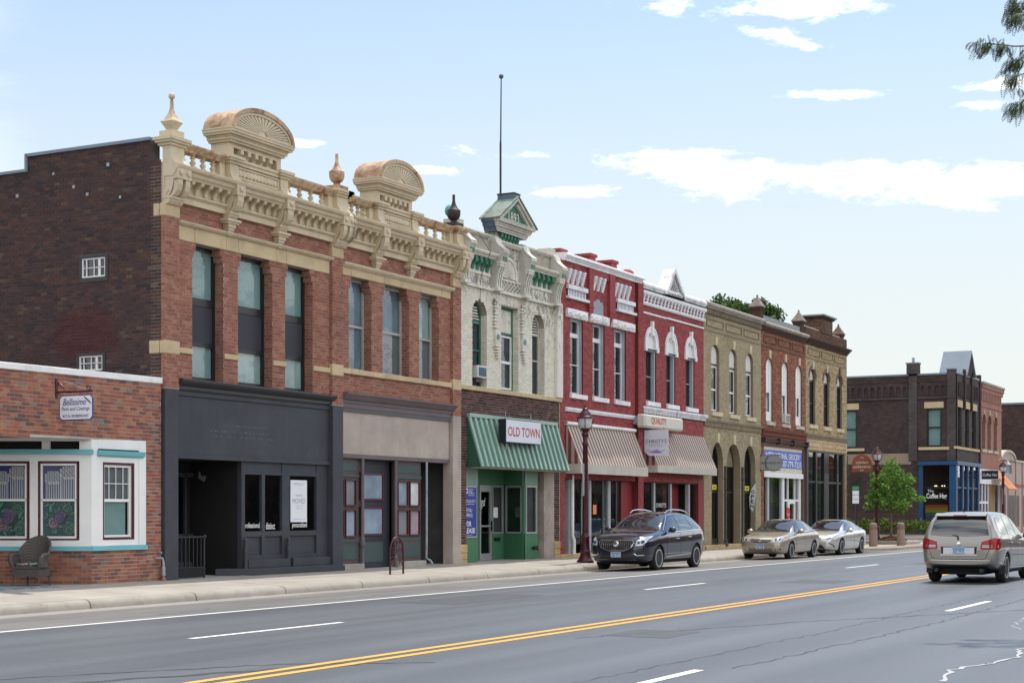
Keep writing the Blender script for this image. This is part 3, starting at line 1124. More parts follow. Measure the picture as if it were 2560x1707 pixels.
def pediment(bld,cxp,mids):
 cr = 'cream_paint'
 a,c = mids[0]-0.03,mids[1]+0.03
 yb = FY+0.42
 p = MB()
 p.box(a,c,FY-0.16,yb,9.27,9.72)
 p.box(a-0.02,c+0.02,FY-0.22,FY-0.16,9.62,9.70)
 p.box(a-0.05,c+0.05,FY-0.25,FY-0.16,9.70,9.76)
 p.prism([(FY-0.16,9.28),(FY-0.42,9.24),(FY-0.42,9.22),(FY-0.16,9.22)],'x',a+0.2,c-0.2)
 # body with the row of openings
 n = 6
 w = (c-a-0.34)/n
 x = a+0.17
 p.box(a,c,FY-0.1,yb,9.72,9.80)
 p.box(a,c,FY-0.1,yb,10.04,10.16)
 p.box(a,c,FY+0.05,yb,9.80,10.04)
 p.box(a,a+0.17,FY-0.1,FY+0.05,9.80,10.04)
 p.box(c-0.17,c,FY-0.1,FY+0.05,9.80,10.04)
 ped = p.build('pediment',cr,bld)
 for i in range(1,n):
  q = x+w*i
  sp = [(-0.05,9.80),(0.04,9.80),(0.05,9.86),(0.09,9.9),(0.14,9.92),(0.14,10.04),(-0.05,10.04)]
  MB().prism([(FY-pp,z) for pp,z in sp],'x',q-0.06,q+0.06).build('bracket',cr,ped)
 # carved panel: overlapping discs in a sunk field
 fr = MB().ring(rect(a+0.2,c-0.2,9.33,9.60),rect(a+0.25,c-0.25,9.37,9.56),FY-0.19,FY-0.16)
 fr.build('panel_frame',cr,ped)
 k = 11
 span = (c-a-0.66)
 for i in range(k):
  xx = a+0.33+span*i/(k-1)
  d = abs(i-k // 2)
  MB().lathe((xx,FY-0.165,9.465),[(0.075,0.0),(0.08,-0.035+0.004*d),(0.06,-0.045+0.004*d)],14,axis='y').build('disc',cr,ped,smooth=40)
 # entablature and arched hood
 A,B_ = a-0.02,c+0.02
 ent = MB()
 for o,z0,z1 in ((0.04,10.14,10.19),(0.08,10.19,10.25),(0.10,10.25,10.29),(0.17,10.29,10.34),(0.2,10.34,10.40),(0.215,10.40,10.435)):
  ent.box(A-o,B_+o,FY-0.14-o,yb+0.02+o*0.3,z0,z1)
 ent.build('entablature',cr,ped)
 r = (B_-A)/2+0.2
 xc = (A+B_)/2
 H = 0.60
 z0 = 10.44
 pts = [(math.cos(math.pi*i/28),math.sin(math.pi*i/28)) for i in range(29)]
 outer = [(xc+r*q[0],z0+H*q[1]) for q in pts]
 inner = [(xc+(r-0.11)*q[0],z0+(H-0.1)*q[1]) for q in pts]
 inn2 = [(xc+(r-0.19)*q[0],z0+(H-0.17)*q[1]) for q in pts]
 hood = MB()
 n = len(pts)
 yf = FY-0.36

 def strip(o_,i_,y0,y1,b):
  vs = [(p_[0],y0,p_[1]) for p_ in o_]+[(p_[0],y0,p_[1]) for p_ in i_]+[(p_[0],y1,p_[1]) for p_ in o_]+[(p_[0],y1,p_[1]) for p_ in i_]
  fs = []
  for i in range(n-1):
   j = i+1
   fs += [(i,j,n+j,n+i),(2*n+i,3*n+i,3*n+j,2*n+j),(i,2*n+i,2*n+j,j),(n+i,n+j,3*n+j,3*n+i)]
  b.add(vs,fs)
 strip(outer,inner,yf,yb+0.05,hood)
 hood.build('hood','rust_hood',ped,smooth=40)
 lip = MB()
 strip(inner,inn2,yf+0.03,yb,lip)
 lip.build('moulding',cr,ped,smooth=40)
 MB().prism(inn2,'y',yf+0.13,yb-0.02).build('tympanum',cr,ped)
 R1,R2 = 0.16,(r-0.2)
 for i in range(21):
  t = math.pi*(i+0.5)/21
  dt = math.pi/21*0.36
  e = (H-0.18)
  q = [(xc+R1*math.cos(t-dt),z0+R1*0.7*math.sin(t-dt)),(xc+R1*math.cos(t+dt),z0+R1*0.7*math.sin(t+dt)),
    (xc+R2*math.cos(t+dt),z0+e*math.sin(t+dt)),(xc+R2*math.cos(t-dt),z0+e*math.sin(t-dt))]
  MB().prism(q,'y',yf+0.04,yf+0.135).build('sun_ray',cr,ped)
 MB().lathe((xc,yf+0.13,z0),[(0.16,0.0),(0.16,-0.06),(0.11,-0.075)],16,axis='y').build('boss',cr,ped,smooth=40)

def finial(bld,x,y,z,kind,mat,mat2=None):
 f = MB()
 k = 0.7
 if kind == 'square':        # block, four-sided bowl and ball on a spike
  f.box(x-0.19,x+0.19,y-0.19,y+0.19,z,z+0.16)
  f.lathe((x,y,z),[(0.14,0.16),(0.12,0.20),(0.17,0.27),(0.245,0.365)],4)
  f2 = MB().lathe((x,y,z),[(0.25,0.365),(0.15,0.45),(0.08,0.56),(0.045,0.66),(0.032,0.9)],4)
  f3 = MB().sphere((x,y,z+0.94),0.075,14)
  o = f.build('finial',mat,bld)
  f2.build('spike',mat2 or mat,o)
  f3.build('ball',mat,o,smooth=60)
 else:
  f.box(x-0.22,x+0.22,y-0.2,y+0.2,z,z+0.12)
  o = f.build('finial',mat,bld)
  u = MB().lathe((x,y,z+0.12),[(0.13*k,0),(0.12*k,0.05),(0.12*k,0.08),(0.22*k,0.14),(0.27*k,0.21),(0.285*k,0.31),(0.27*k,0.36)],18)
  u.lathe((x,y,z+0.12),[(0.29*k,0.36),(0.17*k,0.44),(0.1*k,0.53),(0.06*k,0.63),(0.055*k,0.82)],14)
  u.build('urn',mat2 or mat,o,smooth=45)

# ================================================================== shop 0: low brick paint shop on the left
B0 = root('paint_shop','low red brick shop with white bay window and teal ledges at the left end','shop',place(24.0))
bk = Bricks('b0')
ox,oz = 27.02,3.2
outl = [(14.0,0.1),(27.5,0.1),(27.5,4.46),(14.0,4.38)]
hole = [(17.5,0.05),(ox,0.05),(ox,oz),(17.5,3.04)]
front0 = plate([(14.0,0.1),(17.5,0.1),(17.5,3.04),(ox,oz),(ox,0.1),(27.5,0.1),(27.5,4.46),(14.0,4.36)],[],FY,FY+0.3).build('front_wall','mortar_light',B0)
bk.wall('brick_mixed',front0,'x',FY,17.5,27.5,3.2,4.44,seed=3)
bk.wall('brick_mixed',front0,'x',FY,17.5,23.6,3.12,3.2,seed=4)
bk.wall('brick_mixed',front0,'x',FY,ox,27.5,0.2,3.2,seed=5)
cp = MB()
cp.prism([(14.0,4.36),(27.52,4.45),(27.52,4.585),(14.0,4.48)],'y',FY-0.04,FY+0.36)
cp.build('coping','white_masonry',B0,bevel=0.012)
MB().box(14,27.5,FY+0.3,38,4.1,4.2).build('roof','roof_felt',B0)
MB().box(14,27.45,26.9,38,0,4.1).build('rear_walls','inner_plaster',B0)
# bay: one face along the street, one turned into the recessed entry
cx0 = 25.34
ux,uy = -math.sin(STREET),math.cos(STREET)      # along the angled face, away from the street

def ang(t,out=0.0):
 """point on the angled face, t metres from the corner, 'out' towards the street"""
 return (cx0+ux*t-uy*out,FY+uy*t+ux*out)

def abox(b,t0,t1,o0,o1,z0,z1,mat=0):
 q = [ang(t0,o0),ang(t1,o0),ang(t1,o1),ang(t0,o1)]
 return b.prism([(p[0],p[1]) for p in q],'z',z0,z1,mat)

pl = MB().prism([(cx0,FY+0.012),(ox,FY+0.012),(ox,FY+0.5),(cx0+ux*2.6,FY+uy*2.6+0.5),ang(2.6),],'z',0.1,0.9)
plinth = pl.build('bay_plinth','mortar_light',B0)
bk.wall('brick_mixed',plinth,'x',FY+0.012,cx0,ox,0.2,0.88,seed=6)
ab = MB()
rr = random.Random(4)
for i in range(9):
 z = 0.2+i*0.0755
 t = -0.1*(i % 2)
 while t < 2.6:
  a,c = max(0,t),min(2.6,t+0.189)
  if c > a+0.02:
   q = [ang(a,0),ang(c,0),ang(c,0.007),ang(a,0.007)]
   s = MB().prism(q,'z',z+0.005,z+0.0705)
   ab.add(s.v,s.f,0,rr.random())
  t += 0.2
tag(ab.build('brickwork','brick_mixed',plinth,tone=True),kind='stuff')
sl = MB()
sl.box(cx0-0.03,ox,FY-0.05,FY+0.1,0.88,0.975)
abox(sl,-0.02,2.6,-0.1,0.05,0.88,0.975)
sl.build('ledge','teal_paint',B0)
bf = MB()
for x0,x1,z0,z1 in ((cx0,25.53,0.975,3.17),(26.8,ox,0.975,3.2),(25.53,26.8,2.98,3.19),(25.53,26.8,0.975,1.0)):
 bf.box(x0,x1,FY+0.0,FY+0.1,z0,z1)
bf.box(25.53,26.8,FY+0.06,FY+0.12,2.9,2.99)
bf.build('bay_front','white_paint',B0,bevel=0.006)
hd = MB()
hd.prism([(FY-0.08,2.95),(FY-0.06,2.86),(FY,2.82),(FY+0.08,2.82),(FY+0.08,2.95)],'x',25.5,26.92)
hd.build('head_ledge','teal_paint',B0)
MB().box(25.53,26.8,FY+0.02,FY+0.1,2.95,2.985).build('head_gap','black_matt',B0)
cas = MB().ring(rect(25.53,26.80,1.0,2.82),rect(25.72,26.62,1.13,2.68),FY+0.02,FY+0.1)
cas.build('casing','white_paint',B0)
MB().ring(rect(25.70,26.66,1.10,2.71),rect(25.73,26.61,1.135,2.67),FY+0.012,FY+0.05).build('trim','maroon_paint',B0)
window(B0,rect(25.74,26.60,1.15,2.66),FY+0.06,'white_paint',0.05,0.05,bars=[(1.92,0.03),(2.27,0.008)],
    vbars=[(25.95,0.006,1.93,2.62),(26.16,0.006,1.93,2.62),(26.38,0.006,1.93,2.62)],pane='glass',blind=[(1.92,2.6,'curtain_grey'),(1.2,1.9,'curtain_green',25.78,26.5)])
# angled face with the two leaded pictures
af = MB()
for t0,t1,z0,z1 in ((0,0.25,0.975,3.15),(1.1,1.27,0.975,2.86),(0.25,1.1,2.72,2.86),(0.25,1.1,0.975,1.1),(1.27,2.2,2.72,2.86),(1.27,2.2,0.975,1.1),(2.2,2.6,0.975,2.86),(0.86,1.02,2.96,3.15),(0.0,2.6,3.13,3.2)):
 abox(af,t0,t1,-0.1,0.0,z0,z1)
af.build('bay_side','white_paint',B0)
tl = MB()
abox(tl,-0.03,2.6,-0.12,0.06,2.86,2.96)
tl.build('head_ledge','teal_paint',B0)
dk = MB()
abox(dk,0.25,2.6,-0.16,-0.1,2.96,3.15)
dk.build('transom','black_matt',B0)
MB().prism([(ox,FY+0.02),(cx0,FY+0.02),(17.6,FY+0.05),(17.6,26.9),(ox,26.9)],'z',3.22,3.3).build('soffit','white_paint',B0)
paint('stain_blue',(0.012,0.03,0.13),0.15,0.2,3)
paint('stain_teal',(0.02,0.07,0.075),0.15,0.3,3)
paint('stain_green',(0.06,0.16,0.13),0.2,0.3,9)
paint('stain_purple',(0.12,0.09,0.19),0.2,0.3,9)
paint('stain_pink',(0.25,0.17,0.22),0.2,0.3,9)
paint('stain_white',(0.5,0.52,0.5),0.3,0.1)
paint('stain_black',(0.008,0.008,0.01),0.3,0.1)
for t0,t1,seed in ((0.27,1.08,5),(1.29,2.18,9)):
 fr = MB()
 for a,c,z0,z1 in ((t0,t0+0.035,1.12,2.70),(t1-0.035,t1,1.12,2.70),(t0,t1,2.67,2.705),(t0,t1,1.1,1.135)):
  abox(fr,a,c,-0.09,0.012,z0,z1)
 w = fr.build('window','maroon_paint',B0)
 fr = MB()
 for a,c,z0,z1 in ((t0+0.035,t0+0.075,1.135,2.67),(t1-0.075,t1-0.035,1.135,2.67),(t0+0.07,t1-0.07,2.63,2.67),(t0+0.07,t1-0.07,1.135,1.18),(t0+0.035,t1-0.035,1.90,1.945)):
  abox(fr,a,c,-0.08,0.002,z0,z1)
 fr.build('frame','white_paint',w)
 r = random.Random(seed)
 up,lo = MB(),MB()
 abox(up,t0+0.07,t1-0.07,-0.05,-0.04,1.94,2.64)
 abox(lo,t0+0.07,t1-0.07,-0.05,-0.04,1.17,1.91)
 up.build('pane','stain_blue',w)
 lo.build('pane','stain_teal',w)
 # upper half: tall pale tree stems under woven crowns
 wl,bl = MB(),MB()
 wid = t1-t0-0.14
 for c0 in (0.22,0.68):
  cc = t0+0.07+wid*c0
  top = 2.35 if c0 < 0.5 else 2.25
  for i in range(9):
   a = cc-0.15+i*0.036
   abox(wl,a,a+0.013,-0.04,-0.034,1.95,top+0.05)
  for i in range(7):
   for j in range(6):
    a,z = cc-0.17+i*0.05,top+j*0.045
    if ((i-3)/3.6) ** 2+((j-2.5)/3.4) ** 2 < 1.05 and z < 2.6:
     hv = (i+j) % 2
     for q in range(2):
      if hv:
       abox(wl,a+q*0.022,a+q*0.022+0.013,-0.04,-0.033,z,z+0.038)
      else:
       abox(wl,a,a+0.04,-0.04,-0.033,z+q*0.02,z+q*0.02+0.012)
 wl.build('leading','stain_white',w)
 # lower half: coiled roses among leaves

 def disc(b,tc,zc,r0,r1,off,n=12,sx=1.0,rot=0.0):
  vs = []
  for i in range(n):
   q = 2*math.pi*i/n
   a,e = r0*math.cos(q)*sx,r0*math.sin(q)
   p = ang(tc+a*math.cos(rot)-e*math.sin(rot),off)
   vs.append((p[0],p[1],zc+a*math.sin(rot)+e*math.cos(rot)))
  if r1 is None:
   b.add(vs,[list(range(n))])
   return
  for i in range(n):
   q = 2*math.pi*i/n
   a,e = r1*math.cos(q)*sx,r1*math.sin(q)
   p = ang(tc+a*math.cos(rot)-e*math.sin(rot),off)
   vs.append((p[0],p[1],zc+a*math.sin(rot)+e*math.cos(rot)))
  b.add(vs,[(i,(i+1) % n,n+(i+1) % n,n+i) for i in range(n)])
 mats = ['stain_green','stain_purple','stain_pink']
 bs = {m: MB() for m in mats+['stain_black']}
 for i in range(26):
  tc = t0+0.12+(wid-0.1)*r.random()
  zc = 1.23+0.62*r.random()
  rot = r.uniform(0,3.1)
  s = r.uniform(0.05,0.1)
  o = -0.038+i*0.0006
  disc(bs['stain_black'],tc,zc,s*1.18,None,o,sx=0.42,rot=rot)
  disc(bs['stain_green'],tc,zc,s,None,o+0.0003,sx=0.36,rot=rot)
 for i in range(5):
  tc = t0+0.19+(wid-0.24)*((i*0.37) % 1.0)
  zc = 1.28+0.5*((i*0.61+0.1) % 1.0)
  s = r.uniform(0.1,0.13)
  m = mats[i % 3]
  disc(bs['stain_black'],tc,zc,s*1.08,None,-0.02+i*0.002)
  for q in range(4):
   disc(bs[m],tc+r.uniform(-0.01,0.01),zc+r.uniform(-0.01,0.01),s*(1-q*0.24),s*(1-q*0.24-0.13),-0.0195+i*0.002+q*0.0002)
 for m,b in bs.items():
  b.build('picture',m,w,fix=False)
bk.flush()

# ================================================================== shop 1: brick block with charcoal front
B1 = root('brick_block','two-storey brick block with charcoal shopfront below and three black windows under a cream cornice','building',place(27.52))
bk = Bricks('b1')
X0,X1 = 27.52,34.2
ops = [(28.55,29.67),(30.2,31.54),(32.05,33.21)]

def brick_opening(a,c,z0,z1):
 """opening whose head is narrowed by stepped bricks"""
 return [(a,z0),(c,z0),(c,z1-0.3),(c-0.06,z1-0.3),(c-0.06,z1-0.15),(c-0.12,z1-0.15),(c-0.12,z1),
   (a+0.12,z1),(a+0.12,z1-0.15),(a+0.06,z1-0.15),(a+0.06,z1-0.3),(a,z1-0.3)]

holes = [brick_opening(a,c,4.62,7.66) for a,c in ops]
fr1 = plate(rect(X0,X1,4.35,9.22),holes,FY,FY+0.3).build('front_wall','mortar_grey',B1)
bk.wall('brick_old_red',fr1,'x',FY,28.0,33.93,4.6,7.66,holes,seed=11)
bk.wall('brick_old_red',fr1,'x',FY,28.0,33.93,8.07,8.46,seed=12)
for a,c in ops:        # brick jambs seen inside the openings
 for dx,za,zb in ((0,4.62,7.36),(0.06,7.36,7.51),(0.12,7.51,7.66)):
  bk.wall('brick_old_red',fr1,'y',c-dx,FY+0.0,FY+0.29,za,zb,seed=int(a*7),bw=0.14,proud=0.006)
for a,c,s in ((X0,28.0,21),(33.95,34.43,22)):
 p1 = MB().box(a,c,FY-0.09,FY,4.35,8.37).build('pilaster','mortar_grey',B1)
 for z0,z1 in ((4.38,5.12),(5.41,8.1)):
  bk.wall('brick_old_red',p1,'x',FY-0.09,a,c,z0,z1,seed=s,bw=0.16)
 bk.wall('brick_old_red',p1,'y',a,FY-0.09,FY,4.38,8.1,seed=s+4,bw=0.12,vis=False)

def stone(bld,x0,x1,z0,z1,p,back=0.05,mat='sandstone',name='stone'):
 return MB().box(x0,x1,FY-p,FY+back,z0,z1).build(name,mat,bld,bevel=0.012)

for a,c in ((X0-0.015,28.015),(33.935,34.445)):
 stone(B1,a,c,5.12,5.40,0.105)
 stone(B1,a,c,8.10,8.375,0.105)
MB().box(X0-0.016,X0+0.2,FY+0.055,FY+0.34,5.12,5.40).build('stone','sandstone',B1,bevel=0.012)
MB().box(X0-0.016,X0+0.2,FY+0.055,FY+0.22,8.10,8.375).build('stone','sandstone',B1,bevel=0.012)
lj = [28.0,28.62,29.74,30.2,31.67,32.08,33.93]
for a,c in zip(lj,lj[1:]):
 stone(B1,a+0.004,c-0.004,7.66,7.985,0.03+rnd.uniform(-0.004,0.004))
mo = MB()
cornice(mo,28.0,33.98,[(0,7.985),(0.05,7.985),(0.06,8.0),(0.10,8.01),(0.13,8.05),(0.13,8.07),(0,8.085)])
mo.build('lintel_moulding','cream_paint',B1)
for a,c in ((28.0,28.55),(29.67,30.2),(31.54,32.05),(33.21,33.93)):
 stone(B1,a,c,5.17,5.295,0.05)
for a,c in ops:
 w = window(B1,rect(a,c-0.0,4.64,7.65),FY+0.235,'black_frame',0.075,0.06,bars=[(6.415,0.085),(5.46,0.05)],pane='glass',
      panels=[(5.5,6.34,'soft_black_panel')],blind=[(6.5,7.6,'curtain_green'),(4.7,5.42,'curtain_pale' if a > 30 else 'curtain_green')])
 MB().box(a-0.0,c,FY+0.02,FY+0.235,4.60,4.64).build('sill','charcoal_gloss',w)
# sooty side wall that rises above the paint shop
sw_h = [rect(24.60+0.0,25.43,6.79,7.38),rect(24.68,25.51,4.72,5.21)]
swp = [(FY+0.3,0.2),(38.0,0.2),(38.0,9.30),(27.0,9.42),(27.0,9.76),(FY+0.3,9.76)]
sb = MB()
pv = plate(swp,sw_h,0,0.3)
sb.add([(X0+v[1],v[0],v[2]) for v in pv.v],pv.f)
paint('mortar_sooty',(0.105,0.085,0.09),0.95,0.4,1.5,dirt=0.6)
side1 = sb.build('side_wall','mortar_sooty',B1)
bk.wall('brick_sooty',side1,'y',X0,FY+0.01,38.0,4.2,9.32,[rect(24.60,25.43,6.79,7.38),rect(24.68,25.51,4.72,5.21)],seed=31)
bk.wall('brick_sooty',side1,'y',X0,FY+0.3,27.0,9.32,9.75,seed=32)
bk.wall('brick_sooty',side1,'y',X0,27.0,38,9.32,9.40,seed=33)
cpm = MB()
cpm.box(X0-0.05,X0+0.36,FY+0.3,27.0,9.76,9.83)
cpm.box(X0-0.05,X0+0.36,26.98,27.05,9.42,9.83)
cpm.box(X0-0.05,X0+0.36,27.05,38.0,9.42,9.485)
cpm.build('coping','coping_metal',B1)
for (ya,yb,za,zb) in ((24.60,25.43,6.79,7.38),(24.68,25.51,4.72,5.21)):
 def xring(b,o,i,x0,x1):
  r_ = MB().ring(o,i,x0,x1)
  b.add([(v[1],v[0],v[2]) for v in r_.v],r_.f)
 b = MB()
 xring(b,rect(ya,yb,za,zb),rect(ya+0.08,yb-0.07,za+0.1,zb-0.06),X0-0.02,X0+0.08)
 w = b.build('window','black_frame',B1)
 b = MB()
 a0,a1,c0,c1 = ya+0.08,yb-0.07,za+0.1,zb-0.06
 xring(b,rect(a0,a1,c0,c1),rect(a0+0.03,a1-0.03,c0+0.03,c1-0.03),X0-0.005,X0+0.05)
 b.box(X0,X0+0.03,a0,a1,(c0+c1)/2-0.008,(c0+c1)/2+0.008)
 for q,hw in ((0.82,0.01),(0.5,0.008),(0.27,0.03)):
  yy = a0+(a1-a0)*q
  b.box(X0,X0+0.03,yy-hw,yy+hw,c0,c1)
 b.build('frame','white_paint',w)
 MB().box(X0+0.03,X0+0.036,a0,a1,c0,c1).build('pane','glass_dark',w)
 MB().box(X0+0.2,X0+0.22,a0,a1,c0,c1).build('blind','curtain_blue',w)
for yy,zz,ss in ((24.25,8.6,0.06),(25.2,8.75,0.07),(26.2,9.3,0.06),(24.6,9.35,0.08),(27.3,8.9,0.08),(25.6,8.95,0.07)):
 MB().box(X0-0.02,X0+0.02,yy-ss/2,yy+ss/2,zz-ss/2,zz+ss/2).build('tie_plate','galvanised',B1)
body(B1,X0+0.3,X1,9.3)
# charcoal shopfront
ch = 'charcoal_paint'
boxes('shop_pilaster',ch,B1,[(X0,27.97,FY-0.10,FY+0.35,0.1,4.36),(33.97,34.43,FY-0.10,FY+0.35,0.1,4.36)],0.01)
MB().box(33.95,34.46,FY-0.14,FY+0.0,0.1,0.33).build('pilaster_foot',ch,B1,bevel=0.01)
pn = MB().box(27.97,33.97,FY+0.04,FY+0.3,2.95,4.25)
pn.box(27.97,33.97,FY+0.0,FY+0.3,4.25,4.36)
pn.build('sign_board',ch,B1)
gh = MB()
rg = random.Random(2)
for z_,n_,xa_,xb_ in ((3.66,22,29.6,31.4),(3.52,40,29.2,31.9),(3.40,34,29.4,31.7)):
 for i in range(n_):
  x_ = rg.uniform(xa_,xb_)
  s_ = rg.uniform(0.005,0.016)
  gh.box(x_-s_,x_+s_,FY+0.036,FY+0.041,z_-s_*0.8,z_+s_*0.8)
tag(gh.build('glue_marks','text_grey_old',B1),kind='stuff')
co = MB()
cornice(co,27.98,34.02,[(-0.1,4.36),(0.03,4.36),(0.06,4.40),(0.06,4.44),(0.14,4.49),(0.19,4.53),(0.21,4.57),(0.21,4.60),(-0.1,4.63)])
co.build('shop_cornice','charcoal_gloss',B1)
be = MB().box(27.97,33.97,FY+0.0,FY+0.25,2.86,2.95)
be.box(30.55,33.97,FY+0.1,FY+0.2,2.62,2.86)
be.build('beam',ch,B1)
sf = MB()
y0,y1 = FY+0.08,FY+0.2
for a,c,z0,z1 in ((30.45,30.58,0.36,2.86),(31.24,31.36,0.63,2.62),(32.05,32.36,0.36,2.86),(33.5,33.97,0.36,2.86),(30.58,33.5,2.56,2.63),(30.58,33.5,1.10,1.22),(30.58,33.5,0.55,0.66)):
 yo = 0.006 if c-a > 2 else 0
 sf.box(a,c,y0+yo,y1-yo,z0,z1)
sf.build('shop_frame',ch,B1)
lp = MB()
for a,c in ((30.58,31.24),(31.36,32.05),(32.36,33.5)):
 lp.box(a,c,FY+0.14,FY+0.18,0.66,1.10)
lp.build('lower_panel',ch,B1)
st = MB()
st.box(30.58,32.2,FY-0.04,FY+0.2,0.36,0.56)
st.box(32.36,33.95,FY-0.04,FY+0.2,0.36,0.56)
st.build('stall_riser',ch,B1,bevel=0.01)
sp2 = MB().prism([(30.0,FY+0.5),(30.55,FY-0.16),(34.0,FY-0.16),(34.0,FY+0.5)],'z',0.15,0.36)
sp2.build('step',ch,B1,bevel=0.012)
for xx in (30.5,32.2):
 k = MB()
 k.tube([(xx,FY-0.0,0.36),(xx,FY-0.0,0.80)],0.05,8)
 k.lathe((xx,FY-0.0,0.72),[(0.06,0),(0.065,0.05),(0.05,0.1),(0.055,0.16),(0.035,0.22),(0.05,0.27),(0.045,0.32),(0.01,0.36)],10)
 k.build('newel',ch,B1,smooth=50)
for a,c in ((30.58,31.24),(31.36,32.05),(32.36,33.5)):
 MB().box(a,c,FY+0.15,FY+0.156,1.22,2.56).build('shop_window','glass_dark',B1)
# recess with door
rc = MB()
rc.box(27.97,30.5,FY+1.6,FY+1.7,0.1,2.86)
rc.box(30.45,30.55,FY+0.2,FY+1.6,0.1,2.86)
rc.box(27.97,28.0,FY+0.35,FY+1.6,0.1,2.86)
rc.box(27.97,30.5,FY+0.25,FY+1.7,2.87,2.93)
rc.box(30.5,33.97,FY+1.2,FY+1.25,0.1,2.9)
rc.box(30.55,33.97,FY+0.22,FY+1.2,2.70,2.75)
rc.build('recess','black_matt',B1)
dr = MB()
dr.box(29.0,29.06,FY+1.5,FY+1.6,0.2,2.6)
dr.box(30.15,30.21,FY+1.5,FY+1.6,0.2,2.6)
dr.box(28.0,30.45,FY+1.5,FY+1.6,2.5,2.6)
dr.box(28.0,30.45,FY+1.5,FY+1.6,1.1,1.16)
dr.box(28.0,30.45,FY+1.53,FY+1.6,0.2,0.5)
dr.build('door_frame','charcoal_paint',B1)
MB().box(29.06,30.15,FY+1.56,FY+1.565,1.16,2.5).build('door_pane','glass_dark',B1)
MB().tube([(30.05,FY+1.0,2.62),(30.05,FY+1.0,2.5),(30.15,FY+0.9,2.45)],[0.02,0.05,0.09],8).build('spot_light','slate_trim',B1)
for xx,s,ww in ((30.92,'professional',0.62),(31.66,'distinct',0.36),(32.86,'personalized',0.62)):
 text(s,'lettering','white_paint',B1,(xx,FY+0.146,1.345),(1,0,0),(0,0,1),0.165,ww,bold=0.01)
bk.flush()
classical_cornice(B1,27.54,34.2,[(27.78,0.45),(34.2,0.46)],[29.78,31.72],30.7)
finial(B1,27.86,FY-0.0,9.82,'square','cream_paint','rusty_cream')

# ================================================================== shop 2: the same block with grey windows, tan stucco
B2 = root('brick_block','two-storey brick block with tan stucco panel and boarded brown shopfront under a cream cornice','building',place(34.5))
bk = Bricks('b2')
X0,X1 = 34.2,40.5
ops = [(34.82,35.9),(36.44,37.79),(38.31,39.4)]
holes = [brick_opening(a,c,5.345,7.73) for a,c in ops]
fr2 = plate(rect(X0,X1,4.35,9.22),holes,FY+0.003,FY+0.3).build('front_wall','mortar_grey',B2)
bk.wall('brick_old_red',fr2,'x',FY+0.003,34.45,40.03,4.75,7.73,holes,seed=41)
bk.wall('brick_old_red',fr2,'x',FY+0.003,34.45,40.03,8.05,8.46,seed=42)
for a,c in ops:
 for dx,za,zb in ((0,5.35,7.43),(0.06,7.43,7.58),(0.12,7.58,7.73)):
  bk.wall('brick_old_red',fr2,'y',c-dx,FY+0.003,FY+0.29,za,zb,seed=int(a*7),bw=0.14,proud=0.006)
p2 = MB().box(40.04,40.5,FY-0.09,FY,4.35,8.37).build('pilaster','mortar_grey',B2)
for z0,z1 in ((4.42,5.16),(5.46,8.1)):
 bk.wall('brick_old_red',p2,'x',FY-0.09,40.04,40.5,z0,z1,seed=51,bw=0.16)
 bk.wall('brick_old_red',p2,'y',40.04,FY-0.09,FY,z0,z1,seed=52,bw=0.12,vis=False)
stone(B2,40.03,40.51,5.17,5.46,0.105)
stone(B2,40.03,40.51,8.10,8.375,0.105)
lj = [34.45,34.9,36.05,36.5,37.9,38.35,39.5,40.02]
for a,c in zip(lj,lj[1:]):
 stone(B2,a+0.004,c-0.004,7.73,7.93,0.03+rnd.uniform(-0.004,0.004))
mo = MB()
cornice(mo,34.47,40.1,[(0,7.93),(0.05,7.93),(0.06,7.95),(0.10,7.97),(0.13,8.02),(0.13,8.05),(0,8.07)])
mo.build('lintel_moulding','cream_paint',B2)
for a,c in zip([34.45,34.85,36.5,38.35],[34.84,36.49,38.34,40.0]):
 stone(B2,a,c,5.21,5.345,0.08,0.24,name='sill_stone')
for i,(a,c) in enumerate(ops):
 bl = [('curtain_blue','curtain_blue'),('curtain_grey','curtain_blue'),('curtain_grey','curtain_pale')][i]
 window(B2,rect(a,c,5.35,7.72),FY+0.235,'window_grey',0.06,0.07,bars=[(6.50,0.03)],pane='glass',blind=[(6.52,7.66,bl[1]),(5.4,6.48,bl[0])])
body(B2,X0,X1,9.3)
co = MB()
cornice(co,34.43,40.08,[(-0.1,4.35),(0.04,4.35),(0.04,4.47)]+[(0.07,4.47),(0.07,4.53),(0.13,4.56),(0.17,4.61),(0.2,4.65),(0.24,4.68),(0.24,4.71),(-0.05,4.76)])
co.build('shop_cornice','mauve_trim',B2)
MB().box(34.43,39.99,FY+0.02,FY+0.3,3.17,4.35).build('stucco_panel','tan_stucco',B2)
MB().box(34.43,40.02,FY-0.025,FY+0.03,4.35-0.1,4.353).build('frieze_board','slate_trim',B2)
MB().box(34.43,39.98,FY-0.01,FY+0.3,3.06,3.17).build('beam','mauve_trim',B2,bevel=0.008)
MB().box(40.03,40.5,FY-0.10,FY+0.24,0.1,4.41).build('shop_pilaster','tan_stucco',B2,bevel=0.01)
MB().box(40.0,40.53,FY-0.13,FY,0.1,0.36).build('pilaster_foot','tan_stucco',B2)

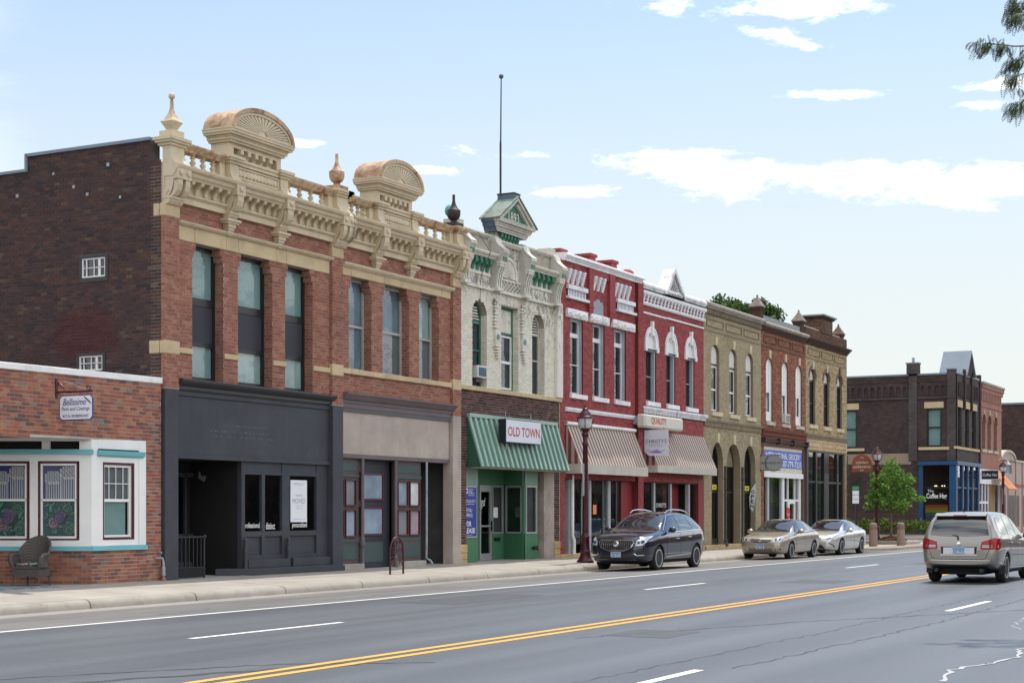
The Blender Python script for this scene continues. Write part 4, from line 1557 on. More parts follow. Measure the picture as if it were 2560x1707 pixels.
def old_bay(bld,xl,xr,y,wins,x_panel):
 """panelled shopfront bay: posts, upper and lower panel, four small panes with maroon beads"""
 b = MB()
 b.box(xl,xr,y+0.06,y+0.16,0.32,3.06)
 o = b.build('shop_bay','brown_trim',bld)
 MB().box(xl+0.12,xr-0.12,y+0.045,y+0.062,2.74,2.94).build('panel','teal_grey_panel',o)
 MB().box(xl,xr,y+0.03,y+0.062,2.58,2.66).build('rail','teal_grey_panel',o)
 MB().box(xl+0.08,xr-0.1,y+0.045,y+0.062,0.45,0.82).build('panel','teal_grey_panel',o)
 MB().box(xl+0.03,xr-0.03,y+0.04,y+0.062,0.90,0.98).build('rail','teal_grey_panel',o)
 for i,(a,c) in enumerate(wins):
  for j,(z0,z1) in enumerate(((1.03,1.74),(1.83,2.52))):
   f = MB().ring(rect(a,c,z0,z1),rect(a+0.035,c-0.035,z0+0.035,z1-0.035),y+0.0,y+0.08).build('window','maroon_paint',o)
   MB().box(a+0.03,c-0.03,y+0.056,y+0.058,z0+0.03,z1-0.03).build('pane',['curtain_white','curtain_grey','curtain_mauve','curtain_blue'][(i+2*j+int(xl)) % 4],f)
 s = MB().box(xl-0.02,xr+0.02,y-0.12,y+0.2,0.15,0.34)
 s.build('sill','concrete',o,bevel=0.01)
 return o

old_bay(B2,34.44,35.42,FY+0.03,[(34.38+0.08,34.68),(34.74,35.25)],0)
old_bay(B2,37.2,38.55,FY+0.03,[(37.28,37.83),(37.9,38.45)],0)
for xx in (35.5,37.13):
 k = MB().tube([(xx,FY+0.02,0.2),(xx,FY+0.02,3.06)],0.05,10)
 k.lathe((xx,FY+0.02,0.75),[(0.05,0),(0.075,0.04),(0.085,0.1),(0.06,0.18),(0.075,0.22),(0.05,0.27)],10)
 k.build('post','mauve_trim',B2,smooth=50)
ds = MB()
ds.tube([(38.72,FY+0.0,3.06),(38.72,FY+0.0,0.95),(38.7,FY+0.0,0.4),(38.82,FY-0.06,0.33),(38.86,FY-0.1,0.24)],0.035,8)
ds.build('downpipe','galvanised',B2,smooth=50)
# recessed door and dark passage
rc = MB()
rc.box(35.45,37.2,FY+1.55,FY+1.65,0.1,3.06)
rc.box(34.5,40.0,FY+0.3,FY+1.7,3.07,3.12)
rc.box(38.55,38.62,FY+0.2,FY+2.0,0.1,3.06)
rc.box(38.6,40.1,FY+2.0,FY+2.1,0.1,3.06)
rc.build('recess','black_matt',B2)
dq = MB()
dq.box(35.5,37.2,FY+0.26,FY+0.33,0.2,3.06)
do = dq.build('door','soft_black_panel',B2)
MB().box(35.72,36.85,FY+0.245,FY+0.262,0.35,0.88).build('panel','teal_grey_panel',do)
for z0,z1 in ((1.05,1.82),(1.98,2.72)):
 f = MB().ring(rect(35.72,36.85,z0,z1),rect(35.77,36.8,z0+0.05,z1-0.05),FY+0.21,FY+0.27).build('window','maroon_paint',do)
 MB().box(35.76,36.81,FY+0.245,FY+0.25,z0+0.04,z1-0.04).build('pane','curtain_blue',f)
bk.flush()
classical_cornice(B2,34.45,40.5,[(34.46,0.02),(40.27,0.46)],[36.02,37.75],36.88,1)
finial(B2,34.25,FY-0.02,9.8,'urn','rusty_cream','rusty_cream')
finial(B2,40.2,FY-0.02,9.8,'urn','rust_dark','rust_dark')

# ================================================================== shop 3: white painted block dated 1893
brickmat('brick_white',[(0.0,(0.60,0.56,0.45)),(0.5,(0.69,0.65,0.54)),(1.0,(0.75,0.73,0.64))],stain=0.3,stain_col=(0.24,0.22,0.18))
k = NT('peeling_white')
d0 = k.noise(7,9,0.78,stretch=(1,1,0.6),dist=0.8)
d1 = k.noise(0.8,5,0.6,loc=(1,2,3))
hz = k.n('ShaderNodeSeparateXYZ')
k.l(k.n('ShaderNodeNewGeometry').outputs['Position'],hz.inputs[0])
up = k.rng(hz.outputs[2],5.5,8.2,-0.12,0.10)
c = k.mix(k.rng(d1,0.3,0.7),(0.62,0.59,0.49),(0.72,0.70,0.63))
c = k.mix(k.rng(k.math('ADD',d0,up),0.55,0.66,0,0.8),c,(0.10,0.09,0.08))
k.bsdf(c,0.85,spec=0.2,normal=k.bump(d0,0.3,0.01))
M['peeling_white'] = k.m
k = NT('brick_white_worn')
a_ = k.n('ShaderNodeAttribute',attribute_name='tone')
d0 = k.noise(7,9,0.78,stretch=(1,1,0.6),dist=0.8)
d1 = k.noise(0.55,5,0.6,loc=(1,2,3))
hz = k.n('ShaderNodeSeparateXYZ')
k.l(k.n('ShaderNodeNewGeometry').outputs['Position'],hz.inputs[0])
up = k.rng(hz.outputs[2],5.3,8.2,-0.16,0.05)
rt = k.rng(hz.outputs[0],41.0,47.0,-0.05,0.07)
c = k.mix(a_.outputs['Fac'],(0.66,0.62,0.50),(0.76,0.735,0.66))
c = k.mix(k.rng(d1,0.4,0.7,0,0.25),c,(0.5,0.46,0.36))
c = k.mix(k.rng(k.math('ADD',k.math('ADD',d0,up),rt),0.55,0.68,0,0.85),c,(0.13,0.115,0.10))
k.bsdf(c,0.85,spec=0.2,normal=k.bump(d0,0.2,0.008))
M['brick_white_worn'] = k.m
paint('mortar_dirty',(0.36,0.33,0.27),0.95,0.25,2.0,dirt=0.5)
paint('ivory_paint',(0.66,0.64,0.56),0.6,0.1,1.5,dirt=0.6,dirt_col=(0.16,0.13,0.10),streak=0.3)
paint('old_cream',(0.52,0.50,0.44),0.65,0.12,1.5,dirt=0.5,dirt_col=(0.2,0.18,0.15),streak=0.3)
paint('leaf_green',(0.045,0.17,0.10),0.55,0.15,2,dirt=0.3,dirt_col=(0.2,0.3,0.24))
paint('old_green_roof',(0.17,0.225,0.185),0.7,0.3,3,rust=0.03,streak=0.5,dirt=1.0,dirt_col=(0.12,0.075,0.055))
paint('blue_flashing',(0.07,0.11,0.17),0.5,0.3,4,dirt=0.6,dirt_col=(0.3,0.33,0.36))
paint('green_metal',(0.29,0.405,0.345),0.35,0.06,1.2,streak=0.15,dirt_col=(0.3,0.42,0.38))
paint('green_pan',(0.085,0.185,0.135),0.4,0.1,1.2)  # awning pan, darker than its ribs: shadow lines put into the colour
paint('green_metal_dark',(0.028,0.10,0.06),0.45,0.1,1.5)
paint('green_board',(0.055,0.17,0.085),0.55,0.08,1.5)
paint('green_board_pale',(0.17,0.27,0.22),0.6,0.08,1.5)
paint('alu',(0.42,0.43,0.44),0.4,0.06,2,metal=0.5)
paint('foundation_stone',(0.50,0.36,0.17),0.9,0.25,2.5,dirt=0.5,dirt_col=(0.2,0.14,0.08))
paint('sign_white',(0.66,0.70,0.78),0.35,0.03,1.5)
paint('sign_red',(0.52,0.03,0.04),0.4,0.05)
paint('lease_blue',(0.018,0.035,0.27),0.4,0.05)
paint('ac_white',(0.62,0.61,0.57),0.5,0.06)
paint('ac_grille',(0.06,0.17,0.27),0.6,0.1,9)

B3 = root('white_block','narrow white-painted block with green trim and a gable dated 1893','building',place(40.5))
bk = Bricks('b3')
X0,X1 = 40.51,47.15
oA,oB,oC = arched(41.32,42.2,5.34,7.5,0.42),rect(43.11,44.23,5.34,7.91),arched(45.16,46.02,5.34,7.5,0.41)
holes = [oA,oB,oC]
fr3 = plate(rect(X0,X1,5.35,9.75),holes,FY+0.002,FY+0.45).build('front_wall','mortar_dirty',B3)
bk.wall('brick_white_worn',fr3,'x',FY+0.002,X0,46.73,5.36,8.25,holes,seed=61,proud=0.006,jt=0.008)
for a,z in ((42.2,7.5),(44.23,7.9),(46.02,7.5)):
 bk.wall('brick_white_worn',fr3,'y',a,FY+0.01,FY+0.42,5.36,z,seed=int(a*3),bw=0.2,proud=0.003,jt=0.008)
lo3 = plate([(X0,0.15),(40.96,0.15),(40.96,3.1),(46.0,3.1),(46.0,0.15),(X1,0.15),(X1,5.23),(X0,5.23)],[],FY+0.002,FY+0.35).build('lower_wall','mortar_grey',B3)
for x0,x1,z0,z1,s in ((X0,X1-0.06,3.1,5.22,62),(X0,40.96,0.74,3.1,63),(46.73,X1-0.06,0.74,3.1,64)):
 bk.wall('brick_dark',lo3,'x',FY+0.002,x0,x1,z0,z1,seed=s)
MB().box(46.0,46.74,FY+0.3,FY+0.9,0.2,3.1).build('pier','mortar_grey',B3)
bk.wall('brick_dark',lo3,'y',46.73,FY+0.01,FY+0.5,0.74,3.1,seed=65)
for i in range(14):
 a = X0-0.02+i*0.478
 stone(B3,a,a+0.472,5.225,5.355,0.07+rnd.uniform(-0.004,0.004),0.3,name='ledge_stone')
for x0,x1 in ((X0-0.03,40.98),(46.7,X1-0.04)):
 for z0,z1 in ((0.18,0.3),(0.3,0.5),(0.5,0.735)):
  stone(B3,x0,x1,z0,z1-0.006,0.045+rnd.uniform(-0.012,0.012),0.3,'foundation_stone','base_stone')
pl = MB().box(46.74,X1,FY-0.11,FY,5.36,8.35)
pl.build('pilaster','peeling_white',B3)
body(B3,X0,X1,9.3)
# windows
w = window(B3,oA,FY+0.19,'leaf_green',0.07,0.08,bars=[(7.28,0.04),(6.45,0.02)],pane='glass_dark',blind=[(5.4,7.2,'curtain_blue')])
for i in range(5):
 MB().prism([(FY+0.205,7.36+i*0.085),(FY+0.225,7.39+i*0.085),(FY+0.225,7.41+i*0.085),(FY+0.205,7.38+i*0.085)],'x',41.42+i*0.03,42.1-i*0.03).build('louvre','ivory_paint',w)
w = window(B3,oB,FY+0.19,'leaf_green',0.07,0.08,bars=[(7.12,0.03)],pane='glass_dark',panels=[(7.14,7.84,'ivory_paint')],blind=[(6.3,7.05,'curtain_blue'),(5.4,6.2,'curtain_blue')])
MB().ring(rect(43.2,44.14,5.42,7.05),rect(43.25,44.09,5.47,7.0),FY+0.195,FY+0.24).build('sash','white_paint',w)
MB().box(43.24,44.1,FY+0.195,FY+0.23,6.2,6.28).build('sash_bar','white_paint',w)
w = window(B3,oC,FY+0.19,'old_cream',0.07,0.08,bars=[(7.28,0.04),(6.45,0.02)],pane='glass_dark',blind=[(5.4,7.2,'curtain_grey')])
for i in range(5):
 MB().prism([(FY+0.205,7.36+i*0.085),(FY+0.225,7.39+i*0.085),(FY+0.225,7.41+i*0.085),(FY+0.205,7.38+i*0.085)],'x',45.26+i*0.03,45.94-i*0.03).build('louvre','old_cream',w)
bk.flush()

def console3(bld,x,w):
 """tall S-curved bracket of the white cornice, fluted foot with a green groove"""
 h = w/2
 pr = [(0,9.92),(0.10,9.92),(0.16,9.82),(0.20,9.68),(0.28,9.58),(0.36,9.52),(0.44,9.46),(0.46,9.40),(0.40,9.30),(0.38,9.14),(0.33,9.13),(0.34,9.06),(0.31,9.05),
    (0.25,8.9),(0.20,8.7),(0.17,8.5),(0.20,8.36),(0.24,8.33),(0.24,8.28),(0,8.26)]
 c = MB().prism([(FY-p,z) for p,z in pr],'x',x-h,x+h).build('console','old_cream',bld)
 pts = [(0.17,9.82),(0.21,9.68),(0.29,9.585),(0.37,9.525),(0.45,9.465)]
 t = MB()
 for (p0,z0),(p1,z1) in zip(pts,pts[1:]):
  t.prism([(FY-p0,z0),(FY-p1,z1),(FY-p1+0.01,z1+0.03),(FY-p0+0.01,z0+0.03)],'x',x-h-0.02,x+h+0.02)
 t.build('crest','ivory_paint',c)
 f = MB()
 f.box(x-h-0.02,x+h+0.02,FY-0.36,FY-0.2,9.06,9.14)
 f.box(x-h-0.015,x+h+0.015,FY-0.34,FY-0.2,8.99,9.05)
 f.box(x-h-0.02,x+h+0.02,FY-0.26,FY,8.27,8.36)
 for q in (-1,0,1):
  xx = x+q*h*0.72
  ps = [(0.325,8.98),(0.275,8.88),(0.225,8.70),(0.195,8.5),(0.215,8.36)]
  for (p0,z0),(p1,z1) in zip(ps,ps[1:]):
   f.prism([(FY-p0-0.012,z0),(FY-p1-0.012,z1),(FY-p1+0.02,z1),(FY-p0+0.02,z0)],'x',xx-h*0.16,xx+h*0.16)
 f.build('fluted_foot','ivory_paint',c)
 gq = MB()
 ps = [(0.31,8.97),(0.262,8.88),(0.212,8.70),(0.182,8.5),(0.19,8.38)]
 for (p0,z0),(p1,z1) in zip(ps,ps[1:]):
  gq.prism([(FY-p0-0.004,z0),(FY-p1-0.004,z1),(FY-p1+0.02,z1),(FY-p0+0.02,z0)],'x',x-h*0.55,x+h*0.55)
 gq.box(x-h*0.8,x+h*0.8,FY-0.405,FY-0.37,9.17,9.28)
 gq.build('groove','leaf_green',c)
 return c

# wings between the brackets, left and right
for a,c in ((40.66,42.35),(44.6,46.5)):
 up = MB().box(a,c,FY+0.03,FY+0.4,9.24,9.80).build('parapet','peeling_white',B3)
 k = MB()
 cornice(k,a,c,[(-0.4,9.80),(0.02,9.80),(0.04,9.83),(0.09,9.85),(0.09,9.90),(-0.4,9.90)])
 k.build('parapet_cap','old_cream',B3)
 k = MB()
 cornice(k,a,c,[(0,9.16),(0.22,9.16),(0.24,9.2),(0.3,9.23),(0.34,9.27),(0.34,9.32),(0.1,9.36),(0,9.36)])
 k.build('cornice','ivory_paint',B3)
 MB().box(a,c,FY-0.06,FY,8.66,8.75).build('string','ivory_paint',B3)
 MB().box(a,c,FY-0.035,FY,8.75,9.16).build('frieze','old_cream',B3)
 MB().box(a,c,FY-0.03,FY,8.33,8.66).build('rubble_strip','peeling_white',B3)
 MB().box(a-0.1,c+0.1,FY-0.09,FY,8.25,8.33).build('ledge','ivory_paint',B3)
 n = 5
 first = None
 for i in range(n):
  xx = a+0.14+(c-a-0.22)*(i+0.5)/n
  sp = [(0.035,8.76),(0.06,8.78),(0.08,8.88),(0.14,8.94),(0.21,8.98),(0.22,9.06),(0.2,9.1),(0.2,9.16),(0.035,9.16)]
  if first is None:
   first = MB().prism([(FY-p,z) for p,z in sp],'x',xx-0.075,xx+0.075).build('bracket','leaf_green',B3)
   fx = xx
  else:
   o = first.copy()
   COL.objects.link(o)
   o.location.x += xx-fx
for x in (40.62,42.62,44.45,46.62):
 console3(B3,x,0.34)
# square corner posts behind the end brackets
for x in (40.62,46.62):
 MB().box(x-0.2,x+0.2,FY,FY+0.45,9.8,10.12).build('corner_post','old_cream',B3)
# central panel: lattice, shell niche, shelf, bracket row, gable
a,c = 42.79,44.28
ctr = MB().box(a,c,FY+0.0,FY+0.4,8.33,10.1)
ctr_o = ctr.build('centre_panel','peeling_white',B3)
MB().box(a-0.1,c+0.1,FY-0.10,FY,8.25,8.34).build('ledge','ivory_paint',ctr_o)
MB().box(a,c,FY-0.06,FY,8.66,8.72).build('string','ivory_paint',ctr_o)
lat = MB()
for i in range(13):
 for j in range(4):
  if (i+j) % 2 == 0:
   lat.box(a+0.03+i*0.112,a+0.03+i*0.112+0.105,FY-0.05,FY,8.36+j*0.074,8.36+j*0.074+0.066)
lat.build('lattice','old_cream',ctr_o)
arch_o = arched(43.0,44.06,8.72,8.78,0.62,18)
arch_i = arched(43.1,43.96,8.72,8.78,0.53,18)
MB().ring(arch_o,arch_i,FY-0.07,FY).build('niche_arch','ivory_paint',ctr_o)
MB().prism(arch_i,'y',FY-0.03,FY).build('niche','old_cream',ctr_o)
for i in range(13):
 t = math.pi*(i+0.5)/13
 d = 0.09
 MB().prism([(43.53+0.06*math.cos(t),8.74+0.05*math.sin(t)),(43.53+0.42*math.cos(t-d),8.75+0.53*math.sin(t-d)),(43.53+0.42*math.cos(t+d),8.75+0.53*math.sin(t+d))],
      'y',FY-0.06,FY-0.02).build('shell_rib','ivory_paint',ctr_o)
k = MB()
cornice(k,a-0.02,c+0.02,[(0,9.70),(0.10,9.70),(0.13,9.74),(0.17,9.77),(0.17,9.82),(0,9.84)])
k.build('shelf','ivory_paint',ctr_o)
for i in range(6):
 xx = a+0.12+(c-a-0.24)*(i+0.5)/6
 MB().prism([(FY-p,z) for p,z in ((0,9.84),(0.03,9.84),(0.05,9.92),(0.1,9.97),(0.1,10.07),(0,10.07))],'x',xx-0.06,xx+0.06).build('bracket','leaf_green',ctr_o)
g = MB()
a2,c2 = 42.55,44.5
for o,z0,z1 in ((0.0,10.07,10.13),(0.03,10.13,10.2),(0.09,10.2,10.26),(0.12,10.26,10.33),(0.2,10.33,10.40)):
 g.box(a2-o,c2+o,FY-0.16-o,FY-0.15,z0,z1)
 g.box(a2-o,c2+o,FY-0.15,FY+0.28,z0,z1,1)
gab = g.build('gable',['old_cream','blue_flashing'],B3)
xm = (a2+c2)/2
ap,zb = 11.2,10.40
hw = (c2-a2)/2+0.24

def tri(s,z_off=0.0):
 return [(xm-hw*s,zb+z_off),(xm+hw*s,zb+z_off),(xm,zb+(ap-zb)*s+z_off)]

MB().prism(tri(0.86),'y',FY-0.2,FY+0.25).build('tympanum','leaf_green',gab)
o3,i3 = tri(1.0),tri(0.84,0.035)
MB().ring(o3,i3,FY-0.37,FY+0.26).build('raking_frame','old_cream',gab)
i4 = tri(0.72,0.045)
MB().ring(i3,i4,FY-0.29,FY-0.2).build('raking_moulding','ivory_paint',gab)
rs = MB()
for s in (-1,1):
 rs.prism([(xm+s*(hw+0.03),zb-0.01),(xm,ap+0.01),(xm,ap+0.05),(xm+s*(hw+0.06),zb+0.03)],'y',FY-0.40,FY+0.30)
rs.build('gable_roof','old_green_roof',gab)
text('1893','numerals','ivory_paint',gab,(xm,FY-0.205,10.60),(1,0,0),(0,0,1),0.29,0.68,bold=0.012,depth=0.012)
q = MB().box(xm-0.16,xm+0.24,FY-0.30,FY+0.26,11.0,11.3)
q.build('ridge_box','blue_flashing',gab)
MB().box(xm-0.17,xm+0.25,FY-0.32,FY+0.28,11.3,11.34).build('ridge_cap','rust_dark',gab)
bq = MB().lathe((40.95,FY+0.5,9.9),[(0.16,0),(0.1,0.12),(0.05,0.2),(0.04,0.42)],10)
bq.build('ball_stand','old_cream',B3)
paint('copper_green',(0.10,0.33,0.28),0.5,0.15,5)
MB().sphere((40.95,FY+0.5,10.45),0.19,18).build('ball','copper_green',B3,smooth=60)
# hanging brick pendants either side of the middle window
for x in (42.72,44.46):
 b = MB()
 for i in range(9):
  b.box(x-0.17,x+(0.02 if i % 2 else 0.1),FY-0.09,FY,7.18+i*0.1,7.18+i*0.1+0.07)
 for i in range(5):
  s = i*0.035
  b.box(x-0.14+s,x+0.16,FY-0.11,FY,6.62-i*0.085,6.62-i*0.085+0.06)
 tag(b.build('brick_pendant','peeling_white',B3),kind='stuff')
 MB().box(x-0.12,x+0.18,FY-0.09,FY,6.68,7.14).build('pendant_block','ivory_paint',B3)
 MB().lathe((x+0.03,FY-0.09,6.92),[(0.09,0),(0.09,-0.02),(0.05,-0.03)],10,axis='y').build('rosette','green_board_pale',B3)
MB().tube([(41.7,FY-0.05,7.9),(41.74,FY-0.06,8.6),(41.78,FY-0.36,9.3),(41.5,FY-0.1,9.86),(41.2,FY+0.1,9.95)],0.008,5).build('cable','black_matt',B3)
# green metal awning
ax0,ax1 = 41.02,46.75
ytop,ztop,ylow,zlow = FY-0.03,4.47,FY-0.48,2.99
aw = MB()
aw.prism([(ytop,ztop),(ylow,zlow),(ylow+0.03,zlow-0.03),(ytop+0.06,ztop-0.06)],'x',ax0,ax1)
awn = aw.build('awning','green_pan',B3)
n = 18
first = None
dy,dz = ylow-ytop,zlow-ztop
for i in range(n+1):
 xx = ax0+0.02+(ax1-ax0-0.04)*i/n
 nx = (-dz,dy)
 L_ = math.hypot(dy,dz)
 oy,oz_ = -0.05*abs(dz)/L_,0.05*abs(dy)/L_
 if first is None:
  first = MB().prism([(ytop,ztop),(ylow,zlow),(ylow+oy,zlow+oz_),(ytop+oy,ztop+oz_)],'x',xx-0.055,xx+0.055).build('rib','green_metal',awn)
  fx = xx
 else:
  o = first.copy()
  COL.objects.link(o)
  o.location.x += xx-fx
for xx in (ax0,ax1):
 MB().prism([(ytop,ztop-0.05),(ylow+0.03,zlow-0.02),(FY,zlow-0.02),(FY,ztop-0.05)],'x',xx-0.015+0.02,xx+0.02).build('end_panel','green_metal_dark',awn)
MB().box(ax0-0.02,ax1+0.02,FY-0.11,FY,4.44,4.55).build('flashing','green_metal',awn)
MB().box(ax0+0.02,ax1-0.02,ylow+0.05,FY,zlow-0.03,zlow-0.01).build('soffit','ivory_paint',awn)
# green shopfront: left bay, recessed door and side window, angled window, right bay
sf = MB()
sf.box(40.97,41.85,FY+0.1,FY+0.16,2.45,3.0,1)
sf.box(40.97,41.85,FY+0.1,FY+0.16,0.2,2.45)
sf.box(41.79,41.85,FY+0.16,FY+0.9,0.2,3.0)
yb = FY+0.9
sf.box(41.85,45.0,yb,yb+0.06,2.5,3.0)
sf.box(44.15,45.0,yb,yb+0.06,0.2,1.0)
sf.box(44.15,44.2,yb,yb+0.06,1.0,2.5)
sf.box(44.92,45.0,yb,yb+0.06,1.0,2.5)
sf.box(41.85,43.35,yb,yb+0.06,0.2,2.5)
P0,P1 = Vector((44.99,yb)),Vector((44.8,FY+0.1))
for z0,z1 in ((0.2,1.0),(2.5,3.0)):
 sf.prism([(P0.x,P0.y),(P1.x,P1.y),(P1.x+0.06,P1.y),(P0.x+0.06,P0.y)],'z',z0,z1)
sf.box(44.8,45.75,FY+0.1,FY+0.16,2.5,3.0,1)
sf.box(44.8,45.75,FY+0.1,FY+0.16,0.2,1.0)
sf.box(44.8,44.9,FY+0.1,FY+0.16,1.0,2.5)
sf.box(45.65,45.75,FY+0.1,FY+0.16,1.0,2.5)
sf.box(45.7,45.75,FY+0.16,FY+1.6,0.2,3.0)
shop = sf.build('shopfront',['green_board','green_board_pale'],B3)
for x0,x1,y in ((44.2,44.92,yb),(44.9,45.65,FY+0.09)):
 f = MB().ring(rect(x0,x1,1.0,2.5),rect(x0+0.05,x1-0.05,1.05,2.45),y-0.02,y+0.05).build('window','alu',B3)
 MB().box(x0+0.04,x1-0.04,y+0.01,y+0.016,1.04,2.46).build('pane','shop_glass',f)
 MB().box(x0+0.04,x1+0.2,y+0.1,y+0.11,1.04,2.46).build('blind','curtain_grey',f)
fa = MB()
dq_ = (P1-P0).normalized()
for t0,t1,z0,z1 in ((0.06,0.12,1.0,2.5),(0.68,0.74,1.0,2.5),(0.06,0.74,1.0,1.06),(0.06,0.74,2.44,2.5)):
 a_,c_ = P0+dq_*t0,P0+dq_*t1
 fa.prism([(a_.x-0.02,a_.y),(c_.x-0.02,c_.y),(c_.x+0.05,c_.y),(a_.x+0.05,a_.y)],'z',z0,z1)
f = fa.build('window','alu',B3)
a_,c_ = P0+dq_*0.1,P0+dq_*0.72
MB().prism([(a_.x,a_.y),(c_.x,c_.y),(c_.x+0.01,c_.y),(a_.x+0.01,a_.y)],'z',1.03,2.47).build('pane','shop_glass',f)
d = MB().ring(rect(43.37,44.13,0.2,2.5),rect(43.45,44.05,0.4,2.3),yb-0.02,yb+0.05)
d.box(43.45,44.05,yb-0.015,yb+0.04,1.22,1.27)
door = d.build('door','alu',B3)
MB().box(43.45,44.05,yb+0.02,yb+0.025,0.4,2.3).build('pane','glass_dark',door)
MB().box(44.07,44.1,yb-0.07,yb-0.02,1.1,1.4).build('handle','black_frame',door)
text('gd','door_lettering','white_paint',door,(43.62,yb+0.01,1.95),(1,0,0),(0,0,1),0.34,0.3,shear=0.3)
MB().box(44.28,44.56,yb-0.005,yb+0.003,1.5,1.82).build('notice','white_paint',B3)
MB().box(44.3,44.68,yb-0.04,yb,0.78,0.88).build('letter_flap','black_frame',B3)
k = MB().tube([(45.4,FY+0.1,0.55),(45.4,FY+0.02,0.55),(45.46,FY-0.06,0.55)],[0.05,0.06,0.075],10)
k.build('pipe_outlet','black_frame',B3)
rc = MB()
rc.box(45.75,46.75,FY+1.55,FY+1.62,0.2,3.0)
rc.box(41.0,46.7,FY+0.1,FY+2.0,3.0,3.05)
rc.box(41.0,45.7,FY+1.9,FY+2.0,0.2,3.0)
rc.build('recess','inner_plaster',B3)

# ================================================================== shops 4 and 5: red painted blocks
brickmat('brick_red_paint',[(0.0,(0.245,0.042,0.046)),(0.5,(0.315,0.058,0.06)),(1.0,(0.37,0.085,0.08))],stain=0.15,stain_col=(0.16,0.03,0.03),rough=0.7)
paint('red_paint',(0.27,0.042,0.046),0.7,0.12,1.5,dirt=0.2,dirt_col=(0.13,0.03,0.03))
paint('red_mortar',(0.12,0.018,0.022),0.85,0.1)
paint('deep_red',(0.20,0.018,0.022),0.55,0.08)
paint('white_stone',(0.78,0.78,0.79),0.85,0.08,2.5,dirt=0.6,dirt_col=(0.34,0.34,0.36),bump=0.8)
paint('white_brick',(0.76,0.77,0.79),0.8,0.06,3,dirt=0.4,dirt_col=(0.25,0.25,0.27))
paint('white_worn',(0.74,0.74,0.76),0.8,0.08,3,dirt=0.8,dirt_col=(0.16,0.13,0.12))
paint('grey_brick',(0.36,0.38,0.43),0.85,0.06,3)
paint('grey_frame',(0.42,0.45,0.50),0.5,0.06)
paint('gap_black',(0.03,0.016,0.018),0.9,0.1)
paint('window_white',(0.74,0.75,0.77),0.4,0.04)
paint('screen_grey',(0.055,0.058,0.065),0.6,0.1,2)
paint('post_grey',(0.36,0.37,0.39),0.5,0.1)
paint('sill_stone_cream',(0.58,0.49,0.32),0.85,0.12,2,dirt=0.3,dirt_col=(0.2,0.15,0.1))
k = NT('awning_stripe')
sx = k.n('ShaderNodeSeparateXYZ')
k.l(k.n('ShaderNodeNewGeometry').outputs['Position'],sx.inputs[0])
fr_ = k.math('FRACT',k.math('MULTIPLY',sx.outputs[0],1/0.23))
st_ = k.math('GREATER_THAN',fr_,0.5)
c = k.mix(st_,(0.50,0.45,0.395),(0.19,0.115,0.098))
c = k.mix(k.rng(k.noise(1.3,6,0.65),0.45,0.7,0,0.3),c,(0.28,0.22,0.19))
k.bsdf(c,0.85,spec=0.2)
M['awning_stripe'] = k.m
k = NT('awning_side_stripe')
sx = k.n('ShaderNodeSeparateXYZ')
k.l(k.n('ShaderNodeNewGeometry').outputs['Position'],sx.inputs[0])
st_ = k.math('GREATER_THAN',k.math('FRACT',k.math('MULTIPLY',sx.outputs[1],1/0.23)),0.5)
k.bsdf(k.mix(st_,(0.42,0.34,0.29),(0.20,0.06,0.065)),0.85,spec=0.2)
M['awning_side_stripe'] = k.m
paint('awning_valance',(0.50,0.47,0.41),0.85,0.08,1.5,dirt=0.35,dirt_col=(0.28,0.24,0.2),streak=0.2)

B4 = root('red_block','red painted brick block with three tall square-headed windows and white stone lintels','building',place(47.15))
bk = Bricks('b4')
X0,X1 = 47.15,53.72
ops4 = [(47.88,48.88),(49.64,50.62),(51.42,52.42)]
holes = [rect(a,c,5.55,8.06) for a,c in ops4]
fr4 = plate(rect(X0,X1,2.75,9.55),holes,FY+0.001,FY+0.4).build('front_wall','red_mortar',B4)
arcN = arched(49.7,50.5,8.36,8.72,0.14)
bk.wall('brick_red_paint',fr4,'x',FY+0.001,47.5,53.25,5.13,9.86,holes+[arcN,rect(47.6,49.12,8.62,9.12),rect(51.55,53.1,8.62,9.12)],seed=71,jt=0.009,proud=0.005)
bk.wall('brick_red_paint',fr4,'x',FY+0.001,47.5,53.25,4.62,4.97,seed=72,jt=0.009,proud=0.005)
bk.wall('brick_red_paint',fr4,'x',FY+0.001,X0+0.02,47.5,0.2,9.86,seed=73,jt=0.009,proud=0.005,bw=0.17)
bk.wall('brick_red_paint',fr4,'x',FY+0.001,47.5,53.25,2.78,4.5,seed=74,jt=0.009,proud=0.005)
MB().box(X0,47.5,FY+0.001,FY+0.4,0.1,2.75).build('pier','red_mortar',B4)
MB().box(X0,X1,FY+0.05,FY+0.4,9.55,9.9).build('parapet','red_paint',B4)
pr = MB()
pr.box(53.25,53.72,FY-0.12,FY+0.2,0.2,9.86)
pil4 = pr.build('pilaster','red_mortar',B4)
bk.wall('brick_red_paint',pil4,'x',FY-0.12,53.25,53.72,0.25,9.86,seed=75,jt=0.009,proud=0.005,bw=0.16)
pr = MB()
for x0,x1 in ((49.2,49.52),(50.86,51.3)):
 pr.box(x0,x1,FY-0.10,FY,8.45,9.86)
 pr.prism([(FY-0.10,8.45),(FY-0.10,8.4),(FY,8.1),(FY,8.45)],'x',x0+0.02,x1-0.1)
 pr.box(x0-0.02,x1+0.02,FY-0.12,FY,8.52,8.58)
pr.box(49.52,50.86,FY-0.06,FY,9.62,9.86)
pr.build('upper_piers','red_paint',B4)
for x0,x1 in ((47.35,49.4),(49.4,53.7)):
 cpb = MB()
 o = 0.0 if x0 < 49 else 0.012
 cornice(cpb,x0,x1,[(-0.35,9.86),(0.08,9.86),(0.08,9.92),(0.12,9.94),(0.12,9.98),(0.18+o,10.0),(0.18+o,10.06),(0.10,10.11),(-0.35,10.13)])
 cpb.build('cap','white_brick',B4)
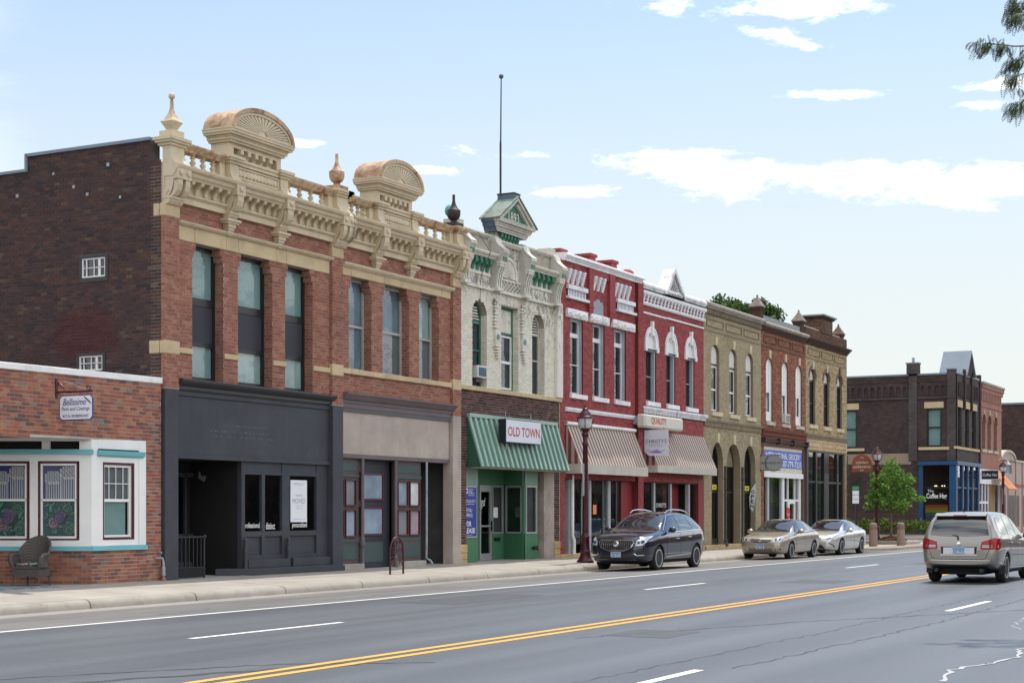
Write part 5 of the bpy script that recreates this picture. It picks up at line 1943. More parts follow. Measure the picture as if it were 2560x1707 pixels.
for x0,n in ((48.0,4),(49.98,3),(51.75,4)):
 for i in range(n):
  xx = x0-0.32+i*0.36
  b = MB()
  for j in range(6):
   z = 9.16+j*0.078
   p = 0.015+j*0.022
   b.box(xx-0.075,xx+0.075,FY-p-0.03,FY,z,z+0.07)
  b.build('corbel','white_brick',B4)
for a,c in ((47.62,49.12),(51.57,53.1)):
 MB().box(a,c,FY-0.09,FY,8.98,9.12).build('strip','white_brick',B4)
 MB().box(a-0.04,c+0.03,FY-0.13,FY,8.66,8.74).build('strip','white_brick',B4)
 MB().box(a,c,FY-0.02,FY+0.01,8.74,8.98).build('gap','gap_black',B4)
 n = 12
 for i in range(n):
  xx = a+0.05+(c-a-0.1)*(i+0.5)/n
  MB().box(xx-0.03,xx+0.03,FY-0.035,FY-0.02,8.74,8.98).build('bar','white_brick',B4)
nb = MB()
for j in range(7):
 z = 8.37+j*0.074
 s = span_at(arcN,z+0.03)
 if s:
  x = s[0]-(0.08 if j % 2 else 0)
  while x < s[1]:
   a,c = max(x,s[0]),min(x+0.155,s[1])
   if c-a > 0.03:
    nb.box(a,c-0.008,FY-0.012,FY+0.02,z,z+0.066)
   x += 0.16
nb.build('blind_arch','grey_brick',B4)

def rough_lintel(bld,x0,x1,z0,z1,seed):
 r = random.Random(seed)
 nx,nz = 22,8
 vs,fs = [],[]
 for i in range(nx+1):
  for j in range(nz+1):
   t = j/nz
   e = min(i,nx-i)/nx
   bul = 0.11*math.sin(math.pi*(0.12+0.76*t))*(0.55+0.45*min(1,e*8))
   w = 0 if j in (0,nz) or i in (0,nx) else r.uniform(-0.03,0.03)
   vs.append((x0+(x1-x0)*i/nx,FY-0.02-bul-w,z0+(z1-z0)*t))
 k_ = nz+1
 for i in range(nx):
  for j in range(nz):
   fs.append((i*k_+j,(i+1)*k_+j,(i+1)*k_+j+1,i*k_+j+1))
 b = MB().add(vs,fs)
 edge = [i*k_ for i in range(nx+1)]
 b.add([(x0,FY-0.05,z0),(x1,FY-0.05,z0),(x1,FY+0.05,z0),(x0,FY+0.05,z0)],[(0,1,2,3)])
 b.add([(x0,FY-0.05,z1),(x1,FY-0.05,z1),(x1,FY+0.05,z1),(x0,FY+0.05,z1)],[(0,1,2,3)])
 for x in (x0,x1):
  b.add([(x,FY-0.1,z0),(x,FY-0.1,z1),(x,FY+0.05,z1),(x,FY+0.05,z0)],[(0,1,2,3)])
 return b.build('lintel','white_stone',bld)

rough_lintel(B4,47.55,49.1,8.05,8.34,1)
rough_lintel(B4,49.32,50.84,8.06,8.35,2)
rough_lintel(B4,51.12,53.05,8.06,8.35,3)
for i,(a,c) in enumerate(ops4):
 bl = [(5.6,8.0,'screen_grey')] if i < 2 else [(7.55,8.0,'curtain_pale'),(5.6,7.45,'curtain_blue',a,a+0.5)]
 w = window(B4,rect(a,c,5.56,8.05),FY+0.15,'window_white',0.07,0.08,bars=[(7.52,0.07),(6.54,0.015)],pane='glass_dark',blind=bl)
 MB().ring(rect(a,c,5.56,8.05),rect(a+0.03,c-0.03,5.56,8.02),FY+0.05,FY+0.15).build('casing','grey_frame',w)
 MB().box(a-0.02,c+0.22,FY-0.09,FY+0.22,5.41,5.56).build('sill','white_worn' if i == 2 else 'white_masonry',w,bevel=0.012)
for z0,z1,m_ in ((4.97,5.1,'white_brick'),(4.51,4.61,'white_brick')):
 b = MB()
 cornice(b,47.5,53.12,[(0,z0),(0.05,z0),(0.05,z0+0.05),(0.08,z0+0.06),(0.08,z1),(0,z1+0.01)])
 b.build('string_course',m_,B4)
for x0,x1,z1,y0,y1 in ((47.95,48.4,10.36,23.5,23.9),(50.3,50.75,10.53,23.5,24.2),(52.1,52.55,10.55,23.5,24.1)):
 ck = MB().box(x0,x1,y0,y1,9.0,z1-0.1).build('chimney','red_paint',B4)
 MB().box(x0-0.05,x1+0.05,y0-0.05,y1+0.05,z1-0.1,z1).build('chimney_cap','red_paint',ck)
MB().box(50.7,52.1,23.55,23.8,9.0,10.34).build('chimney_wall','red_paint',B4)
MB().lathe((53.9,23.7,9.2),[(0.27,0),(0.27,1.05),(0.24,1.16),(0.13,1.25),(0.02,1.27)],14).build('chimney','red_paint',B4,smooth=40)
body(B4,X0,X1,9.3)
bk.flush()

def striped_awning(bld,x0,x1,out=0.55,zt=4.55,zf=3.24,zv=2.93):
 yf = FY-out
 o = MB().add([(x0,FY-0.03,zt),(x1,FY-0.03,zt),(x1,yf,zf),(x0,yf,zf)],[(0,1,2,3)])
 o.add([(x0,FY-0.03,zt-0.02),(x1,FY-0.03,zt-0.02),(x1,yf+0.015,zf-0.01),(x0,yf+0.015,zf-0.01)],[(3,2,1,0)])
 aw = o.build('awning','awning_stripe',bld,fix=False)
 MB().box(x0-0.003,x1+0.003,yf-0.012,yf+0.012,zv,zf+0.012).build('valance','awning_valance',aw)
 for x in (x0,x1):
  MB().prism([(FY-0.03,zt),(yf,zf),(FY-0.03,zf)],'x',x-0.008,x+0.008).build('side_panel','awning_side_stripe',aw)
  MB().box(x-0.009,x+0.009,yf+0.012,FY-0.01,zv,zf-0.001).build('side_valance','awning_valance',aw)
 return aw

striped_awning(B4,47.55,53.1)
MB().tube([(47.5,FY-0.07,4.57),(53.1,FY-0.07,4.57)],0.06,8).build('awning_roller','white_masonry',B4,smooth=50)
# shopfront under the awning
boxes('shop_post','post_grey',B4,[(a,c,FY+0.1,FY+0.25,0.2,2.95) for a,c in ((48.0,48.25),(49.6,49.75),(51.15,51.35))])
k = MB().tube([(48.12,FY+0.02,2.9),(48.12,FY+0.02,0.9),(48.2,FY+0.0,0.75),(48.2,FY-0.0,0.2)],0.06,8)
k.build('downpipe','white_masonry',B4,smooth=50)
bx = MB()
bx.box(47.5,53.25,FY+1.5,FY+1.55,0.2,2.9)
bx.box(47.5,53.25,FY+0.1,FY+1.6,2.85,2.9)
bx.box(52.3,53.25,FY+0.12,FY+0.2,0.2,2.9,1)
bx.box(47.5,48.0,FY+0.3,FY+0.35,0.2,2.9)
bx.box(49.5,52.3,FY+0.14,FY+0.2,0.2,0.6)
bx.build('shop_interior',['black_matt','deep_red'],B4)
for a,c,m_,bl in ((48.25,49.0,'glass_dark',None),(49.75,51.15,'shop_glass','curtain_grey'),(51.35,52.3,'shop_glass','curtain_grey')):
 p_ = MB().box(a,c,FY+0.16,FY+0.166,0.6,2.85).build('shop_window',m_,B4)
 if bl:
  MB().box(a+0.05,c-0.5,FY+0.5,FY+0.51,0.6,2.85).build('blind','curtain_pale',p_)
  MB().box(c-0.42,c-0.3,FY+0.14,FY+0.2,0.6,2.85).build('mullion','black_frame',p_)
dq = MB().box(49.0,49.6,FY+0.7,FY+0.75,0.2,2.6).build('door','charcoal_gloss',B4)
MB().box(47.1,53.8,FY-0.08,FY+0.4,0.16,0.30).build('plinth','foundation_stone',B4,bevel=0.015)

B5 = root('red_block','red painted brick block with three round-headed windows and a small white pointed gable','building',place(53.72))
bk = Bricks('b5')
X0,X1 = 53.72,60.0
ops5 = [(54.2,55.17),(56.14,57.04),(58.1,59.01)]
holes = [arched(a+0.03,c-0.03,5.68,7.72,0.5,10) for a,c in ops5]
hoods = [arched(a-0.08,c+0.08,7.6,7.72,0.64) for a,c in ops5]
fr5 = plate(rect(X0,X1,2.75,9.7),holes,FY-0.001,FY+0.4).build('front_wall','red_mortar',B5)
bk.wall('brick_red_paint',fr5,'x',FY-0.001,X0,X1,5.48,9.14,[rect(a,c,5.68,7.6) for a,c in ops5]+hoods,seed=81,jt=0.009,proud=0.005)
bk.wall('brick_red_paint',fr5,'x',FY-0.001,X0,X1,2.8,5.2,seed=82,jt=0.009,proud=0.005)
bk.flush()
b = MB()
cornice(b,X0,X1+0.03,[(-0.35,9.74),(0.1,9.74),(0.12,9.8),(0.16,9.82),(0.16,9.9),(0.08,9.99),(-0.35,10.02)])
b.build('cap','white_worn',B5)
MB().box(X0,X1,FY-0.03,FY,9.66,9.74).build('shadow_course','gap_black',B5)
b = MB()
cornice(b,X0,X1,[(0,9.53),(0.13,9.53),(0.15,9.58),(0.15,9.66),(0,9.66)])
b.build('string_course','white_brick',B5)
b = MB()
cornice(b,X0,X1,[(0,9.15),(0.07,9.15),(0.1,9.2),(0.1,9.26),(0,9.26)])
b.build('string_course','white_brick',B5)
MB().box(X0,X1,FY-0.02,FY,9.26,9.53).build('gap','deep_red',B5)
n = 19
for i in range(n):
 xx = X0+0.2+(X1-X0-0.4)*i/(n-1)
 b = MB()
 for j,(w_,p) in enumerate(((0.05,0.05),(0.075,0.07),(0.05,0.08),(0.08,0.1))):
  b.box(xx-w_,xx+w_,FY-p-0.01,FY-0.02,9.27+j*0.065,9.27+j*0.065+0.058)
 b.build('corbel','white_brick',B5)
MB().box(X0+0.02,56.05,FY-0.05,FY,8.85,8.91).build('string_course','white_brick',B5)
MB().box(56.12,X1-0.05,FY-0.05,FY,8.87,8.93).build('string_course','white_brick',B5)
gz,ga = 9.74,10.78
gl,gr,gm = 55.68,57.72,56.6
o3 = [(gl,gz),(gr,gz),(gm,ga)]
i3 = [(gl+0.24,gz),(gr-0.24,gz),(gm,ga-0.26)]
gg = MB().ring([(gl,gz),(gr,gz),(gm+0.06,ga),(gm-0.06,ga)],[(gl+0.15,gz),(gr-0.15,gz),(gm+0.02,ga-0.17),(gm-0.02,ga-0.17)],FY-0.2,FY+0.28)
ggo = gg.build('gable','white_worn',B5)
i4 = [(gl+0.15,gz),(gr-0.15,gz),(gm,ga-0.17)]
MB().prism(i4,'y',FY-0.1,FY+0.26).build('gable_field','gap_black',ggo)
for k_,t_ in ((0.86,-0.13),(0.76,-0.12)):
 cxg = gm
 oo = [(gm+(p[0]-gm)*k_,gz+(p[1]-gz)*k_) for p in i4]
 ii = [(gm+(p[0]-gm)*(k_-0.04),gz+(p[1]-gz)*(k_-0.04)) for p in i4]
 MB().ring(oo,ii,FY+t_,FY-0.1).build('gable_strip','white_brick',ggo)
lat = MB()
for j in range(8):
 for i in range(-8,9):
  if (i+j) % 2 == 0:
   z = gz+0.02+j*0.078
   x = gm+i*0.09
   lim = (gr-gl-0.4)/2*(1-(z+0.08-gz)/(ga-0.22-gz))*0.70
   if abs(x) > 0 and abs(x-gm)+0.04 < lim:
    lat.box(x-0.036,x+0.036,FY-0.12,FY-0.1,z,z+0.05)
lat.build('lattice','white_brick',ggo)
for i,((a,c),hd_) in enumerate(zip(ops5,hoods)):
 w = window(B5,rect(a,c,5.69,7.6),FY+0.15,'grey_frame',0.07,0.08,bars=[(6.62,0.015)],pane='glass_dark',blind=[(5.7,7.55,'curtain_blue' if i < 2 else 'screen_grey',a+0.05,a+0.55)])
 MB().ring(rect(a,c,5.69,7.62),rect(a+0.10,c-0.10,5.69,7.54),FY+0.03,FY+0.16).build('casing','grey_frame',w)
 inn = arched(a+0.06,c-0.06,7.6,7.72,0.52)
 MB().ring(hd_,inn,FY-0.04,FY+0.1).build('hood','white_masonry',w)
 h2 = arched(a-0.14,c+0.14,7.6,7.72,0.72)
 MB().ring(h2,hd_,FY-0.065,FY).build('hood_rim','white_brick',w)
 MB().prism(inn,'y',FY+0.06,FY+0.14).build('tympanum','window_white',w)
 for s in (a-0.14,c-0.02):
  MB().box(s-0.01,s+0.17,FY-0.075,FY+0.0,7.52,7.68).build('label_stop','white_masonry',w)
 m_ = (a+c)/2
 MB().prism([(m_-0.05,8.1),(m_+0.05,8.1),(m_+0.08,8.62),(m_-0.08,8.62)],'y',FY-0.11,FY).build('keystone','white_masonry',w)
 MB().box(a+0.0,c+0.24,FY-0.1,FY+0.22,5.53,5.69).build('sill','white_masonry',w,bevel=0.012)
b = MB()
cornice(b,X0-0.05,X1+0.2,[(0,5.37),(0.10,5.37),(0.12,5.41),(0.14,5.44),(0.1,5.49),(0,5.5)])
b.build('ledge','white_worn',B5)
n = 44
for i in range(n):
 xx = X0+0.02+(X1+0.1-X0)*i/(n-1)
 MB().box(xx-0.035,xx+0.035,FY-0.09,FY,5.25,5.37).build('dentil','white_worn',B5)
MB().box(X0,X1,FY-0.015,FY,5.22,5.37).build('gap','gap_black',B5)
MB().box(54.05,54.55,23.95,24.35,9.0,10.33).build('chimney','brown_trim',B5)
body(B5,X0,X1,9.3)
striped_awning(B5,54.0,60.0,0.55,4.62,3.36,3.10)
boxes('shop_post','post_grey',B5,[(a,c,FY+0.08,FY+0.22,0.2,3.0) for a,c in ((55.15,55.3),(56.75,56.9),(58.6,58.75))])
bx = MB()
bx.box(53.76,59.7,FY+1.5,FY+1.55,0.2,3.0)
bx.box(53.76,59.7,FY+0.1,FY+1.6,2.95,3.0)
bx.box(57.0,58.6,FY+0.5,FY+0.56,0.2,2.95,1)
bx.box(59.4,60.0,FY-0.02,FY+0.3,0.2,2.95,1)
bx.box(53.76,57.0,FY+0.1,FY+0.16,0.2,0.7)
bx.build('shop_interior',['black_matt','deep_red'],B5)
for a,c in ((53.76,55.15),(55.3,56.75),(58.75,59.4)):
 p_ = MB().box(a,c,FY+0.13,FY+0.136,0.7,2.95).build('shop_window','glass_dark',B5)
 MB().box(c-0.16,c-0.0,FY+0.1,FY+0.18,0.7,2.95).build('mullion','black_frame',p_)
for z in (1.4,1.95):
 MB().box(53.9,54.9,FY+0.5,FY+0.8,z,z+0.03).build('shelf','brown_trim',B5)
text("CHRISTY'S",'window_lettering','white_paint',B5,(55.95,FY+0.12,1.93),(1,0,0),(0,0,1),0.16,0.95)
MB().box(53.7,60.1,FY-0.08,FY+0.4,0.16,0.32).build('plinth','foundation_stone',B5,bevel=0.015)

# ================================================================== shops 6, 7, 8: tan, rust-red and buff brick
brickmat('brick_tan_paint',[(0.0,(0.33,0.275,0.175)),(0.5,(0.38,0.32,0.21)),(1.0,(0.43,0.37,0.25))],stain=0.35,stain_col=(0.17,0.14,0.09))
brickmat('brick_rust',[(0.0,(0.17,0.065,0.04)),(0.4,(0.27,0.10,0.06)),(0.8,(0.34,0.14,0.085)),(1.0,(0.38,0.18,0.12))],stain=0.35,stain_col=(0.10,0.045,0.035))
brickmat('brick_buff',[(0.0,(0.28,0.20,0.11)),(0.4,(0.42,0.32,0.18)),(0.8,(0.50,0.39,0.235)),(1.0,(0.55,0.45,0.29))],stain=0.3,stain_col=(0.12,0.085,0.05))
brickmat('brick_umber',[(0.0,(0.075,0.042,0.03)),(0.5,(0.14,0.075,0.05)),(1.0,(0.2,0.11,0.075))],stain=0.4)
paint('tan_mortar',(0.26,0.21,0.135),0.95,0.15)
paint('brown_mortar',(0.13,0.085,0.06),0.95,0.2)
paint('tan_dark',(0.20,0.165,0.11),0.9,0.2,2,dirt=0.5)
paint('grey_stone_cap',(0.30,0.275,0.235),0.9,0.2,2,dirt=0.7,dirt_col=(0.08,0.07,0.06),peel=(0.48,0.45,0.4))
paint('flat_cap',(0.22,0.23,0.245),0.55,0.1)
paint('pale_stone',(0.50,0.46,0.38),0.85,0.15,3,dirt=0.4)
paint('pale_panel',(0.60,0.57,0.55),0.6,0.06,2)
paint('brown_frame',(0.16,0.125,0.105),0.6,0.12)
paint('cream_board',(0.60,0.56,0.48),0.7,0.06,2)
paint('sign_blue',(0.045,0.12,0.50),0.45,0.15,3)
paint('sticker_yellow',(0.75,0.60,0.02),0.5,0.03)
paint('iron_black',(0.02,0.021,0.024),0.45,0.1)
paint('cap_tin',(0.20,0.16,0.135),0.55,0.25,4,dirt=0.5,dirt_col=(0.40,0.39,0.38))
paint('cap_rust',(0.13,0.07,0.05),0.65,0.3,5)

def brick_finial(bld,x,y,z0,mat,capmat,top=11.03):
 """short brick pier with a four-sided tin cap and knob"""
 b = MB()
 b.box(x-0.2,x+0.2,y-0.2,y+0.2,z0,10.38)
 b.box(x-0.225,x+0.225,y-0.225,y+0.225,10.38,10.44)
 b.box(x-0.25,x+0.25,y-0.25,y+0.25,10.44,10.52)
 o = b.build('roof_pier',mat,bld)
 c = MB().lathe((x,y,0),[(0.40,10.52),(0.40,10.56),(0.25,10.72),(0.05,10.96),(0.03,11.0)],4)
 c.sphere((x,y,11.02),0.05,8)
 c.build('pier_cap',capmat,o)

def arch_window_block(B,bk,X0,X1,mat,mortar,ops,zs,rise,ztop,seed,jt=0.009,zb=5.68):
 outs = [arched(a,c,zb,zs,rise,12) for a,c in ops]
 w = plate(rect(X0,X1,4.55,ztop),outs,FY,FY+0.4).build('front_wall',mortar,B)
 pans = []
 n = 3
 for i in range(n):
  a = X0+0.3+i*(X1-X0-0.35)/n
  pans.append(rect(a,a+(X1-X0-0.35)/n-0.28,9.05,9.38))
 bk.wall(mat,w,'x',FY,X0,X1,5.35,9.5,outs+pans,seed=seed,jt=jt,proud=0.005)
 for p in pans:         # sunk panels below the cornice: raised brick round a recessed field
  bk.wall(mat,w,'x',FY+0.001,p[0][0]+0.04,p[1][0]-0.05,9.06,9.34,seed=seed+3,jt=jt,proud=0.003)
  MB().ring(p,[(p[0][0]+0.03,p[0][1]+0.02),(p[1][0]-0.04,p[1][1]+0.02),(p[2][0]-0.04,p[2][1]-0.05),(p[3][0]+0.03,p[3][1]-0.05)],FY-0.045,FY).build('panel_border',mortar,B)
 MB().box(X0+0.1,X1-0.1,FY-0.035,FY,8.86,8.94).build('panel_string',mortar,B)
 return outs

def dentils(B,X0,X1,z0,z1,mat,backmat,p=0.1,step=0.15,w=0.045):
 MB().box(X0,X1,FY-0.02,FY,z0,z1).build('dentil_back',backmat,B)
 first = None
 n = int((X1-X0)/step)
 for i in range(n):
  xx = X0+step*(i+0.5)
  if first is None:
   first = MB().box(xx-w,xx+w,FY-p,FY-0.02,z0,z1).build('dentil',mat,B)
   fx = xx
  else:
   o = first.copy()
   COL.objects.link(o)
   o.location.x += xx-fx

B6 = root('tan_block','tan painted brick block with three round-headed windows above three black arched shop doors','building',place(60.0))
bk = Bricks('b6')
X0,X1 = 60.0,66.85
ops = [(60.84,61.76),(62.89,63.81),(64.91,65.85)]
outs = arch_window_block(B6,bk,X0,X1,'brick_tan_paint','tan_mortar',ops,8.0,0.38,9.75,91)
for i,(o,(a,c)) in enumerate(zip(outs,ops)):
 w = window(B6,o,FY+0.09,'brown_frame',0.06,0.06,bars=[(7.56,0.035)],pane='glass_dark',blind=[(5.75,7.5,'curtain_white',a+0.05,a+0.32),(5.75,6.6,'screen_grey')])
 inn = inset(arched(a,c,7.58,8.0,0.38,12),0.05)
 MB().prism(inn,'y',FY+0.10,FY+0.12).build('arch_panel','pale_panel',w)
 MB().ring(rect(a+0.06,c-0.06,5.74,7.52),rect(a+0.1,c-0.1,5.79,7.47),FY+0.10,FY+0.14).build('sash','window_white',w)
 MB().box(a+0.08,c-0.08,FY+0.10,FY+0.14,6.55,6.62).build('sash_bar','window_white',w)
 MB().box(a-0.0,c+0.24,FY-0.08,FY+0.24,5.51,5.68).build('sill','sill_stone_cream',w,bevel=0.012)
 m_ = (a+c)/2
 MB().prism([(m_-0.08,8.36),(m_+0.10,8.36),(m_+0.14,8.70),(m_-0.1,8.70)],'y',FY-0.07,FY).build('keystone','sill_stone_cream',w)
b = MB()
cornice(b,X0,X1+0.15,[(-0.3,9.74),(0.12,9.74),(0.15,9.80),(0.2,9.84),(0.2,9.93),(0.1,10.0),(-0.3,10.04)])
b.build('cap','grey_stone_cap',B6)
dentils(B6,X0,X1,9.53,9.72,'tan_dark','brown_mortar',0.09,0.15)
MB().box(X0,X1+0.1,FY-0.1,FY,5.27,5.35).build('ledge','tan_dark',B6)
dentils(B6,X0,X1,5.07,5.27,'tan_mortar','brown_mortar',0.07,0.15)
sops = [(60.9,62.2),(62.62,64.26),(64.72,66.15)]
so = [arched(a,c,0.25,3.6,0.88,14) for a,c in sops]
lw = plate(rect(X0,X1,0.15,4.55),so,FY+0.004,FY+0.4).build('ground_wall','tan_mortar',B6)
bk.wall('brick_tan_paint',lw,'x',FY+0.004,X0,X1,0.4,5.07,so,seed=95,jt=0.009,proud=0.005)
for (a,c) in sops:
 m_ = (a+c)/2
 MB().prism([(m_-0.09,4.46),(m_+0.09,4.46),(m_+0.12,4.84),(m_-0.11,4.84)],'y',FY-0.07,FY).build('keystone','sill_stone_cream',B6)
bk.flush()
for i,((a,c),o) in enumerate(zip(sops,so)):
 y = FY+(0.22 if i != 1 else 0.30)
 w = window(B6,o,y,'black_frame',0.09,0.1,bars=[(2.5,0.04)],vbars=[((a+c)/2,0.04,2.5,4.1)] if i != 1 else (),pane='glass_dark',name='shop_window')
 if i != 1:
  for x0,x1 in ((a+0.1,(a+c)/2-0.05),((a+c)/2+0.05,c-0.1)):
   s = MB().box(x0,x1,y+0.03,y+0.036,2.58,2.78).build('yellow_sticker','sticker_yellow',w)
   MB().box(x0+0.15,x1-0.15,y+0.024,y+0.03,2.64,2.72).build('sticker_print','tan_dark',w)
  MB().box(a+0.02,c-0.02,y-0.02,y+0.1,0.3,0.6).build('stall_riser','black_frame',w)
 else:
  MB().prism(inset(arched(a,c,3.5,3.6,0.88,14),0.05),'y',y+0.01,y+0.03).build('arch_panel','tan_dark',w)
  MB().box(a+0.15,c-0.1,y+0.3,y+0.31,0.3,3.4).build('door','charcoal_gloss',w)
  MB().box(a+0.25,a+0.75,y+0.02,y+0.028,1.5,1.85).build('notice','pale_panel',w)
  MB().box(a+0.1,a+0.62,y-0.02,y-0.01,0.45,1.05).build('poster','curtain_mauve',w)
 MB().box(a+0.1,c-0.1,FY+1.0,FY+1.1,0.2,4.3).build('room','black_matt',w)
for xx in (62.3,64.36):
 k = MB().tube([(xx+0.1,FY+0.05,0.35),(xx+0.1,FY+0.05,3.55)],0.12,12)
 k.lathe((xx+0.1,FY+0.05,0.3),[(0.2,0),(0.2,0.1),(0.15,0.16),(0.17,0.22),(0.13,0.3)],12)
 k.lathe((xx+0.1,FY+0.05,3.0),[(0.13,0),(0.15,0.04),(0.13,0.08)],12)
 k.build('iron_column','iron_black',B6,smooth=50)
MB().box(X0-0.05,X1,FY-0.08,FY+0.4,0.17,0.36).build('plinth','foundation_stone',B6,bevel=0.015)
body(B6,X0,X1,9.3)
brick_finial(B6,66.95,FY+0.2,9.6,'brick_umber','cap_tin')

B7 = root('rust_block','rust-red brick block with white arched windows above the grocery sign','building',place(66.85))
bk = Bricks('b7')
X0,X1 = 66.87,73.15
ops = [(67.5,68.4),(69.66,70.56),(71.64,72.58)]
outs = arch_window_block(B7,bk,X0,X1,'brick_rust','brown_mortar',ops,8.0,0.38,9.7,101,zb=5.62)
for i,(o,(a,c)) in enumerate(zip(outs,ops)):
 w = window(B7,o,FY+0.06,'window_white',0.07,0.1,bars=[(7.02,0.03)],pane='glass_dark')
 MB().prism(inset(arched(a,c,7.02,8.0,0.38,12),0.04),'y',FY+0.085,FY+0.1).build('arch_panel','white_paint',w)
 MB().box((a+c)/2+0.1,(a+c)/2+0.13,FY+0.075,FY+0.09,7.05,8.25).build('panel_seam','pale_panel',w)
 MB().box(a+0.06,c-0.06,FY+0.08,FY+0.1,5.64,5.98).build('apron','white_paint',w)
 MB().ring(rect(a+0.06,c-0.06,5.98,6.98),rect(a+0.14,c-0.2,6.06,6.9),FY+0.075,FY+0.11).build('sash','window_white',w)
 MB().box(a-0.02,c+0.2,FY-0.08,FY+0.06,5.46,5.62).build('sill','pale_stone',w,bevel=0.012)
 m_ = (a+c)/2
 MB().prism([(m_-0.08,8.40),(m_+0.10,8.40),(m_+0.14,8.74),(m_-0.1,8.74)],'y',FY-0.06,FY).build('keystone','sill_stone_cream',w)
b = MB()
for j,(p,z0,z1) in enumerate(((0.04,9.5,9.58),(0.08,9.58,9.66),(0.12,9.66,9.74))):
 b.box(X0,X1,FY-p,FY+0.1,z0,z1)
b.build('corbel_courses','brick_umber',B7)
b = MB()
cornice(b,X0,X1+0.1,[(-0.1,9.74),(0.14,9.74),(0.2,9.8),(0.2,9.86),(0.1,9.93),(-0.1,9.95)])
b.build('cap','grey_stone_cap',B7)
MB().box(X0+0.35,X1,FY+0.12,FY+0.4,9.7,10.24).build('flashing','flat_cap',B7)
b = MB()
for p,z0,z1 in ((0.05,4.85,5.0),(0.09,5.0,5.08),(0.12,5.2,5.3)):
 b.box(X0,X1-0.1,FY-p,FY,z0,z1)
b.build('brick_courses','brick_rust',B7)
dentils(B7,X0,X1-0.1,5.08,5.2,'brick_rust','brown_mortar',0.09,0.15)
lw = plate([(X0,0.15),(67.25,0.15),(67.25,4.6),(72.8,4.6),(72.8,0.15),(X1,0.15),(X1,4.9),(X0,4.9)],[],FY+0.004,FY+0.4).build('ground_wall','brown_mortar',B7)
bk.wall('brick_rust',lw,'x',FY+0.004,X0,67.25,0.3,4.85,seed=105,proud=0.005,jt=0.009)
bk.wall('brick_rust',lw,'x',FY+0.004,67.25,X1,4.62,4.85,seed=106,proud=0.005,jt=0.009)
bk.flush()
MB().box(67.25,72.75,FY+0.05,FY+0.3,3.42,4.6).build('fascia_board','cream_board',B7)
MB().box(67.25,72.75,FY-0.02,FY+0.3,3.2,3.42).build('fascia_beam','white_paint',B7)
tr = MB().tube([(66.95,FY-0.12,4.78),(73.1,FY-0.12,4.74)],0.05,6)
for x in (67.0,69.0,71.0,73.0):
 tr.box(x-0.1,x+0.1,FY-0.2,FY,4.68,4.92)
tr.build('awning_rail','rust_dark',B7)
sf = MB()
for a,c in ((67.25,67.35),(70.05,70.35),(72.45,72.75),(68.15,68.22)):
 sf.box(a,c,FY+0.1,FY+0.25,0.2,3.2)
sf.box(67.25,70.3,FY+0.11,FY+0.24,0.2,0.7)
sf.box(70.3,72.5,FY+0.13,FY+0.19,2.15,2.25)
sf.box(71.9,72.0,FY+0.12,FY+0.2,0.2,3.2)
sf.box(70.9,71.0,FY+0.12,FY+0.2,0.2,3.2)
sf.build('shop_frame','window_white',B7)
MB().box(67.3,72.6,FY+0.17,FY+0.176,0.6,3.2).build('shop_window','shop_glass',B7)
MB().ring(rect(71.0,71.9,0.2,2.15),rect(71.1,71.8,0.35,2.05),FY+0.1,FY+0.16).build('door','white_paint',B7)
MB().box(67.3,72.7,FY+1.2,FY+1.25,0.2,3.2).build('room','inner_plaster',B7)
MB().box(69.5,69.95,FY+0.5,FY+0.6,0.2,3.2).build('room_post','curtain_grey',B7)
rd = MB().lathe((70.75,FY+0.08,1.62),[(0.26,0.0),(0.26,-0.03)],20,axis='y').build('round_sticker','sign_red',B7)
text('OPEN','sticker_print','white_paint',B7,(70.75,FY+0.045,1.56),(1,0,0),(0,0,1),0.11,0.36)
MB().box(73.0,73.2,FY-0.12,FY+0.2,0.2,4.9).build('corner_post','brown_trim',B7)
body(B7,X0,X1,9.3,y0=24.6)

B8 = root('buff_block','buff brick corner block with narrow black windows and a brick chimney panel on its parapet','building',place(73.15))
bk = Bricks('b8')
X0,X1 = 73.16,79.9
ops = [(73.72,74.65),(75.98,76.92),(78.16,79.06)]
outs = arch_window_block(B8,bk,X0,X1,'brick_buff','tan_mortar',ops,8.05,0.38,9.5,111,zb=5.78)
for i,(o,(a,c)) in enumerate(zip(outs,ops)):
 w = window(B8,o,FY+0.09,'black_frame',0.06,0.1,bars=[(7.85,0.03),(6.8,0.02)],pane='black_matt')
 MB().prism(inset(arched(a,c,7.86,8.05,0.38,12),0.05),'y',FY+0.11,FY+0.125).build('arch_panel','pale_panel',w)
 MB().box(a-0.05,c+0.22,FY-0.08,FY+0.18,5.6,5.78).build('sill','sill_stone_cream',w,bevel=0.012)
 m_ = (a+c)/2
 hood = MB().ring(arched(a-0.15,c+0.15,8.0,8.05,0.53,12),arched(a,c,8.0,8.05,0.38,12),FY-0.03,FY)
 hood.build('brick_hood','cap_rust',w)
 MB().prism([(m_-0.07,8.40),(m_+0.09,8.40),(m_+0.13,8.76),(m_-0.09,8.76)],'y',FY-0.07,FY).build('keystone','pale_stone' if i < 2 else 'cap_rust',w)
for j,(p,z0,z1) in enumerate(((0.05,9.5,9.58),(0.10,9.58,9.66),(0.16,9.66,9.74),(0.22,9.74,9.82))):
 MB().box(X0,X1+p,FY-p,FY+0.1,z0,z1).build('corbel_course','brick_umber',B8)
pw = plate(rect(X0,X1,9.82,10.32),[],FY+0.0,FY+0.35).build('parapet_wall','brown_mortar',B8)
bk.wall('brick_umber',pw,'x',FY,X0,X1,9.83,10.30,seed=114,proud=0.005)
MB().box(X0+0.3,X1-0.3,FY+0.1,FY+0.4,10.32,10.38).build('parapet_cap','white_masonry',B8)
cb = MB().box(75.55,77.35,FY-0.03,FY+0.8,10.25,10.95)
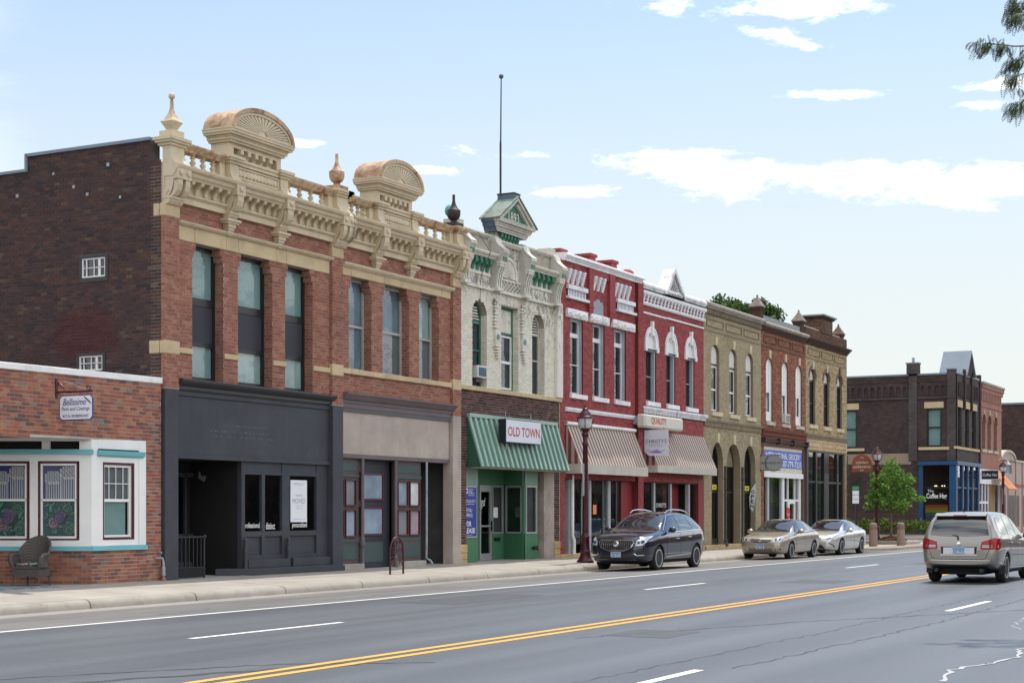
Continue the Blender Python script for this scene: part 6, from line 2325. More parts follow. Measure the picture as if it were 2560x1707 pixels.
cp_ = cb.build('chimney_panel','brown_mortar',B8)
bk.wall('brick_umber',cp_,'x',FY-0.03,75.55,77.35,10.25,10.95,[rect(75.9,77.0,10.3,10.85)],seed=115)
bk.wall('brick_umber',cp_,'y',75.55,FY-0.03,FY+0.8,10.25,10.95,seed=116)
for i in range(6):
 for j in range(5):
  MB().box(75.97+i*0.175,76.09+i*0.175,FY-0.06,FY-0.03,10.32+j*0.105,10.39+j*0.105).build('panel_brick','cap_rust',cp_)
for p,z0,z1 in ((0.05,10.95,11.0),(0.11,11.0,11.06),(0.18,11.06,11.13)):
 MB().box(75.55-p,77.35+p,FY-0.03-p,FY+0.8+p,z0,z1).build('chimney_cap','brick_umber' if z0 < 11.05 else 'flat_cap',cp_)
lw = plate([(X0,0.15),(73.55,0.15),(73.55,4.62),(79.55,4.62),(79.55,0.15),(X1,0.15),(X1,5.1),(X0,5.1)],[],FY+0.004,FY+0.4).build('ground_wall','tan_mortar',B8)
bk.wall('brick_buff',lw,'x',FY+0.004,X0,73.55,0.3,4.62,seed=117,proud=0.005)
bk.wall('brick_buff',lw,'x',FY+0.004,79.55,X1,0.3,4.62,seed=118,proud=0.005,bw=0.17)
bk.flush()
b = MB()
b.box(X0,X1+0.08,FY-0.08,FY,5.25,5.35)
b.box(X0,X1+0.05,FY-0.05,FY,5.1,5.18)
b.build('string_course','tan_dark',B8)
dentils(B8,X0,X1,5.18,5.25,'tan_mortar','brown_mortar',0.06,0.15)
MB().box(X0+0.2,X1,FY-0.02,FY+0.01,4.62,5.1).build('frieze','sandstone',B8)
for i in range(3):
 a = X0+0.35+i*2.12
 MB().ring(rect(a,a+1.95,4.76,5.06),rect(a+0.04,a+1.87,4.78,5.0),FY-0.06,FY-0.02).build('frieze_border','sandstone',B8)
sf = MB()
for a,c in ((73.55,73.65),(75.0,75.25),(76.35,77.1),(78.5,78.75),(79.35,79.55)):
 sf.box(a,c,FY+0.08,FY+0.25,0.2,4.62)
for z0,z1 in ((4.5,4.62),(3.05,3.15),(0.2,0.7)):
 sf.box(73.55,79.55,FY+0.1,FY+0.24,z0,z1)
sf.build('shop_frame','black_frame',B8)
MB().box(73.6,79.5,FY+0.16,FY+0.166,0.7,4.55).build('shop_window','shop_glass',B8)
for a,c in ((75.25,76.35),(77.1,78.0)):
 MB().box(a,c,FY+0.6,FY+0.61,0.7,4.5).build('blind','teal_grey_panel',B8)
MB().box(X1-0.02,X1+0.0,FY+0.4,40,0.2,9.9).build('side_wall','brick_umber',B8)
body(B8,X0,X1,9.3)
brick_finial(B8,72.9,FY+0.25,9.9,'brick_umber','cap_tin')
brick_finial(B8,79.3,FY+0.25,10.3,'brick_umber','cap_rust')

# ================================================================== across the side street
tex_brick('far_brick',(0.045,0.031,0.03),(0.08,0.048,0.042),(0.075,0.065,0.063),stain=0.6,white=0.25)
tex_brick('far_brick_grey',(0.06,0.052,0.05),(0.10,0.08,0.075),(0.11,0.10,0.095),stain=0.4)
tex_brick('far_brick_pink',(0.30,0.14,0.105),(0.38,0.19,0.145),(0.34,0.24,0.2),stain=0.3,stain_col=(0.2,0.1,0.08))
tex_brick('far_brick_brown',(0.055,0.034,0.03),(0.11,0.06,0.05),(0.08,0.07,0.07),stain=0.6,white=0.7)
paint('blue_paint',(0.012,0.065,0.16),0.4,0.08,1)
paint('pink_stucco',(0.42,0.33,0.295),0.85,0.08,1)
paint('rose_band',(0.30,0.16,0.145),0.8,0.08,1)
paint('orange_canvas',(0.52,0.21,0.09),0.8,0.06,1)
paint('buff_render',(0.28,0.215,0.16),0.9,0.12,1)
paint('ochre_wood',(0.26,0.17,0.07),0.7,0.1)
paint('warm_dark',(0.055,0.04,0.032),0.8,0.3,1)

B9 = root('coffee_house','dark brick corner block with blue corner shopfront across the side street','building',(104.4,FY,0.12))
XS,XE = 104.4,111.65
hs = [rect(24.0,24.95,5.85,8.3),rect(29.5,30.5,5.85,8.35)]
sv = plate([(FY+0.3,4.95),(25.4,4.95),(25.4,0.1),(40,0.1),(40,10.45),(FY+0.3,10.45)],hs,0,0.3)
b = MB().add([(XS+v[1],v[0],v[2]) for v in sv.v],sv.f)
b.build('side_wall','far_brick',B9)
b = MB()
b.box(XS-0.06,XS+0.3,FY,FY+0.55,4.95,10.75)
b.box(XS-0.06,XS+0.2,25.55,26.1,4.95,10.6)
b.box(XS-0.2,XS+0.4,25.45,26.2,10.55,11.2)
b.build('brick_piers','far_brick_grey',B9)
MB().box(XS-0.24,XS+0.44,25.4,26.25,11.2,11.28).build('chimney_cap','coping_metal',B9)
MB().tube([(XS,25.8,11.2),(XS,25.8,11.6)],0.1,8).build('flue','galvanised',B9)
MB().box(XS-0.1,XS+0.3,FY-0.05,FY+0.6,10.75,10.82).build('pier_cap','coping_metal',B9)
MB().box(XS-0.06,XS+0.36,FY+0.6,40,10.45,10.56).build('coping','coping_metal',B9)
# blind arcade below the roof
for i in range(26):
 y = 26.35+i*0.42
 if y < 36:
  q = plate(rect(y-0.21,y+0.21,9.1,10.0),[arched(y-0.13,y+0.13,9.14,9.62,0.16,6)],0,0.08)
  MB().add([(XS-0.08+v[1],v[0],v[2]) for v in q.v],q.f).build('arcade_bay','far_brick',B9)
for i in range(4):
 y = 23.78+i*0.43+0.1
 q = plate(rect(y-0.21,y+0.21,9.1,10.0),[arched(y-0.13,y+0.13,9.14,9.62,0.16,6)],0,0.08)
 MB().add([(XS-0.08+v[1],v[0],v[2]) for v in q.v],q.f).build('arcade_bay','far_brick',B9)
for y0,y1,z0,z1,m_ in ((26.1,40,10.02,10.12,'far_brick'),(23.6,25.5,10.02,10.12,'far_brick'),(26.1,40,8.95,9.06,'far_brick_grey'),(FY,25.5,8.95,9.06,'far_brick_grey')):
 MB().box(XS-0.1,XS,y0,y1,z0,z1).build('string_course',m_,B9)
for (y0,y1,z0,z1) in ((24.0,24.95,5.85,8.3),(29.5,30.5,5.85,8.35)):
 def xr(b,o,i,x0,x1):
  r_ = MB().ring(o,i,x0,x1)
  b.add([(v[1],v[0],v[2]) for v in r_.v],r_.f)
  return b
 w = xr(MB(),rect(y0,y1,z0,z1),rect(y0+0.1,y1-0.1,z0+0.1,z1-0.1),XS+0.08,XS+0.2).build('window','black_frame',B9)
 MB().box(XS+0.09,XS+0.2,y0+0.1,y1-0.1,7.05,7.13).build('sash_bar','black_frame',w)
 MB().box(XS+0.13,XS+0.136,y0+0.05,y1-0.05,z0+0.05,z1-0.05).build('pane','glass',w)
 MB().box(XS+0.18,XS+0.19,y0-0.1,y1,z0,z1).build('curtain','curtain_green',w)
 MB().box(XS-0.06,XS+0.05,y0-0.14,y1+0.14,z1+0.02,z1+0.42).build('lintel','sandstone',w)
 MB().box(XS-0.1,XS+0.08,y0-0.5,y1+0.5,z0-0.2,z0-0.02).build('sill','sandstone',w)
MB().box(XS-0.012,XS,25.95,32,4.75,5.45).build('painted_panel','buff_render',B9)
MB().box(XS-0.014,XS,25.3,40,0.2,1.6).build('base_course','far_brick_brown',B9)
# front of the coffee house
ops = [(104.98,106.1),(107.1,108.3),(109.15,110.5)]
plate(rect(XS,XE,4.9,10.5),[rect(a,c,5.85,8.4) for a,c in ops],FY,FY+0.3).build('front_wall','far_brick_grey',B9)
for a,c in ops:
 w = window(B9,rect(a,c,5.85,8.4),FY+0.15,'black_frame',0.08,0.1,bars=[(7.1,0.04)],pane='glass',blind=[(7.15,8.3,'curtain_white'),(5.9,7.1,'curtain_blue')])
 MB().box(a-0.1,c+0.1,FY-0.05,FY+0.1,8.4,8.85).build('lintel','sandstone',w)
for x in (106.55,108.7):
 MB().box(x-0.15,x+0.15,FY-0.15,FY,8.3,10.9).build('pier','far_brick',B9)
MB().box(XE-0.35,XE,FY-0.1,FY+0.3,4.9,10.9).build('pier','far_brick',B9)
for a,c in ((104.8,106.4),(106.7,108.55),(108.85,111.3)):
 for i in range(4):
  xx = a+0.15+(c-a-0.3)*(i+0.5)/4
  MB().box(xx-0.12,xx+0.12,FY-0.09,FY,9.1,10.0).build('corbel_bay','far_brick',B9)
MB().box(XS-0.1,XE,FY-0.1,FY+0.1,5.7,5.86).build('sill_band','sandstone',B9)
MB().box(XS,XE,FY-0.06,FY+0.3,10.5,10.62).build('front_coping','coping_metal',B9)
MB().prism([(106.8,10.6),(109.2,10.6),(108.0,12.1)],'y',FY-0.15,FY+0.2).build('gable','far_brick',B9)
gr_ = MB()
for s in (-1,1):
 gr_.prism([(108.0+s*1.3,10.55),(108.0,12.15),(108.0,12.25),(108.0+s*1.42,10.55)],'y',FY-0.25,FY+1.6)
gr_.build('gable_roof','coping_metal',B9)
# blue corner shopfront
b = MB()
b.box(XS-0.15,XE,FY-0.15,FY+0.3,4.68,4.92)
b.box(XS-0.15,XS+0.3,FY+0.3,25.5,4.68,4.92)
b.box(XS-0.03,XS+0.45,FY-0.03,FY+0.4,0.12,4.68)
b.box(XS-0.03,XS+0.2,25.2,25.45,0.12,4.68)
for x in (106.4,107.9,109.4,111.2):
 b.box(x,x+0.35,FY+0.0,FY+0.2,0.12,4.68)
for x0,x1 in ((104.85,106.4),(106.75,107.9),(108.25,109.4),(109.75,111.2)):
 b.box(x0,x1,FY+0.05,FY+0.2,3.2,3.3)
 b.box(x0,x1,FY+0.05,FY+0.2,0.12,0.8)
b.build('blue_shopfront','blue_paint',B9)
MB().box(XS+0.05,XS+0.1,FY+0.4,25.2,3.2,3.28).build('transom','black_frame',B9)
MB().box(XS+0.06,XS+0.066,FY+0.4,25.2,0.5,4.68).build('shop_window','shop_glass',B9)
MB().box(104.85,111.2,FY+0.1,FY+0.106,0.8,4.68).build('shop_window','shop_glass',B9)
MB().box(XS+1.4,XE,25.6,25.7,0.2,4.9).build('room','warm_dark',B9)
for i,col in enumerate(((0.5,0.09,0.05),(0.55,0.24,0.04),(0.5,0.42,0.06),(0.09,0.25,0.08),(0.10,0.12,0.32),(0.17,0.08,0.22))):
 paint('flag_%d' % i,col,0.8,0.05)
fl = MB()
for i in range(6):
 fl.box(XS+0.08,XS+0.09,23.62,25.05,2.15-(i+1)*0.165,2.15-i*0.165,i)
fl.build('rainbow_flag',['flag_%d' % i for i in range(6)],B9)
text('The','window_lettering','white_paint',B9,(XS+0.05,24.7,3.02),(0,-1,0),(0,0,1),0.18,shear=0.2)
text('Coffee Hag','window_lettering','white_paint',B9,(XS+0.05,24.33,2.66),(0,-1,0),(0,0,1),0.42,1.3,bold=0.02)
lp_ = MB()
for y in (23.95,24.1,24.45,24.55):
 lp_.sphere((XS+0.6,y,3.35),0.045,8)
k = bpy.data.materials.new('lamp_glow')
k.use_nodes = True
k.node_tree.nodes['Principled BSDF'].inputs['Emission Color'].default_value = (1,0.75,0.4,1)
k.node_tree.nodes['Principled BSDF'].inputs['Emission Strength'].default_value = 2.5
M['lamp_glow'] = k
lp_.build('ceiling_lights','lamp_glow',B9)
MB().box(XS+0.3,XE,FY+0.3,40,10.1,10.2).build('roof','roof_felt',B9)
MB().box(XS+1.3,XE,26,40,0.1,10.0).build('rear_walls','inner_plaster',B9)
MB().box(XS+0.32,XE-0.1,FY+0.32,40,4.95,5.1).build('upper_floor','inner_plaster',B9)
MB().box(XS+0.5,XE,FY+0.6,40,5.1,10.0).build('upper_rooms','inner_plaster',B9)

B10 = root('pink_brick_block','pinkish brick block with three arched windows beyond the dark corner block','building',(111.7,FY,0.12))
X0,X1 = 111.7,119.0
ops = [(112.3,113.4),(114.15,115.3),(116.25,117.4)]
outs = [arched(a,c,5.95,7.85,0.5,8) for a,c in ops]
plate(rect(X0,X1,4.6,10.35),outs,FY,FY+0.4).build('front_wall','far_brick_pink',B10)
for o,(a,c) in zip(outs,ops):
 w = window(B10,o,FY+0.2,'brown_frame',0.09,0.1,bars=[(6.95,0.03)],pane='glass_dark',blind=[(6.0,7.8,'curtain_blue')])
 MB().ring(arched(a-0.18,c+0.18,7.8,7.85,0.68,8),arched(a,c,7.8,7.85,0.5,8),FY-0.05,FY).build('brick_hood','far_brick_pink',w)
 MB().box(a-0.1,c+0.15,FY-0.1,FY+0.2,5.75,5.95).build('sill','pale_stone',w)
 m_ = (a+c)/2
 MB().box(m_-0.1,m_+0.1,FY-0.08,FY,8.35,8.65).build('keystone','pale_stone',w)
for i in range(13):
 xx = X0+0.35+i*0.52
 MB().box(xx-0.12,xx+0.12,FY-0.1,FY,9.25,9.85).build('corbel','far_brick_pink',B10)
for p,z0,z1 in ((0.06,8.85,9.0),(0.12,9.85,10.1),(0.2,10.1,10.35),(0.26,10.35,10.5)):
 MB().box(X0,X1,FY-p,FY+0.1,z0,z1).build('string_course','far_brick_pink' if z0 < 10.3 else 'grey_stone_cap',B10)
MB().box(X0,X1,FY+0.0,FY+0.3,3.6,4.6).build('white_fascia','white_masonry',B10)
sf = MB()
for x in (112.0,113.0,114.0,115.0,117.1,118.7):
 sf.box(x-0.07,x+0.07,FY+0.1,FY+0.2,0.2,3.6)
sf.box(112.0,115.0,FY+0.11,FY+0.19,2.25,2.4)
sf.box(112.0,118.7,FY+0.11,FY+0.19,0.2,0.8)
sf.build('shop_frame','window_white',B10)
MB().box(112.0,118.7,FY+0.16,FY+0.166,0.5,3.6).build('shop_window','shop_glass',B10)
MB().box(115.1,117.0,FY+0.05,FY+0.25,0.2,3.6).build('timber_pier','ochre_wood',B10)
MB().box(X0+0.1,X1,FY+1.0,FY+1.1,0.2,4.5).build('room','inner_plaster',B10)
MB().prism([(FY-0.02,4.65),(FY-1.2,3.3),(FY-1.2,3.2),(FY-0.02,4.5)],'x',115.4,118.6).build('awning','orange_canvas',B10)
k = MB().tube([(117.6,FY,5.35),(117.6,FY-0.5,5.5),(117.6,FY-0.7,5.3)],0.03,6)
k.lathe((117.6,FY-0.7,5.0),[(0.22,0),(0.18,0.08),(0.06,0.25),(0.05,0.32)],12)
k.build('barn_lamp','pale_panel',B10)
MB().box(X0+0.02,X1,FY+0.4,40,9.5,9.6).build('roof','roof_felt',B10)
MB().box(X0+0.02,X1,25,40,0.1,9.5).build('rear_walls','inner_plaster',B10)
MB().box(X1-0.3,X1,FY+0.3,40,0.1,10.0).build('side_wall','far_brick',B10)

B11 = root('pink_stucco_shop','low pink stucco shop with an arched parapet at the far right','building',(119.0,FY,0.12))
X0 = 119.0
q = arched(119.0,124.2,0.1,5.5,0.62,14)
plate(q[:2]+q[2:],[arched(120.8,123.0,4.5,4.85,0.5,8)],FY+0.02,FY+0.5).build('front_wall','pink_stucco',B11)
MB().prism(arched(120.8,123.0,4.5,4.85,0.5,8),'y',FY+0.2,FY+0.22).build('lunette_pane','curtain_blue',B11)
MB().box(124.2,140,FY+0.02,FY+0.5,0.1,5.4).build('front_wall','pink_stucco',B11)
MB().ring(arched(118.95,124.25,5.4,5.5,0.7,14),arched(119.15,124.05,5.4,5.5,0.52,14),FY-0.08,FY+0.55).build('arched_coping','pale_stone',B11)
MB().box(124.2,140,FY-0.06,FY+0.5,5.4,5.55).build('coping','pale_stone',B11)
b = MB()
b.box(119.0,140,FY-0.03,FY+0.02,3.55,3.75)
for x in (119.1,121.3,124.2,126.8,129.5):
 b.box(x,x+0.25,FY-0.03,FY+0.02,0.12,5.4 if x > 124 else 3.6)
b.build('rose_trim','rose_band',B11)
for x in (119.6,121.8,123.0,124.8,127.4):
 MB().box(x,x+1.0,FY+0.0,FY+0.03,0.6,2.9).build('window','black_frame',B11)
MB().box(119.1,140,FY+0.5,40,4.9,5.0).build('roof','roof_felt',B11)

B12 = root('brown_brick_block','tall brown brick side wall rising behind the low pink shop','building',(131,24,0.12))
MB().box(131,160,23.6,46,0.1,10.1).build('side_wall','far_brick_brown',B12)
MB().box(130.9,160,23.5,46,10.1,10.25).build('coping','coping_metal',B12)

# ------------------------------------------------------------------ signs
paint('sign_pale',(0.74,0.77,0.85),0.4,0.03)
paint('sign_navy',(0.015,0.025,0.16),0.4,0.05)
paint('sign_ink',(0.02,0.02,0.03),0.5,0.05)
paint('sign_bone',(0.56,0.54,0.47),0.35,0.06,2,dirt=0.25,dirt_col=(0.3,0.28,0.24))
paint('sign_lilac',(0.62,0.62,0.70),0.4,0.04)
paint('text_slate',(0.10,0.13,0.22),0.5,0.05)
paint('text_faint',(0.33,0.34,0.40),0.5,0.05)
paint('violet',(0.20,0.07,0.38),0.5,0.1)
paint('sign_rust',(0.34,0.105,0.04),0.55,0.05)
paint('sign_grey',(0.33,0.33,0.345),0.5,0.04)
paint('poster_white',(0.74,0.76,0.80),0.5,0.03)
paint('text_grey',(0.38,0.40,0.43),0.6,0.05)
paint('banner_white',(0.66,0.66,0.69),0.8,0.05)
paint('paper_orange',(0.80,0.25,0.10),0.8,0.04)
paint('sign_green',(0.05,0.28,0.14),0.5,0.05)
LX,UP = (0,-1,0),(0,0,1)      # reading direction on a board that looks back along the street

def board(name,parent,mat,x,pts,t=0.03):
 """flat board square to the street; pts are (y, z)"""
 return MB().prism(pts,'x',x,x+t).build(name,mat,parent,bevel=0.004)

# hanging board of the paint shop
xb = 24.32
S = root('hanging_sign','pale hanging sign lettered Bellissimo on a maroon scroll bracket','sign',(xb,FY,4.2))
b = MB()
b.box(xb-0.03,xb+0.03,FY-0.025,FY,3.93,4.33)
b.tube([(xb,FY-0.02,4.06),(xb,FY-0.95,4.06)],0.018,8)
for i in range(18):
 y = FY-0.06-i*0.049
 b.tube([(xb,y,4.06-0.02),(xb+0.022,y-0.012,4.06),(xb,y-0.025,4.08),(xb-0.022,y-0.037,4.06),(xb,y-0.05,4.04)],0.008,4)
sp = [(xb,FY-0.02-0.0,4.06)]
b.tube([(xb,FY-0.12-(0.1-0.006*i/2)*math.cos(i*0.42)*(1-i/40),4.17+(0.1-0.006*i/2)*math.sin(i*0.42-0.9)*(1-i/40)) for i in range(24)],0.011,6)
b.tube([(xb,FY-0.86-(0.06-0.004*i/2)*math.cos(i*0.45+2.4),4.13+(0.06-0.004*i/2)*math.sin(i*0.45+2.4)) for i in range(16)],0.01,6)
b.build('bracket','lamp_maroon',S,smooth=50)
b = MB().tube([(xb,FY-0.2,4.28),(xb,FY-0.84,4.08)],0.006,5)
b.tube([(xb,FY-0.9,4.07),(xb,FY-1.0,4.2)],0.007,5)
b.tube([(xb,FY-0.26,4.05),(xb,FY-0.26,3.97)],0.007,5)
b.tube([(xb,FY-0.77,4.05),(xb,FY-0.77,3.97)],0.007,5)
b.build('hanger','galvanised',S)
y0,y1,z0,z1,c_ = FY-0.10,FY-0.97,3.49,3.99,0.06

def chamf(y0,y1,z0,z1,c):
 return [(y0-c,z0),(y1+c,z0),(y1,z0+c),(y1,z1-c),(y1+c,z1),(y0-c,z1),(y0,z1-c),(y0,z0+c)]

board('board',S,'sign_navy',xb-0.012,chamf(y0,y1,z0,z1,0.065),0.024)
board('face',S,'sign_pale',xb-0.018,chamf(y0-0.018,y1+0.018,z0+0.018,z1-0.018,0.055),0.01)
yc = (y0+y1)/2
text('Bellissimo','lettering','sign_navy',S,(xb-0.019,yc+0.03,3.855),LX,UP,0.13,0.60,shear=0.35)
text('Paint and Coatings','lettering','sign_navy',S,(xb-0.019,yc,3.71),LX,UP,0.095,0.74,shear=0.35)
text('417 N. RIVERFRONT','lettering','sign_ink',S,(xb-0.019,yc,3.575),LX,UP,0.055,0.68,bold=0.01)
br = MB().prism([(-0.02,0.11),(0.02,0.11),(0.035,0.0),(0.035,-0.10),(-0.035,-0.10),(-0.035,0.0)],'x',0,0.006)
q = MB()
for x,y,z in br.v:
 a = RAD(55)
 q.v.append((xb-0.026+x,yc-0.31+y*math.cos(a)-z*math.sin(a)*-1,3.885-y*math.sin(a)*-1+z*math.cos(a)))
q.f,q.m,q.t = br.f,br.m,br.t
q.build('brush_motif','sign_ink',S)

# OLD TOWN box sign
x0,x1,yf = 42.4,44.7,22.56
S = root('box_sign','white box sign lettered OLD TOWN in red above the green metal awning','sign',(43.2,FY,3.75))
b = MB().box(x0,x1,yf,yf+0.24,3.74,4.44)
b.build('cabinet','black_frame',S,bevel=0.008)
MB().box(x0+0.015,x1-0.015,yf-0.012,yf+0.01,3.765,4.42).build('face','sign_white',S)
text('OLD TOWN','lettering','sign_red',S,((x0+x1)/2-0.0,yf-0.013,4.08),(1,0,0),UP,0.285,2.08,bold=0.012)
for x in (42.65,44.3):
 MB().tube([(x,yf+0.15,4.42),(x,yf+0.15,4.66),(x,FY,4.66)],0.02,6).build('bracket','galvanised',S)
 MB().tube([(x,yf+0.12,3.76),(x,yf+0.12,3.55)],0.025,6).build('stay','galvanised',S)

# QUALITY sign
x0,x1,yf = 52.98+0.9*0,56.62,22.6
S = root('box_sign','bone coloured rounded box sign reading QUALITY between the two striped awnings','sign',(54.8,FY,4.7))
MB().box(x0,x1,yf,yf+0.34,4.68,5.16).build('cabinet','sign_bone',S,bevel=0.06)
MB().box(x0+0.05,x1-0.05,yf+0.34,FY-0.0,4.8,5.05).build('bracket','galvanised',S)
MB().box(x0+0.06,x0+0.09,yf-0.003,yf+0.001,4.72,5.12).build('seam','text_grey',S)
text('QUALITY','lettering','sign_red',S,(54.25,yf-0.002,4.93),(1,0,0),UP,0.27,1.42,bold=0.025)
# CHRISTY'S hanging board
xb = 53.5
S = root('hanging_sign',"lilac grey hanging board reading CHRISTY'S CRYSTALS with one corner cut off",'sign',(xb,FY,4.6))
board('board',S,'sign_lilac',xb,[(21.93,3.68),(22.69,3.68),(22.85,3.85),(22.85,4.60),(21.93,4.60)],0.025)
b = MB()
for y in (22.1,22.72):
 b.tube([(xb+0.01,y,4.6),(xb+0.01,y,4.7)],0.01,5)
b.build('hanger','black_frame',S)
text("CHRISTY'S",'lettering','text_slate',S,(xb-0.001,22.39,4.20),LX,UP,0.135,0.80,bold=0.004)
text('CRYSTALS','lettering','text_faint',S,(xb-0.001,22.41,4.06),LX,UP,0.075,0.5)
m = MB()
r = random.Random(3)
for i in range(9):
 a = 22.39+(i-4)*0.035
 h_ = 0.16-abs(i-4)*0.022
 m.add([(xb-0.004,a-0.018,3.78),(xb-0.004,a+0.018,3.78),(xb-0.004,a+0.012+(i-4)*0.012,3.78+h_*0.7),(xb-0.004,a+(i-4)*0.016,3.78+h_),(xb-0.004,a-0.012+(i-4)*0.012,3.78+h_*0.7)],[(0,1,2,3,4)])
m.build('crystal_motif','violet',S)
m = MB()
for s in (-1,1):
 for i in range(4):
  a = 22.39+s*(0.17+i*0.04)
  z = 3.80+i*0.025
  m.add([(xb-0.004,a,z),(xb-0.004,a+s*0.04,z+0.03),(xb-0.004,a+s*0.02,z-0.02)],[(0,1,2)])
m.build('leaf_motif','text_slate',S)

# blue banner of the grocery
S = root('banner_sign','blue banner reading INTERNATIONAL GROCERY with a phone number','sign',(70,FY,3.6))
MB().box(67.27,72.7,FY+0.035,FY+0.052,3.65,4.40).build('banner','sign_blue',S)
text('INTERNATIONAL GROCERY','lettering','white_paint',S,(70.05,FY+0.034,4.17),(1,0,0),UP,0.26,4.95,bold=0.015)
text('507-779-7335','lettering','white_paint',S,(71.15,FY+0.034,3.83),(1,0,0),UP,0.29,2.9,bold=0.015)
# BUMBELOU
xb = 66.8
S = root('projecting_sign','grey hexagon projecting sign reading BUMBELOU beside the blue banner','sign',(xb,FY,4.1))
yc,zc = 22.5,3.78
hexa = [(yc+0.40*math.cos(RAD(90+60*i)),zc+0.36*math.sin(RAD(90+60*i))) for i in range(6)]
board('board',S,'sign_grey',xb,[(23.08,3.48),(23.08,4.10),(22.74,4.10),(22.74,3.48)],0.025)
board('hexagon',S,'sign_grey',xb-0.006,hexa,0.03)
for k_,a0 in ((1.02,90),(0.98,104),(0.95,76)):
 o = [(yc+0.43*k_*math.cos(RAD(a0+60*i)),zc+0.38*k_*math.sin(RAD(a0+60*i))) for i in range(6)]
 b = MB().tube([(xb-0.012,p[0],p[1]) for p in o],0.006,4,closed=True)
 b.build('line_motif','sign_ink',S)
text('BUMBELOU','lettering','sign_ink',S,(xb-0.008,yc+0.06,zc),LX,UP,0.085,0.95,spacing=1.1)
b = MB()
for z in (3.47,4.11):
 b.tube([(xb+0.01,FY+0.02,z),(xb+0.01,22.2,z)],0.014,6)
 b.box(xb-0.05,xb+0.07,FY-0.02,FY+0.02,z-0.05,z+0.05)
b.build('bracket','black_frame',S)
# golden collective
xb = 79.95
S = root('projecting_sign','rust brown arch-shaped projecting sign reading golden collective co','sign',(xb,FY,4.1))
pts = [(22.86,3.68),(21.82,3.68)]+[(22.34-0.52*math.cos(math.pi*i/14),4.05+0.52*math.sin(math.pi*i/14)) for i in range(15)]
board('board',S,'sign_rust',xb,pts,0.04)
for s,z,hh,w in (('gölden',4.14,0.17,0.64),('collective',3.945,0.15,0.90),('co',3.76,0.075,0.18)):
 text(s,'lettering','banner_white',S,(xb-0.001,22.34,z),LX,UP,hh,w,bold=0.02)
m = MB()
for i in range(9):
 t = math.pi*(i+0.5)/9
 m.add([(xb-0.004,22.34+0.03*math.cos(t),4.34+0.03*math.sin(t)),(xb-0.004,22.34+0.10*math.cos(t-0.1),4.34+0.10*math.sin(t-0.1)),(xb-0.004,22.34+0.10*math.cos(t+0.1),4.34+0.10*math.sin(t+0.1))],[(0,1,2)])
m.build('sun_motif','banner_white',S)
b = MB().tube([(xb+0.02,FY,4.05),(xb+0.02,22.8,4.05)],0.02,6)
b.tube([(xb+0.02,FY,3.72),(xb+0.02,22.8,3.72)],0.02,6)
b.box(xb-0.02,xb+0.06,FY-0.04,FY,3.6,4.5)
b.build('bracket','black_frame',S)
# coffee house board
xb = 112.0
S = root('projecting_sign','black and white board with curly lettering on the distant pink brick block','sign',(xb,FY,4.1))
board('board',S,'banner_white',xb,[(23.08,3.86),(21.92,3.86),(21.92,4.50),(23.08,4.50)],0.05)
board('face',S,'sign_ink',xb-0.006,[(23.04,3.90),(21.96,3.90),(21.96,4.46),(23.04,4.46)],0.02)
text('Coffee Hag','lettering','banner_white',S,(xb-0.007,22.5,4.16),LX,UP,0.26,0.96,bold=0.02,shear=0.1)
# poster, lease board, orange notice
S = root('poster','white poster reading WE HAVE MOVED in the dark shop window','poster',(32.8,FY+0.14,1.43))
MB().box(32.47,33.16,FY+0.132,FY+0.142,1.43,2.46).build('sheet','poster_white',S)
for s,z,hh,w in (('IDTDesignCo',2.36,0.06,0.42),('WE HAVE',2.08,0.05,0.26),('MOVED',1.95,0.125,0.54),('301 Belgrade Ave',1.83,0.03,0.3),('Suite 100',1.77,0.03,0.22),('www.idtdesignco.com',1.50,0.032,0.52)):
 text(s,'print','text_grey',S,(32.815,FY+0.131,z),(1,0,0),UP,hh,w)
S = root('lease_sign','blue FOR LEASE board in the green shopfront','sign',(41.4,FY+0.1,0.92))
MB().box(40.98,41.74,FY+0.075,FY+0.1,0.92,2.44).build('frame','alu',S)
MB().box(41.0,41.70,FY+0.066,FY+0.08,0.97,2.40).build('face','lease_blue',S)
for s,z,hh,w,al in (('507.625.4715',1.99,0.085,0.60,'LEFT'),('RETAIL/',1.73,0.105,0.42,'LEFT'),('OFFICE',1.58,0.105,0.43,'LEFT'),('FOR',1.33,0.15,0.36,'LEFT'),('LEASE',1.13,0.15,0.58,'LEFT'),('cbcfishergroup.com',1.005,0.035,0.42,'LEFT'),
      ('COLDWELL',2.335,0.042,0.3,'R'),('BANKER',2.28,0.042,0.24,'R'),('COMMERCIAL',2.225,0.042,0.36,'R'),('FISHER GROUP',2.165,0.032,0.34,'R')):
 text(s,'lettering','white_paint',S,(41.02 if al == 'LEFT' else 41.2,FY+0.066,z),(1,0,0),UP,hh,w,align='LEFT',bold=0.015 if hh > 0.12 else 0.0)
MB().box(41.02,41.16,FY+0.058,FY+0.066,2.22,2.37).build('emblem','white_paint',S)
MB().box(41.055,41.125,FY+0.054,FY+0.06,2.255,2.335).build('emblem','lease_blue',S)
MB().box(41.02,41.55,FY+0.06,FY+0.066,1.90,1.91).build('rule','white_paint',S)
tag(MB().box(50.0,50.27,FY+0.145,FY+0.152,1.60,1.92).build('paper_notice','paper_orange'),'orange paper notice taped inside a shop window of the red block','notice')
